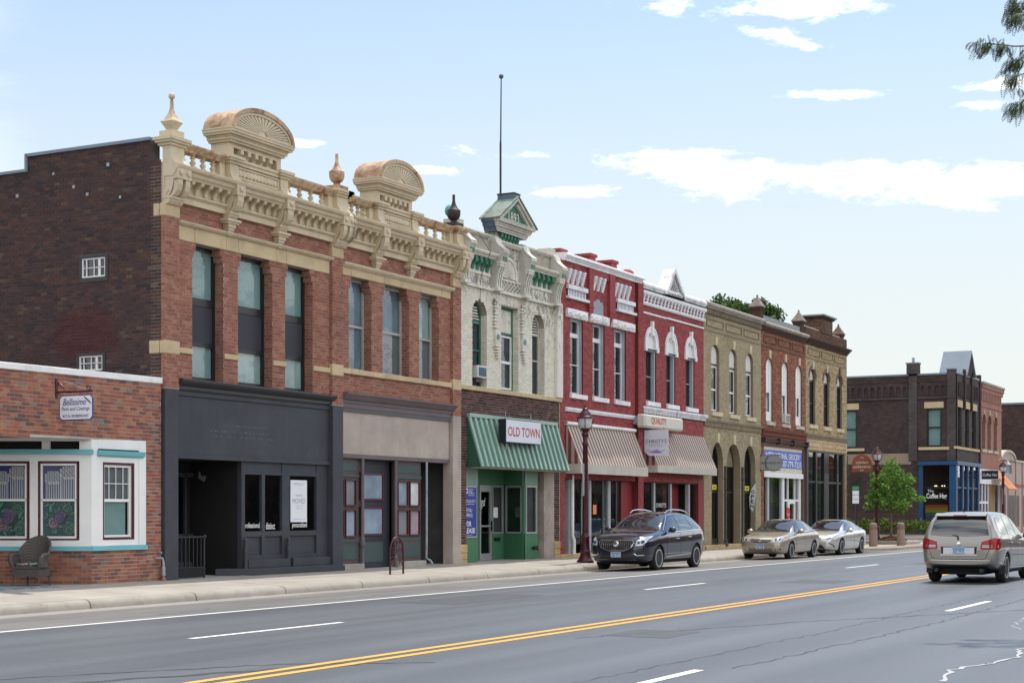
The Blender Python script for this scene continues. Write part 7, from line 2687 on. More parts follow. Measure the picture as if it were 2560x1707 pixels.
# OPEN feather flag
xb = 65.35
S = root('feather_flag','small white OPEN flag with black letters hanging from a slanted pole by the arched doors','flag',(xb,FY,1.7))
MB().tube([(xb+0.15,FY+0.02,2.55),(xb,FY-0.28,2.95)],0.015,6).build('pole','black_frame',S)
b = MB()
fl = [(-0.27,2.90),(-0.30,2.6),(-0.24,2.0),(-0.16,1.68),(-0.02,1.86),(0.0,2.3),(-0.10,2.66)]
b.prism([(FY+p[0],p[1]) for p in fl],'x',xb,xb+0.006)
b.build('cloth','banner_white',S)
for i,chh in enumerate('OPEN'):
 text(chh,'lettering','sign_ink',S,(xb-0.001,FY-0.165+0.015*i,2.52-i*0.2),LX,UP,0.16,0.15,bold=0.03)

# ------------------------------------------------------------------ air conditioners
for x0,x1,ya,yb,za,zb_,lab,gm in ((41.52,42.06,FY-0.08,FY+0.2,5.62,5.98,'white window air conditioner on the sill of the white block','ac_grille'),(69.75,70.4,FY-0.16,FY+0.06,5.66,6.06,'pale window air conditioner under a white arched window of the rust-red block','text_grey')):
 A = root('air_conditioner',lab,'air conditioner',((x0+x1)/2,ya,za),group='window air conditioners')
 MB().box(x0,x1,ya,yb,za,zb_).build('case','ac_white',A,bevel=0.015)
 MB().box(x0+0.05,x1-0.05,ya-0.008,ya+0.01,za+0.05,zb_-0.05).build('grille',gm,A)
 for i in range(8):
  z = za+0.07+(zb_-za-0.14)*i/7
  MB().box(x0+0.05,x1-0.05,ya-0.014,ya-0.006,z-0.006,z+0.006).build('fin','slate_trim',A)
 MB().box(x0+0.08,x1-0.08,ya+0.1,yb,za-0.12,za-0.03).build('support','brown_trim',A)

# ------------------------------------------------------------------ pole on the white block
P = root('flagpole','tall bare dark pole with a ball on top behind the 1893 gable','flagpole',(43.52,23.34,10.9))
b = MB().tube([(43.52,23.34,10.4),(43.52,23.34,12.9),(43.53,23.34,13.0),(43.56,23.34,14.9)],[0.035,0.033,0.024,0.018],8)
b.build('pole','black_frame',P,smooth=60)
MB().sphere((43.56,23.34,14.95),0.075,12).build('ball','slate_trim',P,smooth=60)

# ------------------------------------------------------------------ street lamps
paint('lamp_glass',(0.62,0.63,0.66),0.35,0.1,3,obj=True,dirt=0.35,dirt_col=(0.3,0.28,0.3))

def make_lamp(label,loc):
 L_ = root('street_lamp',label,'street lamp',loc,group='maroon street lamps along the kerb')
 b = MB()
 b.lathe((0,0,0),[(0.27,0),(0.27,0.05),(0.24,0.08),(0.2,0.13),(0.165,0.22),(0.15,0.3),(0.17,0.34),(0.15,0.38),(0.135,0.5),(0.125,0.75),(0.145,0.79),(0.12,0.84),(0.095,0.9)],16)
 b.build('base','lamp_maroon',L_,smooth=50,local=True)
 b = MB().lathe((0,0,0),[(0.095,0.9),(0.078,3.6),(0.095,3.62),(0.095,3.68),(0.075,3.72),(0.08,3.9)],12)
 b.lathe((0,0,0),[(0.09,3.88),(0.115,3.93),(0.10,3.99),(0.08,4.02)],12)
 b.build('pole','lamp_maroon',L_,smooth=50,local=True)
 b = MB().lathe((0,0,0),[(0.08,4.0),(0.12,4.05),(0.15,4.09),(0.16,4.12),(0.13,4.13)],12)
 for i in range(4):
  t = math.pi/2*i+0.4
  c,s = math.cos(t),math.sin(t)
  b.tube([(0.155*c,0.155*s,4.11),(0.2*c,0.2*s,4.22),(0.245*c,0.245*s,4.44)],0.012,5)
 b.lathe((0,0,0),[(0.20,4.43),(0.262,4.43),(0.262,4.47),(0.235,4.50),(0.20,4.52)],16)
 b.lathe((0,0,0),[(0.22,4.5),(0.20,4.56),(0.12,4.66),(0.085,4.70),(0.095,4.72),(0.06,4.76),(0.02,4.78),(0.035,4.81),(0.005,4.88)],14)
 lan = b.build('lantern','lamp_maroon',L_,smooth=50,local=True)
 MB().lathe((0,0,0),[(0.11,4.12),(0.14,4.15),(0.19,4.27),(0.225,4.44)],14).build('globe','lamp_glass',lan,smooth=60,local=True)
 return L_

lamp = make_lamp('maroon street lamp with a glass lantern beside the dark blue car',(45.25,21.3,walk_z(21.3)))
b = MB()
b.box(-0.21,-0.09,-0.012,0.0,2.05,3.05)
b.box(0.07,0.19,-0.012,0.0,2.05,3.05)
b.box(-0.1,0.1,-0.012,-0.0,2.55,2.6)
b.build('sign_plate','sign_grey',lamp,local=True)
l2 = copy_tree(lamp)
l2.location = (79.3,21.4,0.1)
l2['label'] = 'maroon street lamp behind the two concrete bollards'
l3 = copy_tree(lamp)
l3.location = (106.4,20.55,0.12)
l3['label'] = 'far maroon street lamp in front of the pink stucco shop'
for o in list(l2.children):
 if o.name.startswith('sign_plate'):
  bpy.data.objects.remove(o)

# parking sign on a post
S = root('parking_sign','thin post with a stack of white and green parking plates by the dark corner block','sign',(98.6,27.9,0.1))
MB().tube([(98.6,27.92,0.05),(98.6,27.92,3.25)],0.045,6).build('post','black_frame',S)
for i,m_ in enumerate(('poster_white','poster_white','poster_white','sign_green')):
 MB().box(98.52,98.55,27.72,28.12,2.2+i*0.27,2.2+i*0.27+0.25).build('plate',m_,S)

# ------------------------------------------------------------------ bollards
concrete('bollard_stone',(0.27,0.2,0.16),obj_var=False,stain=0.25)
Bo = root('bollard','tan concrete bollard standing left of the other, by the lamp post','bollard',(73.3,19.95,0.1),group='concrete bollards at the corner')
MB().lathe((0,0,0),[(0.19,0),(0.185,0.75),(0.17,0.77),(0.165,0.81),(0.18,0.83),(0.18,0.96),(0.165,1.03),(0.11,1.07),(0.02,1.085)],18).build('shaft','bollard_stone',Bo,smooth=40,local=True)
MB().lathe((0,0,0),[(0.186,0.775),(0.19,0.79),(0.186,0.805)],18).build('groove','bollard_stone',Bo,smooth=40,local=True)
b2 = copy_tree(Bo)
b2.location = (75.9,19.35,0.1)
b2['label'] = 'tan concrete bollard in front of the small leafy street tree'

# ------------------------------------------------------------------ bicycle stand
rx,ry,rz = 34.5,21.45,walk_z(21.45)
K = root('bike_rack','maroon arched bicycle stand with scroll ironwork on the sidewalk','bike rack',(rx,ry,rz))
pts = [(rx-0.31,ry,rz-0.02),(rx-0.31,ry,rz+0.55)]+[(rx-0.31*math.cos(math.pi*i/14),ry,rz+0.55+0.37*math.sin(math.pi*i/14)) for i in range(1,14)]+[(rx+0.31,ry,rz+0.55),(rx+0.31,ry,rz-0.02)]
MB().tube(pts,0.026,10).build('hoop','lamp_maroon',K,smooth=60)

def spiral(c,r0,turns,a0,s=1,n=26):
 return [(c[0]+s*r0*(1-0.8*i/n)*math.cos(a0+turns*2*math.pi*i/n),ry,c[1]+r0*(1-0.8*i/n)*math.sin(a0+turns*2*math.pi*i/n)) for i in range(n+1)]

b = MB()
for s in (-1,1):
 b.tube(spiral((rx+s*0.15,rz+0.60),0.10,1.4,-1.6,s),0.011,5)
 b.tube(spiral((rx+s*0.09,rz+0.80),0.07,1.3,-1.2,s),0.011,5)
 b.tube(spiral((rx+s*0.2,rz+0.27),0.085,1.3,1.2,s),0.011,5)
 b.tube([(rx+s*0.29,ry,rz+0.42),(rx+s*0.15,ry,rz+0.43),(rx+s*0.03,ry,rz+0.52),(rx,ry,rz+0.66),(rx,ry,rz+0.86)],0.011,5)
 b.tube([(rx+s*0.29,ry,rz+0.35),(rx,ry,rz+0.36)],0.011,5)
b.build('scrollwork','lamp_maroon',K,smooth=60)

# ------------------------------------------------------------------ railing, pipe, chair, rug
G = root('railing','low black iron railing across the dark doorway of the charcoal shopfront','railing',(28.5,FY+0.02,0.2))
b = MB()
yr = FY+0.02
b.tube([(28.0,yr,1.12),(29.0,yr,1.12)],0.02,6)
b.tube([(28.0,yr,0.44),(29.0,yr,0.44)],0.016,6)
b.tube([(29.0,yr,0.2),(29.0,yr,1.13)],0.024,8)
b.sphere((29.02,yr,1.13),0.045,8)
b.build('frame','iron_black',G)
MB().box(28.0,28.98,yr-0.005,yr+0.005,0.22,0.43).build('kick_panel','black_matt',G)
for i in range(7):
 x = 28.08+i*0.135
 MB().tube([(x,yr,0.44),(x,yr,1.12)],0.011,5).build('bar','iron_black',G)
G = root('gas_riser','grey riser pipe with elbow rising from the sidewalk at the corner of the paint shop','pipe',(27.4,22.98,0.2))
b = MB().tube([(27.44,22.98,0.2),(27.44,22.98,0.5),(27.43,22.98,0.62),(27.4,22.98,0.68),(27.36,23.0,0.68),(27.33,23.1,0.68)],0.03,8)
b.lathe((27.44,22.98,0.2),[(0.05,0.1),(0.05,0.16),(0.04,0.2),(0.048,0.26),(0.04,0.3)],8)
b.tube([(27.4,23.08,0.8),(27.4,23.0,0.8)],0.025,8)
b.build('pipe','galvanised',G,smooth=50)
MB().lathe((27.44,22.98,0.19),[(0.06,0),(0.055,0.05),(0.035,0.07)],10).build('collar','rust_metal',G)

paint('wicker',(0.10,0.085,0.075),0.8,0.3,30,obj=True,bump=0.8)
k = NT('wicker')
w_ = k.n('ShaderNodeTexWave',wave_type='BANDS',bands_direction='Z')
w_.inputs['Scale'].default_value = 16
w_.inputs['Distortion'].default_value = 2
k.l(k.pos(obj=True),w_.inputs['Vector'])
w2 = k.n('ShaderNodeTexWave',wave_type='BANDS',bands_direction='DIAGONAL')
w2.inputs['Scale'].default_value = 14
k.l(k.pos(obj=True),w2.inputs['Vector'])
f_ = k.math('MULTIPLY',w_.outputs['Fac'],w2.outputs['Fac'])
k.bsdf(k.mix(f_,(0.055,0.045,0.04),(0.19,0.165,0.145)),0.8,normal=k.bump(f_,0.6,0.01))
M['wicker'] = k.m
W = root('wicker_chair','grey wicker armchair by the bay window of the paint shop','armchair',(24.22,23.62,0.2),rot=RAD(-162))
# local: front = +x, left = +y
st = MB().prism([(0.30,-0.27),(0.30,0.27),(-0.25,0.24),(-0.25,-0.24)],'z',0.33,0.40)
st.build('seat','wicker',W,local=True,bevel=0.02)
ap = MB()
q = [(0.30,-0.27),(0.30,0.27),(-0.25,0.24),(-0.25,-0.24)]
for a,c in zip(q,q[1:]+q[:1]):
 d = Vector((c[0]-a[0],c[1]-a[1])).normalized()
 nn = Vector((d.y,-d.x))*0.015
 ap.prism([(a[0],a[1]),(c[0],c[1]),(c[0]+nn.x,c[1]+nn.y),(a[0]+nn.x,a[1]+nn.y)],'z',0.2,0.34)
ap.build('apron','wicker',W,local=True)
for x,y in ((0.28,0.25),(0.28,-0.25),(-0.24,0.22),(-0.24,-0.22)):
 MB().tube([(x,y,0.36),(x*1.08,y*1.1,0.0)],[0.024,0.018],8).build('leg','wicker',W,local=True)
bk_ = MB()
n = 16
rows = []
for j in range(8):
 t = j/7
 row = []
 for i in range(n+1):
  a = math.pi*(0.5+i/n)
  hgt = 0.40+t*(0.22+0.36*max(0,-math.cos(a)) ** 0.8)
  rr_ = 0.27+0.05*t
  row.append((-0.02+(0.25+0.12*t)*math.cos(a),rr_*math.sin(a)*1.0,hgt))
 rows.append(row)
vs = [p for r_ in rows for p in r_]
bk_.add(vs,[(j*(n+1)+i,j*(n+1)+i+1,(j+1)*(n+1)+i+1,(j+1)*(n+1)+i) for j in range(7) for i in range(n)])
bo = bk_.build('backrest','wicker',W,local=True,smooth=60)
md = bo.modifiers.new('thickness','SOLIDIFY')
md.thickness = 0.025
MB().tube(rows[-1],0.026,8).build('back_rim','wicker',W,local=True,smooth=60)
for s in (-1,1):
 arm = [(-0.02,s*0.32,0.62),(0.1,s*0.34,0.63),(0.24,s*0.34,0.62),(0.31,s*0.33,0.57),(0.33,s*0.31,0.48),(0.31,s*0.28,0.38)]
 MB().tube(arm,[0.03,0.045,0.05,0.05,0.045,0.03],8).build('arm','wicker',W,local=True,smooth=60)
 MB().prism([(-0.02,0.38),(0.30,0.38),(0.31,0.5),(0.24,0.6),(-0.02,0.6)],'y',s*0.29,s*0.31).build('arm_panel','wicker',W,local=True)
k = NT('patchwork')
v_ = k.n('ShaderNodeTexVoronoi',feature='F1')
v_.inputs['Scale'].default_value = 22
k.l(k.pos(obj=True),v_.inputs['Vector'])
hs_ = k.n('ShaderNodeHueSaturation')
hs_.inputs['Saturation'].default_value = 1.1
hs_.inputs['Value'].default_value = 0.55
k.l(v_.outputs['Color'],hs_.inputs['Color'])
k.bsdf(hs_.outputs[0],0.9)
M['patchwork'] = k.m
cu = MB().box(24.22-0.27,24.22+0.22,23.62-0.22,23.62+0.2,0.602,0.66)
tag(cu.build('seat_cushion','patchwork',bevel=0.025),'colourful patchwork cushion on the wicker chair','cushion')
k = NT('rug_pattern')
w_ = k.n('ShaderNodeTexNoise')
w_.inputs['Scale'].default_value = 6
k.l(k.pos((0.6,3,1),obj=True),w_.inputs['Vector'])
rp = k.n('ShaderNodeValToRGB')
e = rp.color_ramp.elements
rp.color_ramp.interpolation = 'CONSTANT'
e[0].position,e[0].color = 0.0,(0.28,0.36,0.42,1)
e[1].position,e[1].color = 0.45,(0.05,0.2,0.3,1)
for p_,c_ in ((0.52,(0.25,0.05,0.06,1)),(0.58,(0.4,0.42,0.42,1)),(0.66,(0.03,0.1,0.2,1))):
 x = e.new(p_)
 x.color = c_
k.l(w_.outputs['Fac'],rp.inputs[0])
k.bsdf(rp.outputs[0],0.95)
M['rug_pattern'] = k.m
tag(MB().box(21.9,24.3,22.95,24.6,0.197,0.207).build('rug','rug_pattern'),'flat blue and red patterned rug under the wicker chair','rug')

# ------------------------------------------------------------------ cars
carpaint('paint_midnight',(0.008,0.012,0.028),0.2,0.18)
carpaint('paint_champagne',(0.42,0.365,0.29),0.65,0.32)
carpaint('paint_silver',(0.64,0.63,0.60),0.6,0.30)
carpaint('paint_taupe',(0.25,0.235,0.21),0.65,0.33)
paint('tyre',(0.016,0.016,0.017),0.85,0.2,20,obj=True)
paint('alloy',(0.78,0.79,0.81),0.3,0.04,obj=True,metal=0.1)
paint('chrome',(0.75,0.76,0.78),0.12,0.02,obj=True,metal=1.0)
paint('car_plastic',(0.018,0.018,0.02),0.55,0.1,obj=True)
paint('underbody',(0.008,0.008,0.009),0.9,0.1,obj=True)
paint('seam',(0.006,0.006,0.008),0.6,0.1)
paint('tail_red',(0.30,0.006,0.010),0.12,0.1,obj=True)
paint('lens_clear',(0.52,0.55,0.60),0.08,0.2,9,obj=True,metal=0.4)
paint('lens_dark',(0.03,0.04,0.07),0.08,0.1,obj=True)
paint('amber',(0.55,0.16,0.02),0.2,0.1,obj=True)
paint('plate_blue',(0.16,0.34,0.56),0.4,0.08,4,obj=True)
paint('plate_white',(0.62,0.66,0.70),0.4,0.05,obj=True)
k = NT('car_glass')
k.bsdf((0.012,0.015,0.018),0.02,spec=0.9,Coat_Weight=1.0,Coat_Roughness=0.01)
M['car_glass'] = k.m

def lerp_table(tab,x):
 """monotone piecewise curve through (x, value) pairs, smoothed a little"""
 if x >= tab[0][0]:
  return tab[0][1]
 for (xa,va),(xb,vb) in zip(tab,tab[1:]):
  if x >= xb:
   t = (xa-x)/(xa-xb)
   return va+(vb-va)*t
 return tab[-1][1]

class Car:
 def __init__(self,name,label,paint_,loc,rot,spec):
  self.r = root(name,label,'car',loc,rot=rot,group=None)
  self.s = s = spec
  self.p = paint_
  xs = s['xs']
  secs = []
  for x in xs:
   zb,zs,zt = lerp_table(s['zb'],x),lerp_table(s['zs'],x),lerp_table(s['zt'],x)
   ws,wt = lerp_table(s['ws'],x),lerp_table(s['wt'],x)
   zt = max(zt,zs+0.015)
   hb = zs-zb
   half = [(0.0,zb),(ws*0.55,zb),(ws*0.9,zb+0.01),(ws*0.965,zb+0.09*min(1,hb/0.4)),(ws*0.992,zb+hb*0.42),(ws,zb+hb*0.66),(ws*0.985,zb+hb*0.9),(ws*0.955,zs),
     (ws*0.955+(wt-ws*0.955)*0.5,zs+(zt-zs)*0.52),(wt,zs+(zt-zs)*0.90),(wt*0.86,zs+(zt-zs)*0.975),(wt*0.5,zt+0.0),(0.0,zt+0.008)]
   secs.append([(x,y,z) for y,z in half]+[(x,-y,z) for y,z in half[-2:0:-1]])
  n = len(secs[0])
  b = MB()
  b.add([p for q in secs for p in q],[(i*n+j,i*n+(j+1) % n,(i+1)*n+(j+1) % n,(i+1)*n+j) for i in range(len(secs)-1) for j in range(n)])
  for q,rev in ((0,False),(len(secs)-1,True)):
   c = secs[q]
   h = n // 2
   # close the ends with quads between the two halves
   for j in range(h):
    f = (q*n+j,q*n+j+1,q*n+(n-j-1) % n,q*n+(n-j) % n)
    f = list(dict.fromkeys(f))
    if len(f) > 2:
     b.f.append(f)
     b.m.append(0)
     b.t.append(0)
  o = b.build('body',paint_,None)
  md = o.modifiers.new('s','SUBSURF')
  md.levels = md.render_levels = 2
  cut = MB()
  for ax in s['axles']:
   cut.lathe((ax,0,s['wr']),[(s['wr']+s.get('gap',0.055),-1.3),(s['wr']+s.get('gap',0.055),1.3)],40,axis='y')
  co = cut.build('cut',paint_,None)
  mb = o.modifiers.new('b','BOOLEAN')
  mb.object = co
  mb.operation = 'DIFFERENCE'
  mb.solver = 'EXACT'
  dg = bpy.context.evaluated_depsgraph_get()
  me = bpy.data.meshes.new_from_object(o.evaluated_get(dg))
  bpy.data.objects.remove(co)
  bpy.data.objects.remove(o)
  me.shade_smooth()
  me.set_sharp_from_angle(angle=RAD(38))
  me.name = 'body'
  self.body = bpy.data.objects.new('body',me)
  COL.objects.link(self.body)
  self.body.parent = self.r
  bm = bmesh.new()
  bm.from_mesh(me)
  self.bvh = BVHTree.FromBMesh(bm)
  bm.free()
  self.wheels()
  w = s['width']/2
  u = MB()
  L0,L1 = xs[-1]+0.25,xs[0]-0.25
  u.box(L0,L1,-w*0.55,w*0.55,0.2,0.55)
  u.box(s['axles'][1]+s['wr']+0.1,s['axles'][0]-s['wr']-0.1,-w*0.88,w*0.88,0.22,0.45)
  u.build('underbody','underbody',self.r,local=True)

 def wheels(self):
  s = self.s
  r,w = s['wr'],0.22
  first = None
  for ax in s['axles']:
   for sg in (-1,1):
    y = sg*(s['width']/2-w/2-0.02)
    if first is None:
     h = bpy.data.objects.new('wheel',None)
     COL.objects.link(h)
     h.parent = self.r
     t = MB().lathe((0,0,0),[(r*0.66,-w*0.42),(r*0.70,-w/2),(r*0.90,-w/2),(r*0.975,-w*0.40),(r,-w*0.22),(r,w*0.22),(r*0.975,w*0.4),(r*0.90,w/2),(r*0.70,w/2),(r*0.66,w*0.42)],36,axis='y')
     t.build('tyre','tyre',h,local=True,smooth=40)
     k = MB().lathe((0,0,0),[(r*0.69,w*0.5),(r*0.66,w*0.5),(r*0.64,w*0.3),(r*0.62,w*0.05),(0.02,w*0.0)],36,axis='y')
     k.build('barrel','car_plastic',h,local=True,smooth=40)
     q = MB().lathe((0,0,0),[(r*0.70,w*0.44),(r*0.70,w*0.51),(r*0.655,w*0.52),(r*0.63,w*0.44)],36,axis='y')
     q.lathe((0,0,0),[(r*0.19,w*0.2),(r*0.19,w*0.42),(r*0.13,w*0.47),(0.01,w*0.47)],16,axis='y')
     ns = s.get('spokes',10)
     for i in range(ns):
      a = 2*math.pi*i/ns
      d = 0.34*2*math.pi/ns*s.get('spoke_w',1.0)
      pts = []
      for rr_,aa in ((r*0.16,-d*1.3),(r*0.16,d*1.3),(r*0.65,d*0.75),(r*0.65,-d*0.75)):
       pts.append((rr_*math.cos(a+aa),rr_*math.sin(a+aa)))
      q.prism(pts,'y',w*0.30,w*0.46)
     q.build('rim',s.get('rim_mat','alloy'),h,local=True,smooth=30)
     first = h
    else:
     h = copy_tree(first)
    h.location = (ax,y,r)
    h.rotation_euler = (0,0.37*(ax+sg),0 if sg > 0 else math.pi)

 def decal(self,name,mat,poly,view,off=0.005,step=0.07,parent=None,thick=0.0):
  """patch that lies on the body. poly in the view plane: 'left'/'right' (x, z), 'front'/'rear' (y, z), 'top' (x, y),
  or a (direction-degrees) number: looked at from that heading, (sideways, z)"""
  if view == 'left' or view == 'right':
   sg = 1 if view == 'left' else -1
   cast = lambda a,b_: (Vector((a,sg*3,b_)),Vector((0,-sg,0)))
  elif view in ('front','rear'):
   sg = 1 if view == 'front' else -1
   cast = lambda a,b_: (Vector((sg*6,a,b_)),Vector((-sg,0,0)))
  elif view == 'top':
   cast = lambda a,b_: (Vector((a,b_,4)),Vector((0,0,-1)))
  else:
   t = RAD(view)
   d = Vector((math.cos(t),math.sin(t),0))
   u = Vector((-d.y,d.x,0))
   cast = lambda a,b_: (d*6+u*a+Vector((0,0,b_)),-d)
  vs,es = [],[]
  P = []
  for (xa,ya),(xb,yb) in zip(poly,poly[1:]+poly[:1]):
   m = max(1,int(math.hypot(xb-xa,yb-ya)/step+0.5))
   P += [(xa+(xb-xa)*i/m,ya+(yb-ya)*i/m) for i in range(m)]
  vs = [Vector(p) for p in P]
  es = [(i,(i+1) % len(P)) for i in range(len(P))]
  x0,x1 = min(p[0] for p in P),max(p[0] for p in P)
  y0,y1 = min(p[1] for p in P),max(p[1] for p in P)
  i = x0+step/2
  while i < x1:
   j = y0+step/2
   while j < y1:
    vs.append(Vector((i,j)))
    j += step
   i += step
  ov,oe,of,*_ = delaunay_2d_cdt(vs,es,[],1,1e-6)
  pts = []
  for p in ov:
   o_,d_ = cast(p.x,p.y)
   hit,nr,*_ = self.bvh.ray_cast(o_,d_)
   if hit is None:
    pts.append(None)
   else:
    if nr.dot(d_) > 0:
     nr = -nr
    pts.append(hit+nr*off)
  idx,co,fs = {},[],[]
  for f in of:
   if all(pts[q] is not None for q in f):
    q3 = [pts[q] for q in f]
    if max((q3[a]-q3[a-1]).length for a in range(len(q3))) > step*5+0.25:
     continue
    g = []
    for q in f:
     if q not in idx:
      idx[q] = len(co)
      co.append(pts[q])
     g.append(idx[q])
    fs.append(g)
  b = MB().add(co,fs)
  o = b.build(name,mat,parent or self.r,local=True,fix=False,smooth=50)
  # faces must look outwards
  return o

 def both(self,name,mat,poly,**kw):
  a = self.decal(name,mat,poly,'left',**kw)
  c = self.decal(name,mat,poly,'right',**kw)
  return a,c

 def line(self,pts,view,w=0.012,mat='seam',name='seam',off=0.004):
  for (xa,ya),(xb,yb) in zip(pts,pts[1:]):
   d = Vector((xb-xa,yb-ya))
   if d.length < 1e-6:
    continue
   d.normalize()
   nx,ny = -d.y*w/2,d.x*w/2
   self.decal(name,mat,[(xa+nx,ya+ny),(xb+nx,yb+ny),(xb-nx,yb-ny),(xa-nx,ya-ny)],view,off=off,step=0.1)

 def plate(self,x,z,s,face=1,blue=True,tilt=0.0,back=None):
  b = MB().box(x-0.006,x+0.006,-0.155,0.155,z-0.078,z+0.078)
  p = b.build('number_plate','plate_white',self.r,local=True)
  MB().box(x+face*0.006,x+face*0.008,-0.145,0.145,z+0.02,z+0.07).build('plate_band','plate_blue',p,local=True)
  MB().box(x+face*0.006,x+face*0.008,-0.145,0.145,z-0.07,z-0.05).build('plate_band','plate_blue',p,local=True)
  text(s,'plate_number','sign_navy',p,(x+face*0.007,0,z-0.012),(0,face,0),(0,0,1),0.068,0.25,local=True)

 def mirror(self,x,z,mat):
  for sg in (-1,1):
   w = lerp_table(self.s['ws'],x)
   b = MB().sphere((0,0,0),1.0,14)
   b.v = [(x+v[0]*0.075-0.0,sg*(w+0.085)+v[1]*0.125,z+v[2]*0.085) for v in b.v]
   m = b.build('mirror',mat,self.r,local=True,smooth=60)
   MB().tube([(x+0.03,sg*(w-0.04),z-0.06),(x+0.01,sg*(w+0.06),z-0.03)],0.028,6).build('mirror_arm','car_plastic',m,local=True)
   MB().sphere((x-0.06,sg*(w+0.085),z),0.02,6).build('mirror_glass','car_glass',m,local=True)

 def handle(self,x,z,mat):
  for sg in (-1,1):
   hit = self.bvh.ray_cast(Vector((x,sg*3,z)),Vector((0,-sg,0)))[0]
   if hit:
    MB().box(x-0.10,x+0.10,hit.y-sg*0.005,hit.y+sg*0.028,z-0.016,z+0.016).build('handle',mat,self.r,local=True,bevel=0.008)

 def arch_lip(self,mat,rad=0.028,extra=0.05):
  s = self.s
  for ax in s['axles']:
   for sg in (-1,1):
    pts = []
    for i in range(17):
     a = math.pi*(i/16)
     R_ = s['wr']+extra
     x,z = ax+R_*math.cos(a),s['wr']+R_*math.sin(a)
     hit = self.bvh.ray_cast(Vector((ax+(R_+0.03)*math.cos(a),sg*3,s['wr']+(R_+0.03)*math.sin(a))),Vector((0,-sg,0)))[0]
     if hit:
      pts.append((x,hit.y-sg*0.012,z))
    if len(pts) > 3:
     MB().tube(pts,rad,6).build('arch_lip',mat,self.r,local=True,smooth=60)

# --- dark blue crossover, nose towards the camera -----------------------------
spec = dict(width=1.93,wr=0.37,axles=(1.56,-1.46),spokes=10,spoke_w=0.95,gap=0.065,
   xs=[2.55,2.535,2.47,2.36,2.15,1.85,1.5,1.2,1.0,0.75,0.4,0.1,-0.3,-0.8,-1.3,-1.7,-1.95,-2.2,-2.42,-2.53,-2.56],
   zb=[(2.55,0.36),(2.4,0.25),(1.9,0.23),(-1.9,0.25),(-2.3,0.34),(-2.56,0.45)],
   zs=[(2.55,0.62),(2.53,0.80),(2.45,0.90),(2.2,0.97),(1.5,1.06),(1.0,1.10),(0,1.12),(-1.2,1.16),(-2.1,1.20),(-2.4,1.16),(-2.56,0.95)],
   zt=[(2.55,0.70),(2.52,0.92),(2.4,1.01),(2.1,1.08),(1.5,1.14),(1.22,1.165),(1.0,1.26),(0.72,1.45),(0.42,1.62),(0.2,1.69),(-0.4,1.745),(-1.2,1.72),(-1.75,1.66),(-2.1,1.54),(-2.35,1.33),(-2.48,1.18),(-2.56,0.98)],
   ws=[(2.55,0.50),(2.53,0.66),(2.47,0.78),(2.35,0.88),(2.1,0.945),(1.6,0.965),(-1.6,0.965),(-2.1,0.93),(-2.4,0.84),(-2.53,0.74),(-2.56,0.62)],
   wt=[(2.55,0.42),(2.5,0.58),(2.3,0.70),(1.6,0.76),(1.2,0.76),(0.9,0.72),(0.4,0.63),(0,0.62),(-1.2,0.62),(-1.9,0.58),(-2.3,0.60),(-2.56,0.55)])
c = Car('suv','glossy midnight blue SUV parked at the kerb before the red blocks','paint_midnight',(45.78,19.36,-0.05),math.pi,spec)
gl = 'car_glass'
c.decal('windscreen',gl,[(-0.70,1.17),(0.70,1.17),(0.73,1.22),(0.60,1.61),(0.5,1.635),(-0.5,1.635),(-0.60,1.61),(-0.73,1.22)],'front',step=0.035,off=0.012)
side = [(0.92,1.19),(0.22,1.585),(-0.10,1.625),(-0.10,1.165),(0.8,1.15)]
c.both('side_window',gl,side)
c.both('side_window',gl,[(-0.20,1.17),(-0.20,1.628),(-0.75,1.615),(-1.02,1.57),(-1.16,1.19)])
c.both('side_window',gl,[(-1.24,1.20),(-1.10,1.56),(-1.5,1.52),(-1.85,1.42),(-2.05,1.27),(-1.98,1.23)])
c.decal('rear_window',gl,[(-0.6,1.22),(0.6,1.22),(0.5,1.55),(-0.5,1.55)],'rear')
for v in ('left','right'):
 c.line([(0.98,1.185),(0.22,1.625),(-0.3,1.668),(-0.8,1.66),(-1.4,1.595),(-1.9,1.46),(-2.14,1.27),(-1.95,1.20),(-1.2,1.165),(0.0,1.135),(0.9,1.13)],v,0.022,'chrome','window_trim',0.008)
 c.line([(0.93,0.45),(0.96,0.8),(0.9,1.12)],v)
 c.line([(-0.14,1.14),(-0.14,0.42)],v)
 c.line([(-1.2,1.15),(-1.12,0.85),(-0.98,0.6),(-0.9,0.45)],v)
 c.line([(1.02,0.40),(-0.98,0.46)],v,0.035,'chrome','rocker_trim',0.012)
 c.decal('sill_trim','car_plastic',[(1.05,0.26),(-0.98,0.26),(-0.98,0.32),(1.05,0.32)],v,off=0.01)
c.handle(0.12,0.93,'chrome')
c.handle(-0.88,0.97,'chrome')
c.mirror(0.78,1.20,'paint_midnight')
for sg in (-1,1):
 pts = [(0.25,sg*0.56,1.69),(0.05,sg*0.575,1.765),(-0.3,sg*0.58,1.80),(-0.9,sg*0.58,1.79),(-1.4,sg*0.575,1.745),(-1.7,sg*0.56,1.655)]
 MB().tube(pts,[0.014,0.02,0.022,0.022,0.02,0.014],8).build('roof_rail','chrome',c.r,local=True,smooth=60)
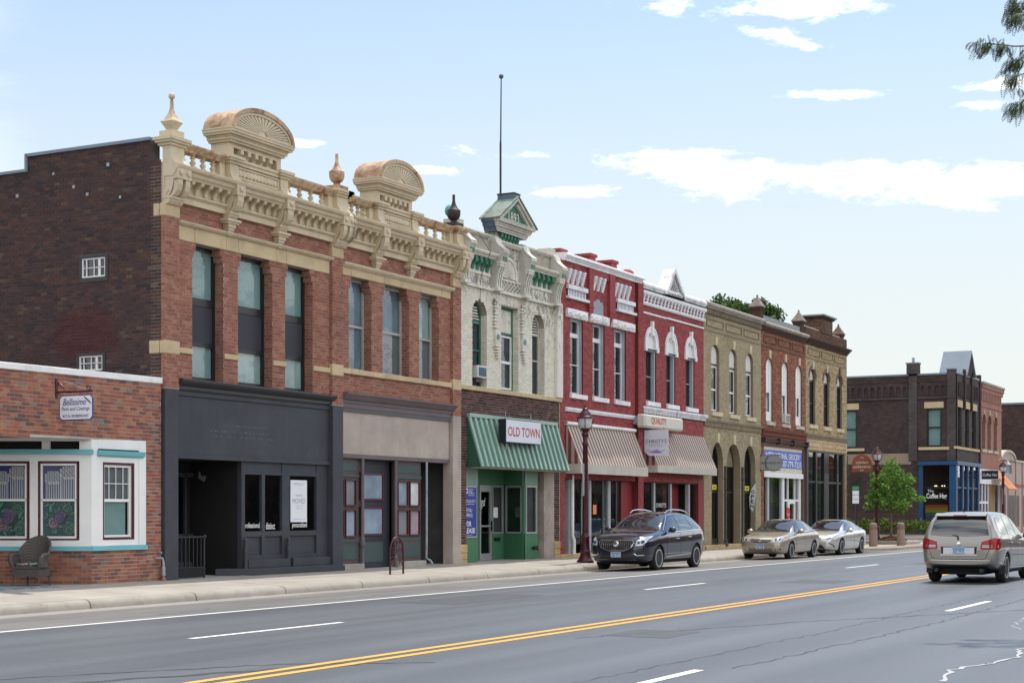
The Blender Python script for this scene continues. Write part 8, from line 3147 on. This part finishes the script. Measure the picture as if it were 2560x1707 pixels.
# front: waterfall grille, lamps, vents
gp = [(-0.50,0.90),(-0.55,0.83),(-0.46,0.68),(-0.25,0.60),(0.25,0.60),(0.46,0.68),(0.55,0.83),(0.50,0.90)]
c.decal('grille','car_plastic',gp,'front',off=0.004,step=0.06)
for (a,b_) in zip(gp,gp[1:]+gp[:1]):
 c.line([a,b_],'front',0.03,'chrome','grille_frame',0.014)
for i in range(15):
 y = -0.46+0.92*i/14
 zl = 0.60+max(0,abs(y)-0.25)*0.48
 c.line([(y,zl),(y,0.895)],'front',0.016,'chrome','grille_bar',0.018)
bd = MB().lathe((2.53,0,0.80),[(0.085,0.0),(0.085,0.035),(0.06,0.045),(0.0,0.045)],20,axis='x')
bd.build('badge','chrome',c.r,local=True,smooth=40)
for i in range(3):
 MB().box(2.576,2.582,-0.052+i*0.036,-0.028+i*0.036,0.775+i*0.008,0.815+i*0.008).build('badge_shield','slate_trim',c.r,local=True)
for sg in (-1,1):
 hl = c.decal('headlight','lens_clear',[(sg*q[0],q[1]) for q in [(0.60,0.75),(0.62,0.88),(0.74,0.985),(0.88,1.03),(0.90,0.98),(0.86,0.85),(0.80,0.765),(0.70,0.745)]],'front',off=0.006,step=0.05)
 for yy,zz,rr_ in ((0.785,0.855,0.048),(0.69,0.83,0.035)):
  c.decal('lamp_bowl','lens_dark',[(sg*yy+rr_*math.cos(i*math.pi/5),zz+rr_*math.sin(i*math.pi/5)) for i in range(10)],'front',off=0.012,step=0.04)
 c.line([(sg*0.56,0.52),(sg*0.64,0.465),(sg*0.82,0.475)],'front',0.03,'chrome','fog_trim',0.012)
 c.decal('fog_recess','car_plastic',[(sg*0.60,0.50),(sg*0.66,0.48),(sg*0.82,0.49),(sg*0.80,0.56),(sg*0.64,0.57)],'front',off=0.005)
 c.decal('tail_light','tail_red',[(sg*0.60,0.95),(sg*0.82,0.95),(sg*0.80,1.12),(sg*0.60,1.10)],'rear')
c.decal('lower_intake','car_plastic',[(-0.55,0.36),(0.55,0.36),(0.50,0.44),(-0.50,0.44)],'front',off=0.006)
c.line([(-0.62,0.345),(0.62,0.345)],'front',0.02,'chrome','bumper_trim',0.012)
c.line([(-0.72,1.155),(0.72,1.155)],'front',0.03,'car_plastic','wiper_cowl',0.008)
c.plate(2.575,0.485,'SER 972')
c.arch_lip('car_plastic',0.022,0.045)

# --- saloons ------------------------------------------------------------------
def saloon(label,paint_,loc,spec,grille,plate,sporty):
 c = Car('sedan',label,paint_,loc,math.pi,spec)
 L = spec['xs'][0]
 rf = spec['roof']
 bl = spec['belt']
 c.decal('windscreen',gl,[(-0.66,bl+0.06),(0.66,bl+0.06),(0.56,rf-0.075),(0.45,rf-0.055),(-0.45,rf-0.055),(-0.56,rf-0.075)],'front',step=0.035,off=0.012)
 c.decal('rear_window',gl,[(-0.6,bl+0.1),(0.6,bl+0.1),(0.5,rf-0.08),(-0.5,rf-0.08)],'rear')
 sw = spec['side_glass']
 for q in sw:
  c.both('side_window',gl,q)
 for v in ('left','right'):
  for ln in spec['seams']:
   c.line(ln,v)
  c.line(spec['trim'],v,0.018,'chrome' if sporty else 'car_plastic','window_trim',0.007)
  if not sporty:
   c.line([(0.95,0.55),(-0.95,0.58)],v,0.05,paint_,'rub_strip',0.014)
  c.decal('sill_trim','seam',[(1.0,0.19),(-1.0,0.19),(-1.0,0.215),(1.0,0.215)],v,off=0.006)
 for x,z in spec['handles']:
  c.handle(x,z,paint_)
 c.mirror(spec['mirror'][0],spec['mirror'][1],paint_)
 for y in [g for g in ()]:
  pass
 grille(c)
 c.plate(L+0.03,plate[1],plate[0])
 c.arch_lip('seam',0.012,0.05)
 c.line([(-0.68,bl+0.045),(0.68,bl+0.045)],'front',0.025,'car_plastic','wiper_cowl',0.007)
 return c

def camry_front(c):
 gp = [(-0.40,0.745),(-0.36,0.66),(-0.25,0.625),(0.25,0.625),(0.36,0.66),(0.40,0.745)]
 c.decal('grille','car_plastic',gp,'front',off=0.005,step=0.05)
 for z in (0.655,0.685,0.715):
  c.line([(-0.36,z),(0.36,z)],'front',0.010,'paint_champagne','grille_bar',0.012)
 c.line([(-0.42,0.755),(0.42,0.755)],'front',0.022,'chrome','grille_frame',0.01)
 MB().lathe((2.4,0,0.70),[(0.05,-0.02),(0.05,0.012),(0.0,0.016)],16,axis='x').build('badge','chrome',c.r,local=True)
 for sg in (-1,1):
  c.decal('headlight','lens_clear',[(sg*q[0],q[1]) for q in [(0.44,0.66),(0.47,0.74),(0.62,0.80),(0.78,0.835),(0.83,0.80),(0.80,0.72),(0.66,0.66)]],'front',off=0.006,step=0.05)
  c.decal('indicator','amber',[(sg*q[0],q[1]) for q in [(0.775,0.785),(0.83,0.80),(0.80,0.84),(0.77,0.832)]],'front',off=0.009,step=0.03)
  for yy,zz,rr_ in ((0.56,0.725,0.04),(0.68,0.745,0.04)):
   c.decal('lamp_bowl','lens_dark',[(sg*yy+rr_*math.cos(i*math.pi/5),zz+rr_*math.sin(i*math.pi/5)) for i in range(10)],'front',off=0.01,step=0.04)
  c.decal('fog_recess','car_plastic',[(sg*0.52,0.345),(sg*0.72,0.36),(sg*0.74,0.41),(sg*0.56,0.395)],'front',off=0.006,step=0.05)
  c.decal('fog_lamp','lens_clear',[(sg*0.57,0.36),(sg*0.68,0.37),(sg*0.69,0.395),(sg*0.58,0.385)],'front',off=0.01,step=0.05)
 for z in (0.345,0.40):
  c.decal('lower_intake','car_plastic',[(-0.44,z-0.018),(0.44,z-0.018),(0.46,z+0.012),(-0.46,z+0.012)],'front',off=0.006)

def lexus_front(c):
 gp = [(-0.30,0.74),(-0.33,0.66),(-0.22,0.55),(-0.50,0.30),(-0.48,0.22),(0.48,0.22),(0.50,0.30),(0.22,0.55),(0.33,0.66),(0.30,0.74)]
 c.decal('grille','car_plastic',gp,'front',off=0.005,step=0.05)
 for (a,b_) in zip(gp,gp[1:]+gp[:1]):
  c.line([a,b_],'front',0.018,'chrome','grille_frame',0.012)
 for i in range(11):
  y = -0.25+0.5*i/10
  c.line([(y*1.7,0.24),(y*0.8,0.55),(y,0.72)],'front',0.007,'slate_trim','grille_bar',0.010)
 for sg in (-1,1):
  c.decal('headlight','lens_clear',[(sg*q[0],q[1]) for q in [(0.40,0.655),(0.55,0.70),(0.72,0.74),(0.84,0.80),(0.83,0.73),(0.74,0.67),(0.58,0.64)]],'front',off=0.006,step=0.05)
  c.decal('lamp_bowl','lens_dark',[(sg*q[0],q[1]) for q in [(0.50,0.665),(0.70,0.715),(0.72,0.685),(0.60,0.655)]],'front',off=0.01,step=0.05)
  c.line([(sg*0.60,0.60),(sg*0.74,0.635),(sg*0.78,0.665)],'front',0.014,'lens_dark','running_light',0.01)
  c.line([(sg*0.62,0.52),(sg*0.76,0.44),(sg*0.80,0.34)],'front',0.035,'car_plastic','air_vent',0.008)
 c.line([(-0.62,0.205),(0.62,0.205)],'front',0.03,'chrome','bumper_trim',0.01)

spec = dict(width=1.80,wr=0.325,axles=(1.42,-1.30),spokes=9,spoke_w=0.85,roof=1.475,belt=0.95,
   xs=[2.38,2.365,2.3,2.18,1.95,1.6,1.25,0.95,0.7,0.4,0.1,-0.3,-0.75,-1.15,-1.5,-1.8,-2.05,-2.25,-2.38,-2.42],
   zb=[(2.38,0.32),(2.25,0.2),(1.9,0.19),(-1.9,0.21),(-2.42,0.36)],
   zs=[(2.38,0.52),(2.36,0.64),(2.28,0.72),(2.0,0.80),(1.4,0.885),(0.9,0.93),(0,0.955),(-1.2,0.975),(-1.9,0.985),(-2.3,0.95),(-2.42,0.8)],
   zt=[(2.38,0.58),(2.35,0.72),(2.25,0.80),(1.9,0.875),(1.4,0.945),(1.05,0.985),(0.8,1.11),(0.45,1.31),(0.15,1.43),(-0.1,1.465),(-0.5,1.475),(-1.0,1.44),(-1.35,1.32),(-1.75,1.14),(-1.95,1.055),(-2.2,1.03),(-2.36,0.98),(-2.42,0.82)],
   ws=[(2.38,0.46),(2.36,0.62),(2.28,0.75),(2.1,0.84),(1.6,0.895),(-1.6,0.895),(-2.1,0.86),(-2.35,0.76),(-2.42,0.62)],
   wt=[(2.38,0.4),(2.3,0.6),(1.9,0.70),(1.2,0.73),(0.9,0.69),(0.4,0.58),(0,0.56),(-0.8,0.56),(-1.3,0.56),(-1.8,0.64),(-2.42,0.55)],
   side_glass=[[(0.78,1.0),(0.20,1.345),(-0.16,1.385),(-0.20,0.985),(0.7,0.97)],[(-0.28,0.99),(-0.24,1.388),(-0.75,1.375),(-0.98,1.31),(-1.02,1.0)],[(-1.07,1.005),(-1.04,1.29),(-1.38,1.10),(-1.36,1.02)]],
   trim=[(0.84,0.985),(0.20,1.375),(-0.2,1.415),(-0.75,1.405),(-1.05,1.325),(-1.46,1.07),(-1.42,1.0),(-0.2,0.965),(0.8,0.945)],
   seams=[[(0.90,0.3),(0.93,0.7),(0.85,0.95)],[(-0.24,0.96),(-0.24,0.28)],[(-1.12,0.97),(-1.05,0.75),(-0.93,0.5),(-0.88,0.3)]],
   handles=[(-0.06,0.83),(-0.98,0.85)],mirror=(0.66,1.02))
cam_c = saloon('champagne beige sedan parked in front of the arched tan shop','paint_champagne',(58.5,19.42,-0.055),spec,camry_front,('503 CNB',0.475),False)
spec = dict(width=1.865,wr=0.345,axles=(1.50,-1.37),spokes=14,spoke_w=0.6,roof=1.435,belt=0.93,gap=0.045,
   xs=[2.47,2.455,2.39,2.25,2.0,1.65,1.3,1.0,0.75,0.4,0.1,-0.3,-0.75,-1.2,-1.55,-1.85,-2.15,-2.35,-2.46,-2.5],
   zb=[(2.47,0.28),(2.3,0.18),(1.9,0.17),(-1.9,0.2),(-2.5,0.36)],
   zs=[(2.47,0.52),(2.45,0.63),(2.35,0.71),(2.0,0.80),(1.4,0.88),(0.9,0.91),(0,0.935),(-1.2,0.97),(-1.9,0.99),(-2.35,0.97),(-2.5,0.84)],
   zt=[(2.47,0.57),(2.44,0.70),(2.3,0.80),(1.9,0.875),(1.4,0.935),(1.08,0.965),(0.85,1.06),(0.45,1.27),(0.12,1.39),(-0.2,1.43),(-0.6,1.435),(-1.1,1.385),(-1.6,1.23),(-2.0,1.08),(-2.2,1.04),(-2.42,1.02),(-2.5,0.86)],
   ws=[(2.47,0.46),(2.45,0.62),(2.36,0.76),(2.1,0.87),(1.6,0.93),(0.5,0.915),(-0.8,0.92),(-1.6,0.93),(-2.1,0.89),(-2.4,0.78),(-2.5,0.64)],
   wt=[(2.47,0.4),(2.35,0.6),(1.9,0.72),(1.2,0.75),(0.9,0.70),(0.4,0.59),(0,0.57),(-0.8,0.56),(-1.4,0.56),(-1.9,0.64),(-2.5,0.58)],
   side_glass=[[(0.80,0.985),(0.20,1.30),(-0.16,1.345),(-0.20,0.97),(0.7,0.955)],[(-0.28,0.975),(-0.24,1.35),(-0.8,1.335),(-1.12,1.255),(-1.12,1.0)],[(-1.18,1.005),(-1.17,1.235),(-1.5,1.11),(-1.45,1.03)]],
   trim=[(0.86,0.97),(0.20,1.335),(-0.2,1.38),(-0.8,1.37),(-1.15,1.29),(-1.6,1.10),(-1.48,1.0),(-0.2,0.95),(0.8,0.93)],
   seams=[[(0.92,0.3),(0.97,0.7),(0.88,0.92)],[(-0.24,0.94),(-0.24,0.28)],[(-1.18,0.97),(-1.1,0.75),(-0.98,0.5),(-0.92,0.3)],[(1.1,0.62),(0.0,0.60),(-0.9,0.52)]],
   handles=[(-0.06,0.80),(-1.02,0.84)],mirror=(0.66,1.0))
lex = saloon('pale silver low sedan with a wide dark grille parked behind the beige one','paint_silver',(64.65,19.35,-0.055),spec,lexus_front,('MN 318',0.40),True)

# --- taupe crossover driving away ---------------------------------------------
spec = dict(width=1.84,wr=0.36,axles=(1.47,-1.42),spokes=5,spoke_w=0.75,gap=0.06,
   xs=[2.42,2.40,2.33,2.2,1.95,1.6,1.25,0.98,0.7,0.4,0.1,-0.3,-0.8,-1.3,-1.75,-2.05,-2.2,-2.3,-2.40,-2.45,-2.47],
   zb=[(2.42,0.36),(2.3,0.24),(1.9,0.23),(-1.8,0.26),(-2.2,0.33),(-2.47,0.44)],
   zs=[(2.42,0.6),(2.39,0.78),(2.3,0.88),(1.9,0.97),(1.4,1.02),(0.9,1.04),(-0.5,1.07),(-1.5,1.10),(-2.2,1.12),(-2.35,1.08),(-2.42,1.0),(-2.47,0.74)],
   zt=[(2.42,0.68),(2.38,0.88),(2.25,0.99),(1.9,1.07),(1.4,1.11),(1.15,1.15),(0.9,1.28),(0.55,1.50),(0.25,1.63),(-0.3,1.69),(-1.2,1.70),(-1.85,1.675),(-2.12,1.655),(-2.22,1.58),(-2.30,1.40),(-2.38,1.16),(-2.43,1.02),(-2.47,0.78)],
   ws=[(2.42,0.5),(2.38,0.68),(2.3,0.8),(2.1,0.88),(1.6,0.92),(-1.8,0.92),(-2.15,0.905),(-2.32,0.88),(-2.42,0.82),(-2.47,0.74)],
   wt=[(2.42,0.42),(2.3,0.62),(1.6,0.74),(1.1,0.73),(0.6,0.65),(0.1,0.63),(-1.0,0.635),(-1.9,0.63),(-2.2,0.66),(-2.35,0.78),(-2.47,0.7)])
c = Car('crossover','taupe crossover driving away seen from behind at the right edge','paint_taupe',(41.05,8.47,0.0),0.0,spec)
c.decal('rear_window',gl,[(-0.68,1.13),(-0.2,1.10),(0.2,1.10),(0.68,1.13),(0.60,1.50),(0.56,1.555),(-0.56,1.555),(-0.60,1.50)],'rear',step=0.05)
c.decal('windscreen',gl,[(-0.68,1.17),(0.68,1.17),(0.56,1.58),(-0.56,1.58)],'front')
c.both('side_window',gl,[(0.86,1.12),(0.30,1.50),(-0.05,1.565),(-0.08,1.115),(0.75,1.085)])
c.both('side_window',gl,[(-0.17,1.115),(-0.14,1.57),(-0.95,1.575),(-1.05,1.14)])
c.both('side_window',gl,[(-1.15,1.145),(-1.07,1.575),(-1.7,1.555),(-1.92,1.45),(-1.98,1.22),(-1.9,1.17)])
for v in ('left','right'):
 for ln in ([(0.95,0.4),(0.98,0.8),(0.9,1.05)],[(-0.11,1.1),(-0.11,0.4)],[(-1.12,1.12),(-1.02,0.8),(-0.9,0.5)],[(1.0,0.62),(-0.9,0.66)]):
  c.line(ln,v)
 c.line([(0.95,0.33),(-0.92,0.36)],v,0.03,'chrome','rocker_trim',0.01)
c.handle(0.03,0.92,'paint_taupe')
c.handle(-0.95,0.95,'paint_taupe')
c.mirror(0.72,1.13,'paint_taupe')
sp = MB().prism([(-2.12,1.655),(-2.30,1.60),(-2.31,1.575),(-2.12,1.60)],'y',-0.60,0.60)
sp.build('spoiler','paint_taupe',c.r,local=True,bevel=0.01)
MB().box(-2.318,-2.30,-0.16,0.16,1.58,1.605).build('brake_light','tail_red',c.r,local=True)
for sg in (-1,1):
 P1 = [(0.50,0.80),(0.52,0.98),(0.80,1.06),(0.88,1.05),(0.90,0.90),(0.88,0.80)]
 tl = c.decal('tail_light','tail_red',[(sg*q[0],q[1]) for q in P1],'rear',off=0.012,step=0.04)
 tw = c.decal('tail_light','tail_red',[(-2.42,0.80),(-2.16,0.82),(-2.18,1.05),(-2.38,1.07)],'left' if sg > 0 else 'right',off=0.012,step=0.04)
 for z in (0.855,0.89):
  c.line([(sg*0.54,z),(sg*0.70,z)],'rear',0.018,'plate_white','reverse_light',0.018)
  c.line([(sg*0.75,z),(sg*0.87,z)],'rear',0.018,'plate_white','reverse_light',0.018)
 c.line([(sg*0.715,0.80),(sg*0.70,1.03)],'rear',0.014,'seam','seam',0.016)
 c.line([(sg*0.70,0.80),(sg*0.62,0.60),(sg*0.55,0.57)],'rear',0.012)
 MB().tube([(-2.5,sg*0.52,0.31),(-2.3,sg*0.52,0.31)],0.045,10).build('exhaust','car_plastic',c.r,local=True)
c.line([(-0.55,0.57),(0.55,0.57)],'rear',0.012)
c.line([(-0.80,0.545),(0.80,0.545)],'rear',0.02,'chrome','bumper_trim',0.006)
c.decal('plate_recess','seam',[(-0.40,0.70),(0.40,0.70),(0.42,0.86),(-0.42,0.86)],'rear',off=0.004)
MB().box(-2.475,-2.462,-0.36,0.36,0.69,0.845).build('plate_frame','plate_white',c.r,local=True)
c.plate(-2.478,0.775,'829 PKN',face=-1)
c.line([(-0.43,0.67),(0.43,0.67)],'rear',0.022,'chrome','plate_trim',0.016)
MB().lathe((-2.46,0,0.93),[(0.045,0.02),(0.045,-0.012),(0.0,-0.016)],12,axis='x').build('badge','chrome',c.r,local=True)
MB().tube([(-2.42,0.02,1.03),(-2.40,0.04,1.11),(-2.37,0.25,1.14),(-2.37,0.48,1.135)],[0.03,0.02,0.013,0.01],6).build('wiper','car_plastic',c.r,local=True)
MB().tube([(-1.9,0.0,1.68),(-1.93,0.0,1.76)],[0.022,0.01],6).build('aerial','car_plastic',c.r,local=True)
c.decal('bumper_valance','car_plastic',[(-0.72,0.30),(0.72,0.30),(0.62,0.40),(-0.62,0.40)],'rear',off=0.006)
c.arch_lip('paint_taupe',0.03,0.055)
for sg in (-1,1):
 MB().box(-1.86,-1.83,sg*0.85-0.1,sg*0.85+0.05,0.22,0.42).build('mud_flap','car_plastic',c.r,local=True)

# ------------------------------------------------------------------ trees and plants
def leafmat(name,a,b,trans=0.35):
 k = NT(name)
 oi = k.n('ShaderNodeAttribute',attribute_name='tone')
 c = k.mix(oi.outputs['Fac'],a,b)
 d = k.n('ShaderNodeBsdfPrincipled')
 k.l(c,d.inputs['Base Color'])
 d.inputs['Roughness'].default_value = 0.55
 d.inputs['Specular IOR Level'].default_value = 0.35
 t = k.n('ShaderNodeBsdfTranslucent')
 k.l(c,t.inputs['Color'])
 m = k.n('ShaderNodeMixShader')
 m.inputs[0].default_value = trans
 k.l(d.outputs[0],m.inputs[1])
 k.l(t.outputs[0],m.inputs[2])
 k.l(m.outputs[0],k.out.inputs['Surface'])
 M[name] = k.m

leafmat('leaf_maple',(0.05,0.13,0.018),(0.21,0.36,0.06))
leafmat('leaf_dark',(0.03,0.07,0.018),(0.085,0.15,0.035))
leafmat('leaf_locust',(0.025,0.045,0.016),(0.07,0.10,0.03),0.25)
leafmat('leaf_shrub',(0.05,0.10,0.018),(0.20,0.27,0.045))
paint('bark',(0.15,0.115,0.085),0.95,0.3,6,bump=0.8)
paint('mulch',(0.20,0.10,0.05),0.95,0.45,14,bump=1.0)
paint('soil',(0.08,0.06,0.045),0.95,0.3,5)

def leaf(b,p,s,r,tone,up=0.4):
 n = Vector((r.gauss(0,1),r.gauss(0,1),r.gauss(0,1)+up)).normalized()
 u = n.orthogonal().normalized()
 a = r.uniform(0,6.283)
 w = n.cross(u)
 d = u*math.cos(a)+w*math.sin(a)
 e = n.cross(d)
 b.add([p-d*s*0.5,p+e*s*0.32-d*s*0.05,p+d*s*0.55,p-e*s*0.32-d*s*0.05],[(0,1,2,3)],0,tone)

def crown(b,blobs,n,size,r,hollow=0.5):
 tot = sum(q[3] ** 2 for q in blobs)
 for x,y,z,rad,sz in blobs:
  for i in range(int(n*rad ** 2/tot)):
   d = Vector((r.gauss(0,1),r.gauss(0,1),r.gauss(0,1))).normalized()
   t = (hollow+(1-hollow)*r.random())*(1+r.gauss(0,0.08))
   p = Vector((x+d.x*rad*t,y+d.y*rad*t,z+d.z*rad*sz*t))
   leaf(b,p,size*r.uniform(0.7,1.3),r,r.random())

# small street tree in its raised bed
tx,ty = 79.9,20.85
pb = MB().prism([(tx-1.6,ty-1.2),(tx+1.5,ty-1.1),(tx+2.0,ty+0.9),(tx-1.5,ty+1.0)],'z',0.05,0.26)
pb_o = root('tree_bed','raised concrete tree bed with wood mulch at the street corner','planter',(tx,ty,0.1))
pb.build('kerb','kerb_concrete',pb_o,bevel=0.05)
mm = MB()
n = 14
vs,fs = [(tx,ty,0.47)],[]
rr_ = random.Random(5)
for j in range(1,5):
 for i in range(n):
  a = 2*math.pi*i/n
  q = j/4
  vs.append((tx+1.15*q*math.cos(a),ty+0.75*q*math.sin(a),0.47-0.21*q ** 1.5+rr_.uniform(-0.02,0.02)))
for i in range(n):
 fs.append((0,1+i,1+(i+1) % n))
 for j in range(3):
  fs.append((1+j*n+i,1+(j+1)*n+i,1+(j+1)*n+(i+1) % n,1+j*n+(i+1) % n))
mm.add(vs,fs)
for i in range(700):
 a,q = rr_.uniform(0,6.283),math.sqrt(rr_.random())
 leaf(mm,Vector((tx+1.15*q*math.cos(a),ty+0.75*q*math.sin(a),0.485-0.21*q ** 1.5)),0.09,rr_,0.5,1.5)
tag(mm.build('mulch','mulch',pb_o,fix=False),kind='stuff')
T = root('street_tree','small bright green leafy street tree behind the right-hand bollard','tree',(tx,ty,0.4))
r = random.Random(21)
tr = MB().tube([(tx,ty,0.3),(tx+0.02,ty,1.2),(tx-0.03,ty+0.02,2.2),(tx,ty,3.4)],[0.06,0.05,0.04,0.015],8)
tr.build('trunk','bark',T,smooth=60)
for i in range(9):
 a = i*2.4
 z = 1.5+i*0.19
 L_ = 0.95-i*0.05
 MB().tube([(tx,ty,z),(tx+0.5*L_*math.cos(a),ty+0.5*L_*math.sin(a),z+0.28),(tx+L_*math.cos(a),ty+L_*math.sin(a),z+0.5)],[0.022,0.015,0.006],5).build('limb','bark',T)
cb = MB()
blobs = [(tx,ty,3.0,0.75,1.1),(tx,ty,3.75,0.5,1.3),(tx-0.75,ty+0.4,2.45,0.62,0.8),(tx+0.7,ty-0.45,2.5,0.62,0.8),(tx+0.75,ty-0.4,3.2,0.5,0.9),(tx-0.65,ty+0.3,3.15,0.5,0.9),
   (tx-1.15,ty+0.65,2.35,0.38,0.7),(tx+1.05,ty-0.65,2.6,0.38,0.7),(tx+0.3,ty+0.3,2.1,0.6,0.6),(tx-0.2,ty-0.5,2.0,0.55,0.6),(tx+0.5,ty-0.3,1.75,0.35,0.6)]
for i in range(22):
 a = r.uniform(0,6.283)
 z = r.uniform(1.9,3.9)
 q = r.uniform(0.6,1.25)*(1.25-abs(z-2.6)*0.45)
 blobs.append((tx+q*math.cos(a),ty+q*math.sin(a),z,r.uniform(0.16,0.3),0.8))
crown(cb,blobs,5200,0.14,r,0.45)
cb.build('crown','leaf_maple',T,tone=True,fix=False)

# tree top that shows behind the tan block
bx_,by_ = 111.0,40.0
T = root('tall_tree','dark green treetop showing above the roof of the tan block','tree',(bx_,by_,0))
MB().tube([(bx_,by_,0),(bx_+0.1,by_,6),(bx_,by_,13)],[0.4,0.3,0.1],10).build('trunk','bark',T)
for i in range(7):
 a = i*2.1
 MB().tube([(bx_,by_,9+i*0.6),(bx_+1.4*math.cos(a),by_+1.4*math.sin(a),11+i*0.6),(bx_+2.4*math.cos(a),by_+2.4*math.sin(a),12.2+i*0.55)],[0.12,0.07,0.02],6).build('limb','bark',T)
cb = MB()
r = random.Random(8)
blobs = []
for i in range(70):
 a,q = r.uniform(0,6.283),3.0*math.sqrt(r.random())
 blobs.append((bx_+q*math.cos(a),by_+q*math.sin(a),15.6+1.7*(1-(q/3.1) ** 2)*r.uniform(-0.6,1.0),r.uniform(0.45,0.85),0.75))
crown(cb,blobs,9000,0.26,r,0.3)
cb.build('crown','leaf_dark',T,tone=True,fix=False)

# honey locust on the near side, its outer sprays hang into the top right of the view
hx,hy = 30.5,0.6
T = root('locust_tree','feathery locust branches hanging into the top right corner','tree',(hx,hy,0.1))
MB().tube([(hx,hy,0),(hx+0.1,hy,3),(hx-0.1,hy+0.1,6),(hx,hy,9.5)],[0.24,0.2,0.15,0.07],10).build('trunk','bark',T,smooth=60)
lb = MB()
r = random.Random(14)

def frond(p,d,L_):
 """one feathery leaf: a hanging stalk with pairs of small leaflets"""
 side = d.cross(Vector((0,0,1)))
 side = side.normalized() if side.length > 0.05 else Vector((1,0,0))
 side = (side+Vector((r.gauss(0,0.5),r.gauss(0,0.5),r.gauss(0,0.5)))).normalized()
 n = 9
 pts = []
 q,dd = p.copy(),d.copy()
 for i in range(n):
  pts.append((q.copy(),dd.copy()))
  q = q+dd*L_/n
  dd = (dd+Vector((0,0,-0.10))).normalized()
 for i,(c_,e) in enumerate(pts):
  w = 0.055*math.sin(math.pi*(0.12+0.85*i/n))+0.012
  for s in (-1,1):
   a = side*s
   lb.add([c_,c_+a*w*0.6+e*0.006,c_+a*w+e*0.016,c_+a*w*0.55+e*0.022],[(0,1,2,3)],0,r.random())

LIMBS = [
 [(26.38,4.0,9.17),(25.95,4.38,8.87),(25.63,4.78,8.83),(25.31,5.16,8.85)],
 [(26.11,4.08,9.71),(25.71,4.41,9.48),(25.53,4.76,9.45)],
 [(25.72,3.96,9.32),(25.42,4.32,9.22),(25.23,4.67,9.17)],
 [(25.93,3.99,8.91),(25.71,4.41,8.71),(25.42,4.74,8.55)],
 [(26.56,4.09,8.82),(26.23,4.49,8.62),(25.93,4.85,8.43)],
 [(26.11,4.08,8.43),(25.9,4.47,8.23),(25.64,4.75,7.9)],
]
for i,pts in enumerate(LIMBS):
 P = [Vector((hx,hy,4.5+i*0.5)),Vector((hx-1.0,hy+0.7,7.5+i*0.2))]+[Vector(p) for p in pts]
 MB().tube(P,[0.08,0.05]+[0.022-0.016*q/(len(pts)-1) for q in range(len(pts))],6).build('limb','bark',T,smooth=60)
 Q = P[1:]
 for a,c_ in zip(Q,Q[1:]):
  seg = (c_-a)
  m = int(seg.length/0.011)
  for j in range(m):
   p = a+seg*(j+r.random())/m
   t_ = r.gauss(0,0.10)
   p = p+Vector((t_,-t_*0.6+r.gauss(0,0.05),r.gauss(0,0.055)))
   if r.random() < math.sin((p.x-p.y)*4.2+i*2) ** 2*0.9+0.08:
    d = (seg.normalized()*0.5+Vector((r.gauss(0,0.45),r.gauss(0,0.45),-0.75+r.gauss(0,0.3)))).normalized()
    frond(p,d,r.uniform(0.14,0.27))
 for q in range(30):
  p = Q[-1]+Vector((r.gauss(0,0.08),r.gauss(0,0.08),r.gauss(0,0.05)))
  frond(p,Vector((r.gauss(-0.3,0.4),r.gauss(0.3,0.4),-0.7)).normalized(),r.uniform(0.14,0.26))
for i in range(500):
 a = r.uniform(0,6.283)
 p = Vector((hx+r.uniform(0.5,3.5)*math.cos(a),hy+r.uniform(0.5,3.0)*math.sin(a),r.uniform(7.5,11.5)))
 frond(p,Vector((r.gauss(0,0.5),r.gauss(0,0.5),-0.6)).normalized(),0.25)
lb.build('crown','leaf_locust',T,tone=True,fix=False)

# planting bed along the dark corner block
bed = MB().prism([(98.9,23.4),(104.2,23.3),(104.2,36),(98.9,36)],'z',0.0,0.26)
bed_o = tag(bed.build('planting_bed','kerb_concrete'),kind='structure')
MB().prism([(99.1,23.6),(104.2,23.5),(104.2,35.8),(99.1,35.8)],'z',0.2,0.28).build('soil','soil',bed_o)
r = random.Random(31)
spots = []
for i in range(9):
 y = 23.9+i*0.8
 spots.append((99.6+r.uniform(-0.15,0.3),y+r.uniform(-0.2,0.2),r.uniform(0.5,0.85)))
 if i % 2 == 0:
  spots.append((101.3+r.uniform(-0.3,0.3),y+0.3,r.uniform(0.6,0.9)))
for i,(x,y,s) in enumerate(spots):
 back = x > 100.5
 nth = sorted([q for q in spots if (q[0] > 100.5) == back],key=lambda q: -q[1]).index((x,y,s))
 words = ['leftmost','second','third','fourth','fifth','sixth','seventh','eighth','ninth']
 S = root('shrub','%s %s shrub from the left in the bed beside the dark brick block' % (words[nth],'back-row' if back else 'front-row') if nth else 'leftmost %s shrub in the bed beside the dark brick block' % ('back-row' if back else 'front-row'),'shrub',(x,y,0.26),group='shrubs in the planting bed')
 b = MB()
 bl = [(x+r.uniform(-0.3,0.3),y+r.uniform(-0.35,0.35),0.35+s*r.uniform(0.3,0.95),r.uniform(0.22,0.36),0.9) for _ in range(7)]
 crown(b,bl,420,0.13,r,0.3)
 b.build('foliage','leaf_shrub',S,tone=True,fix=False)
 st = MB()
 for q in range(4):
  st.tube([(x,y,0.26),(x+r.uniform(-0.25,0.25),y+r.uniform(-0.25,0.25),0.35+s*0.7)],0.012,4)
 st.build('stems','bark',S)
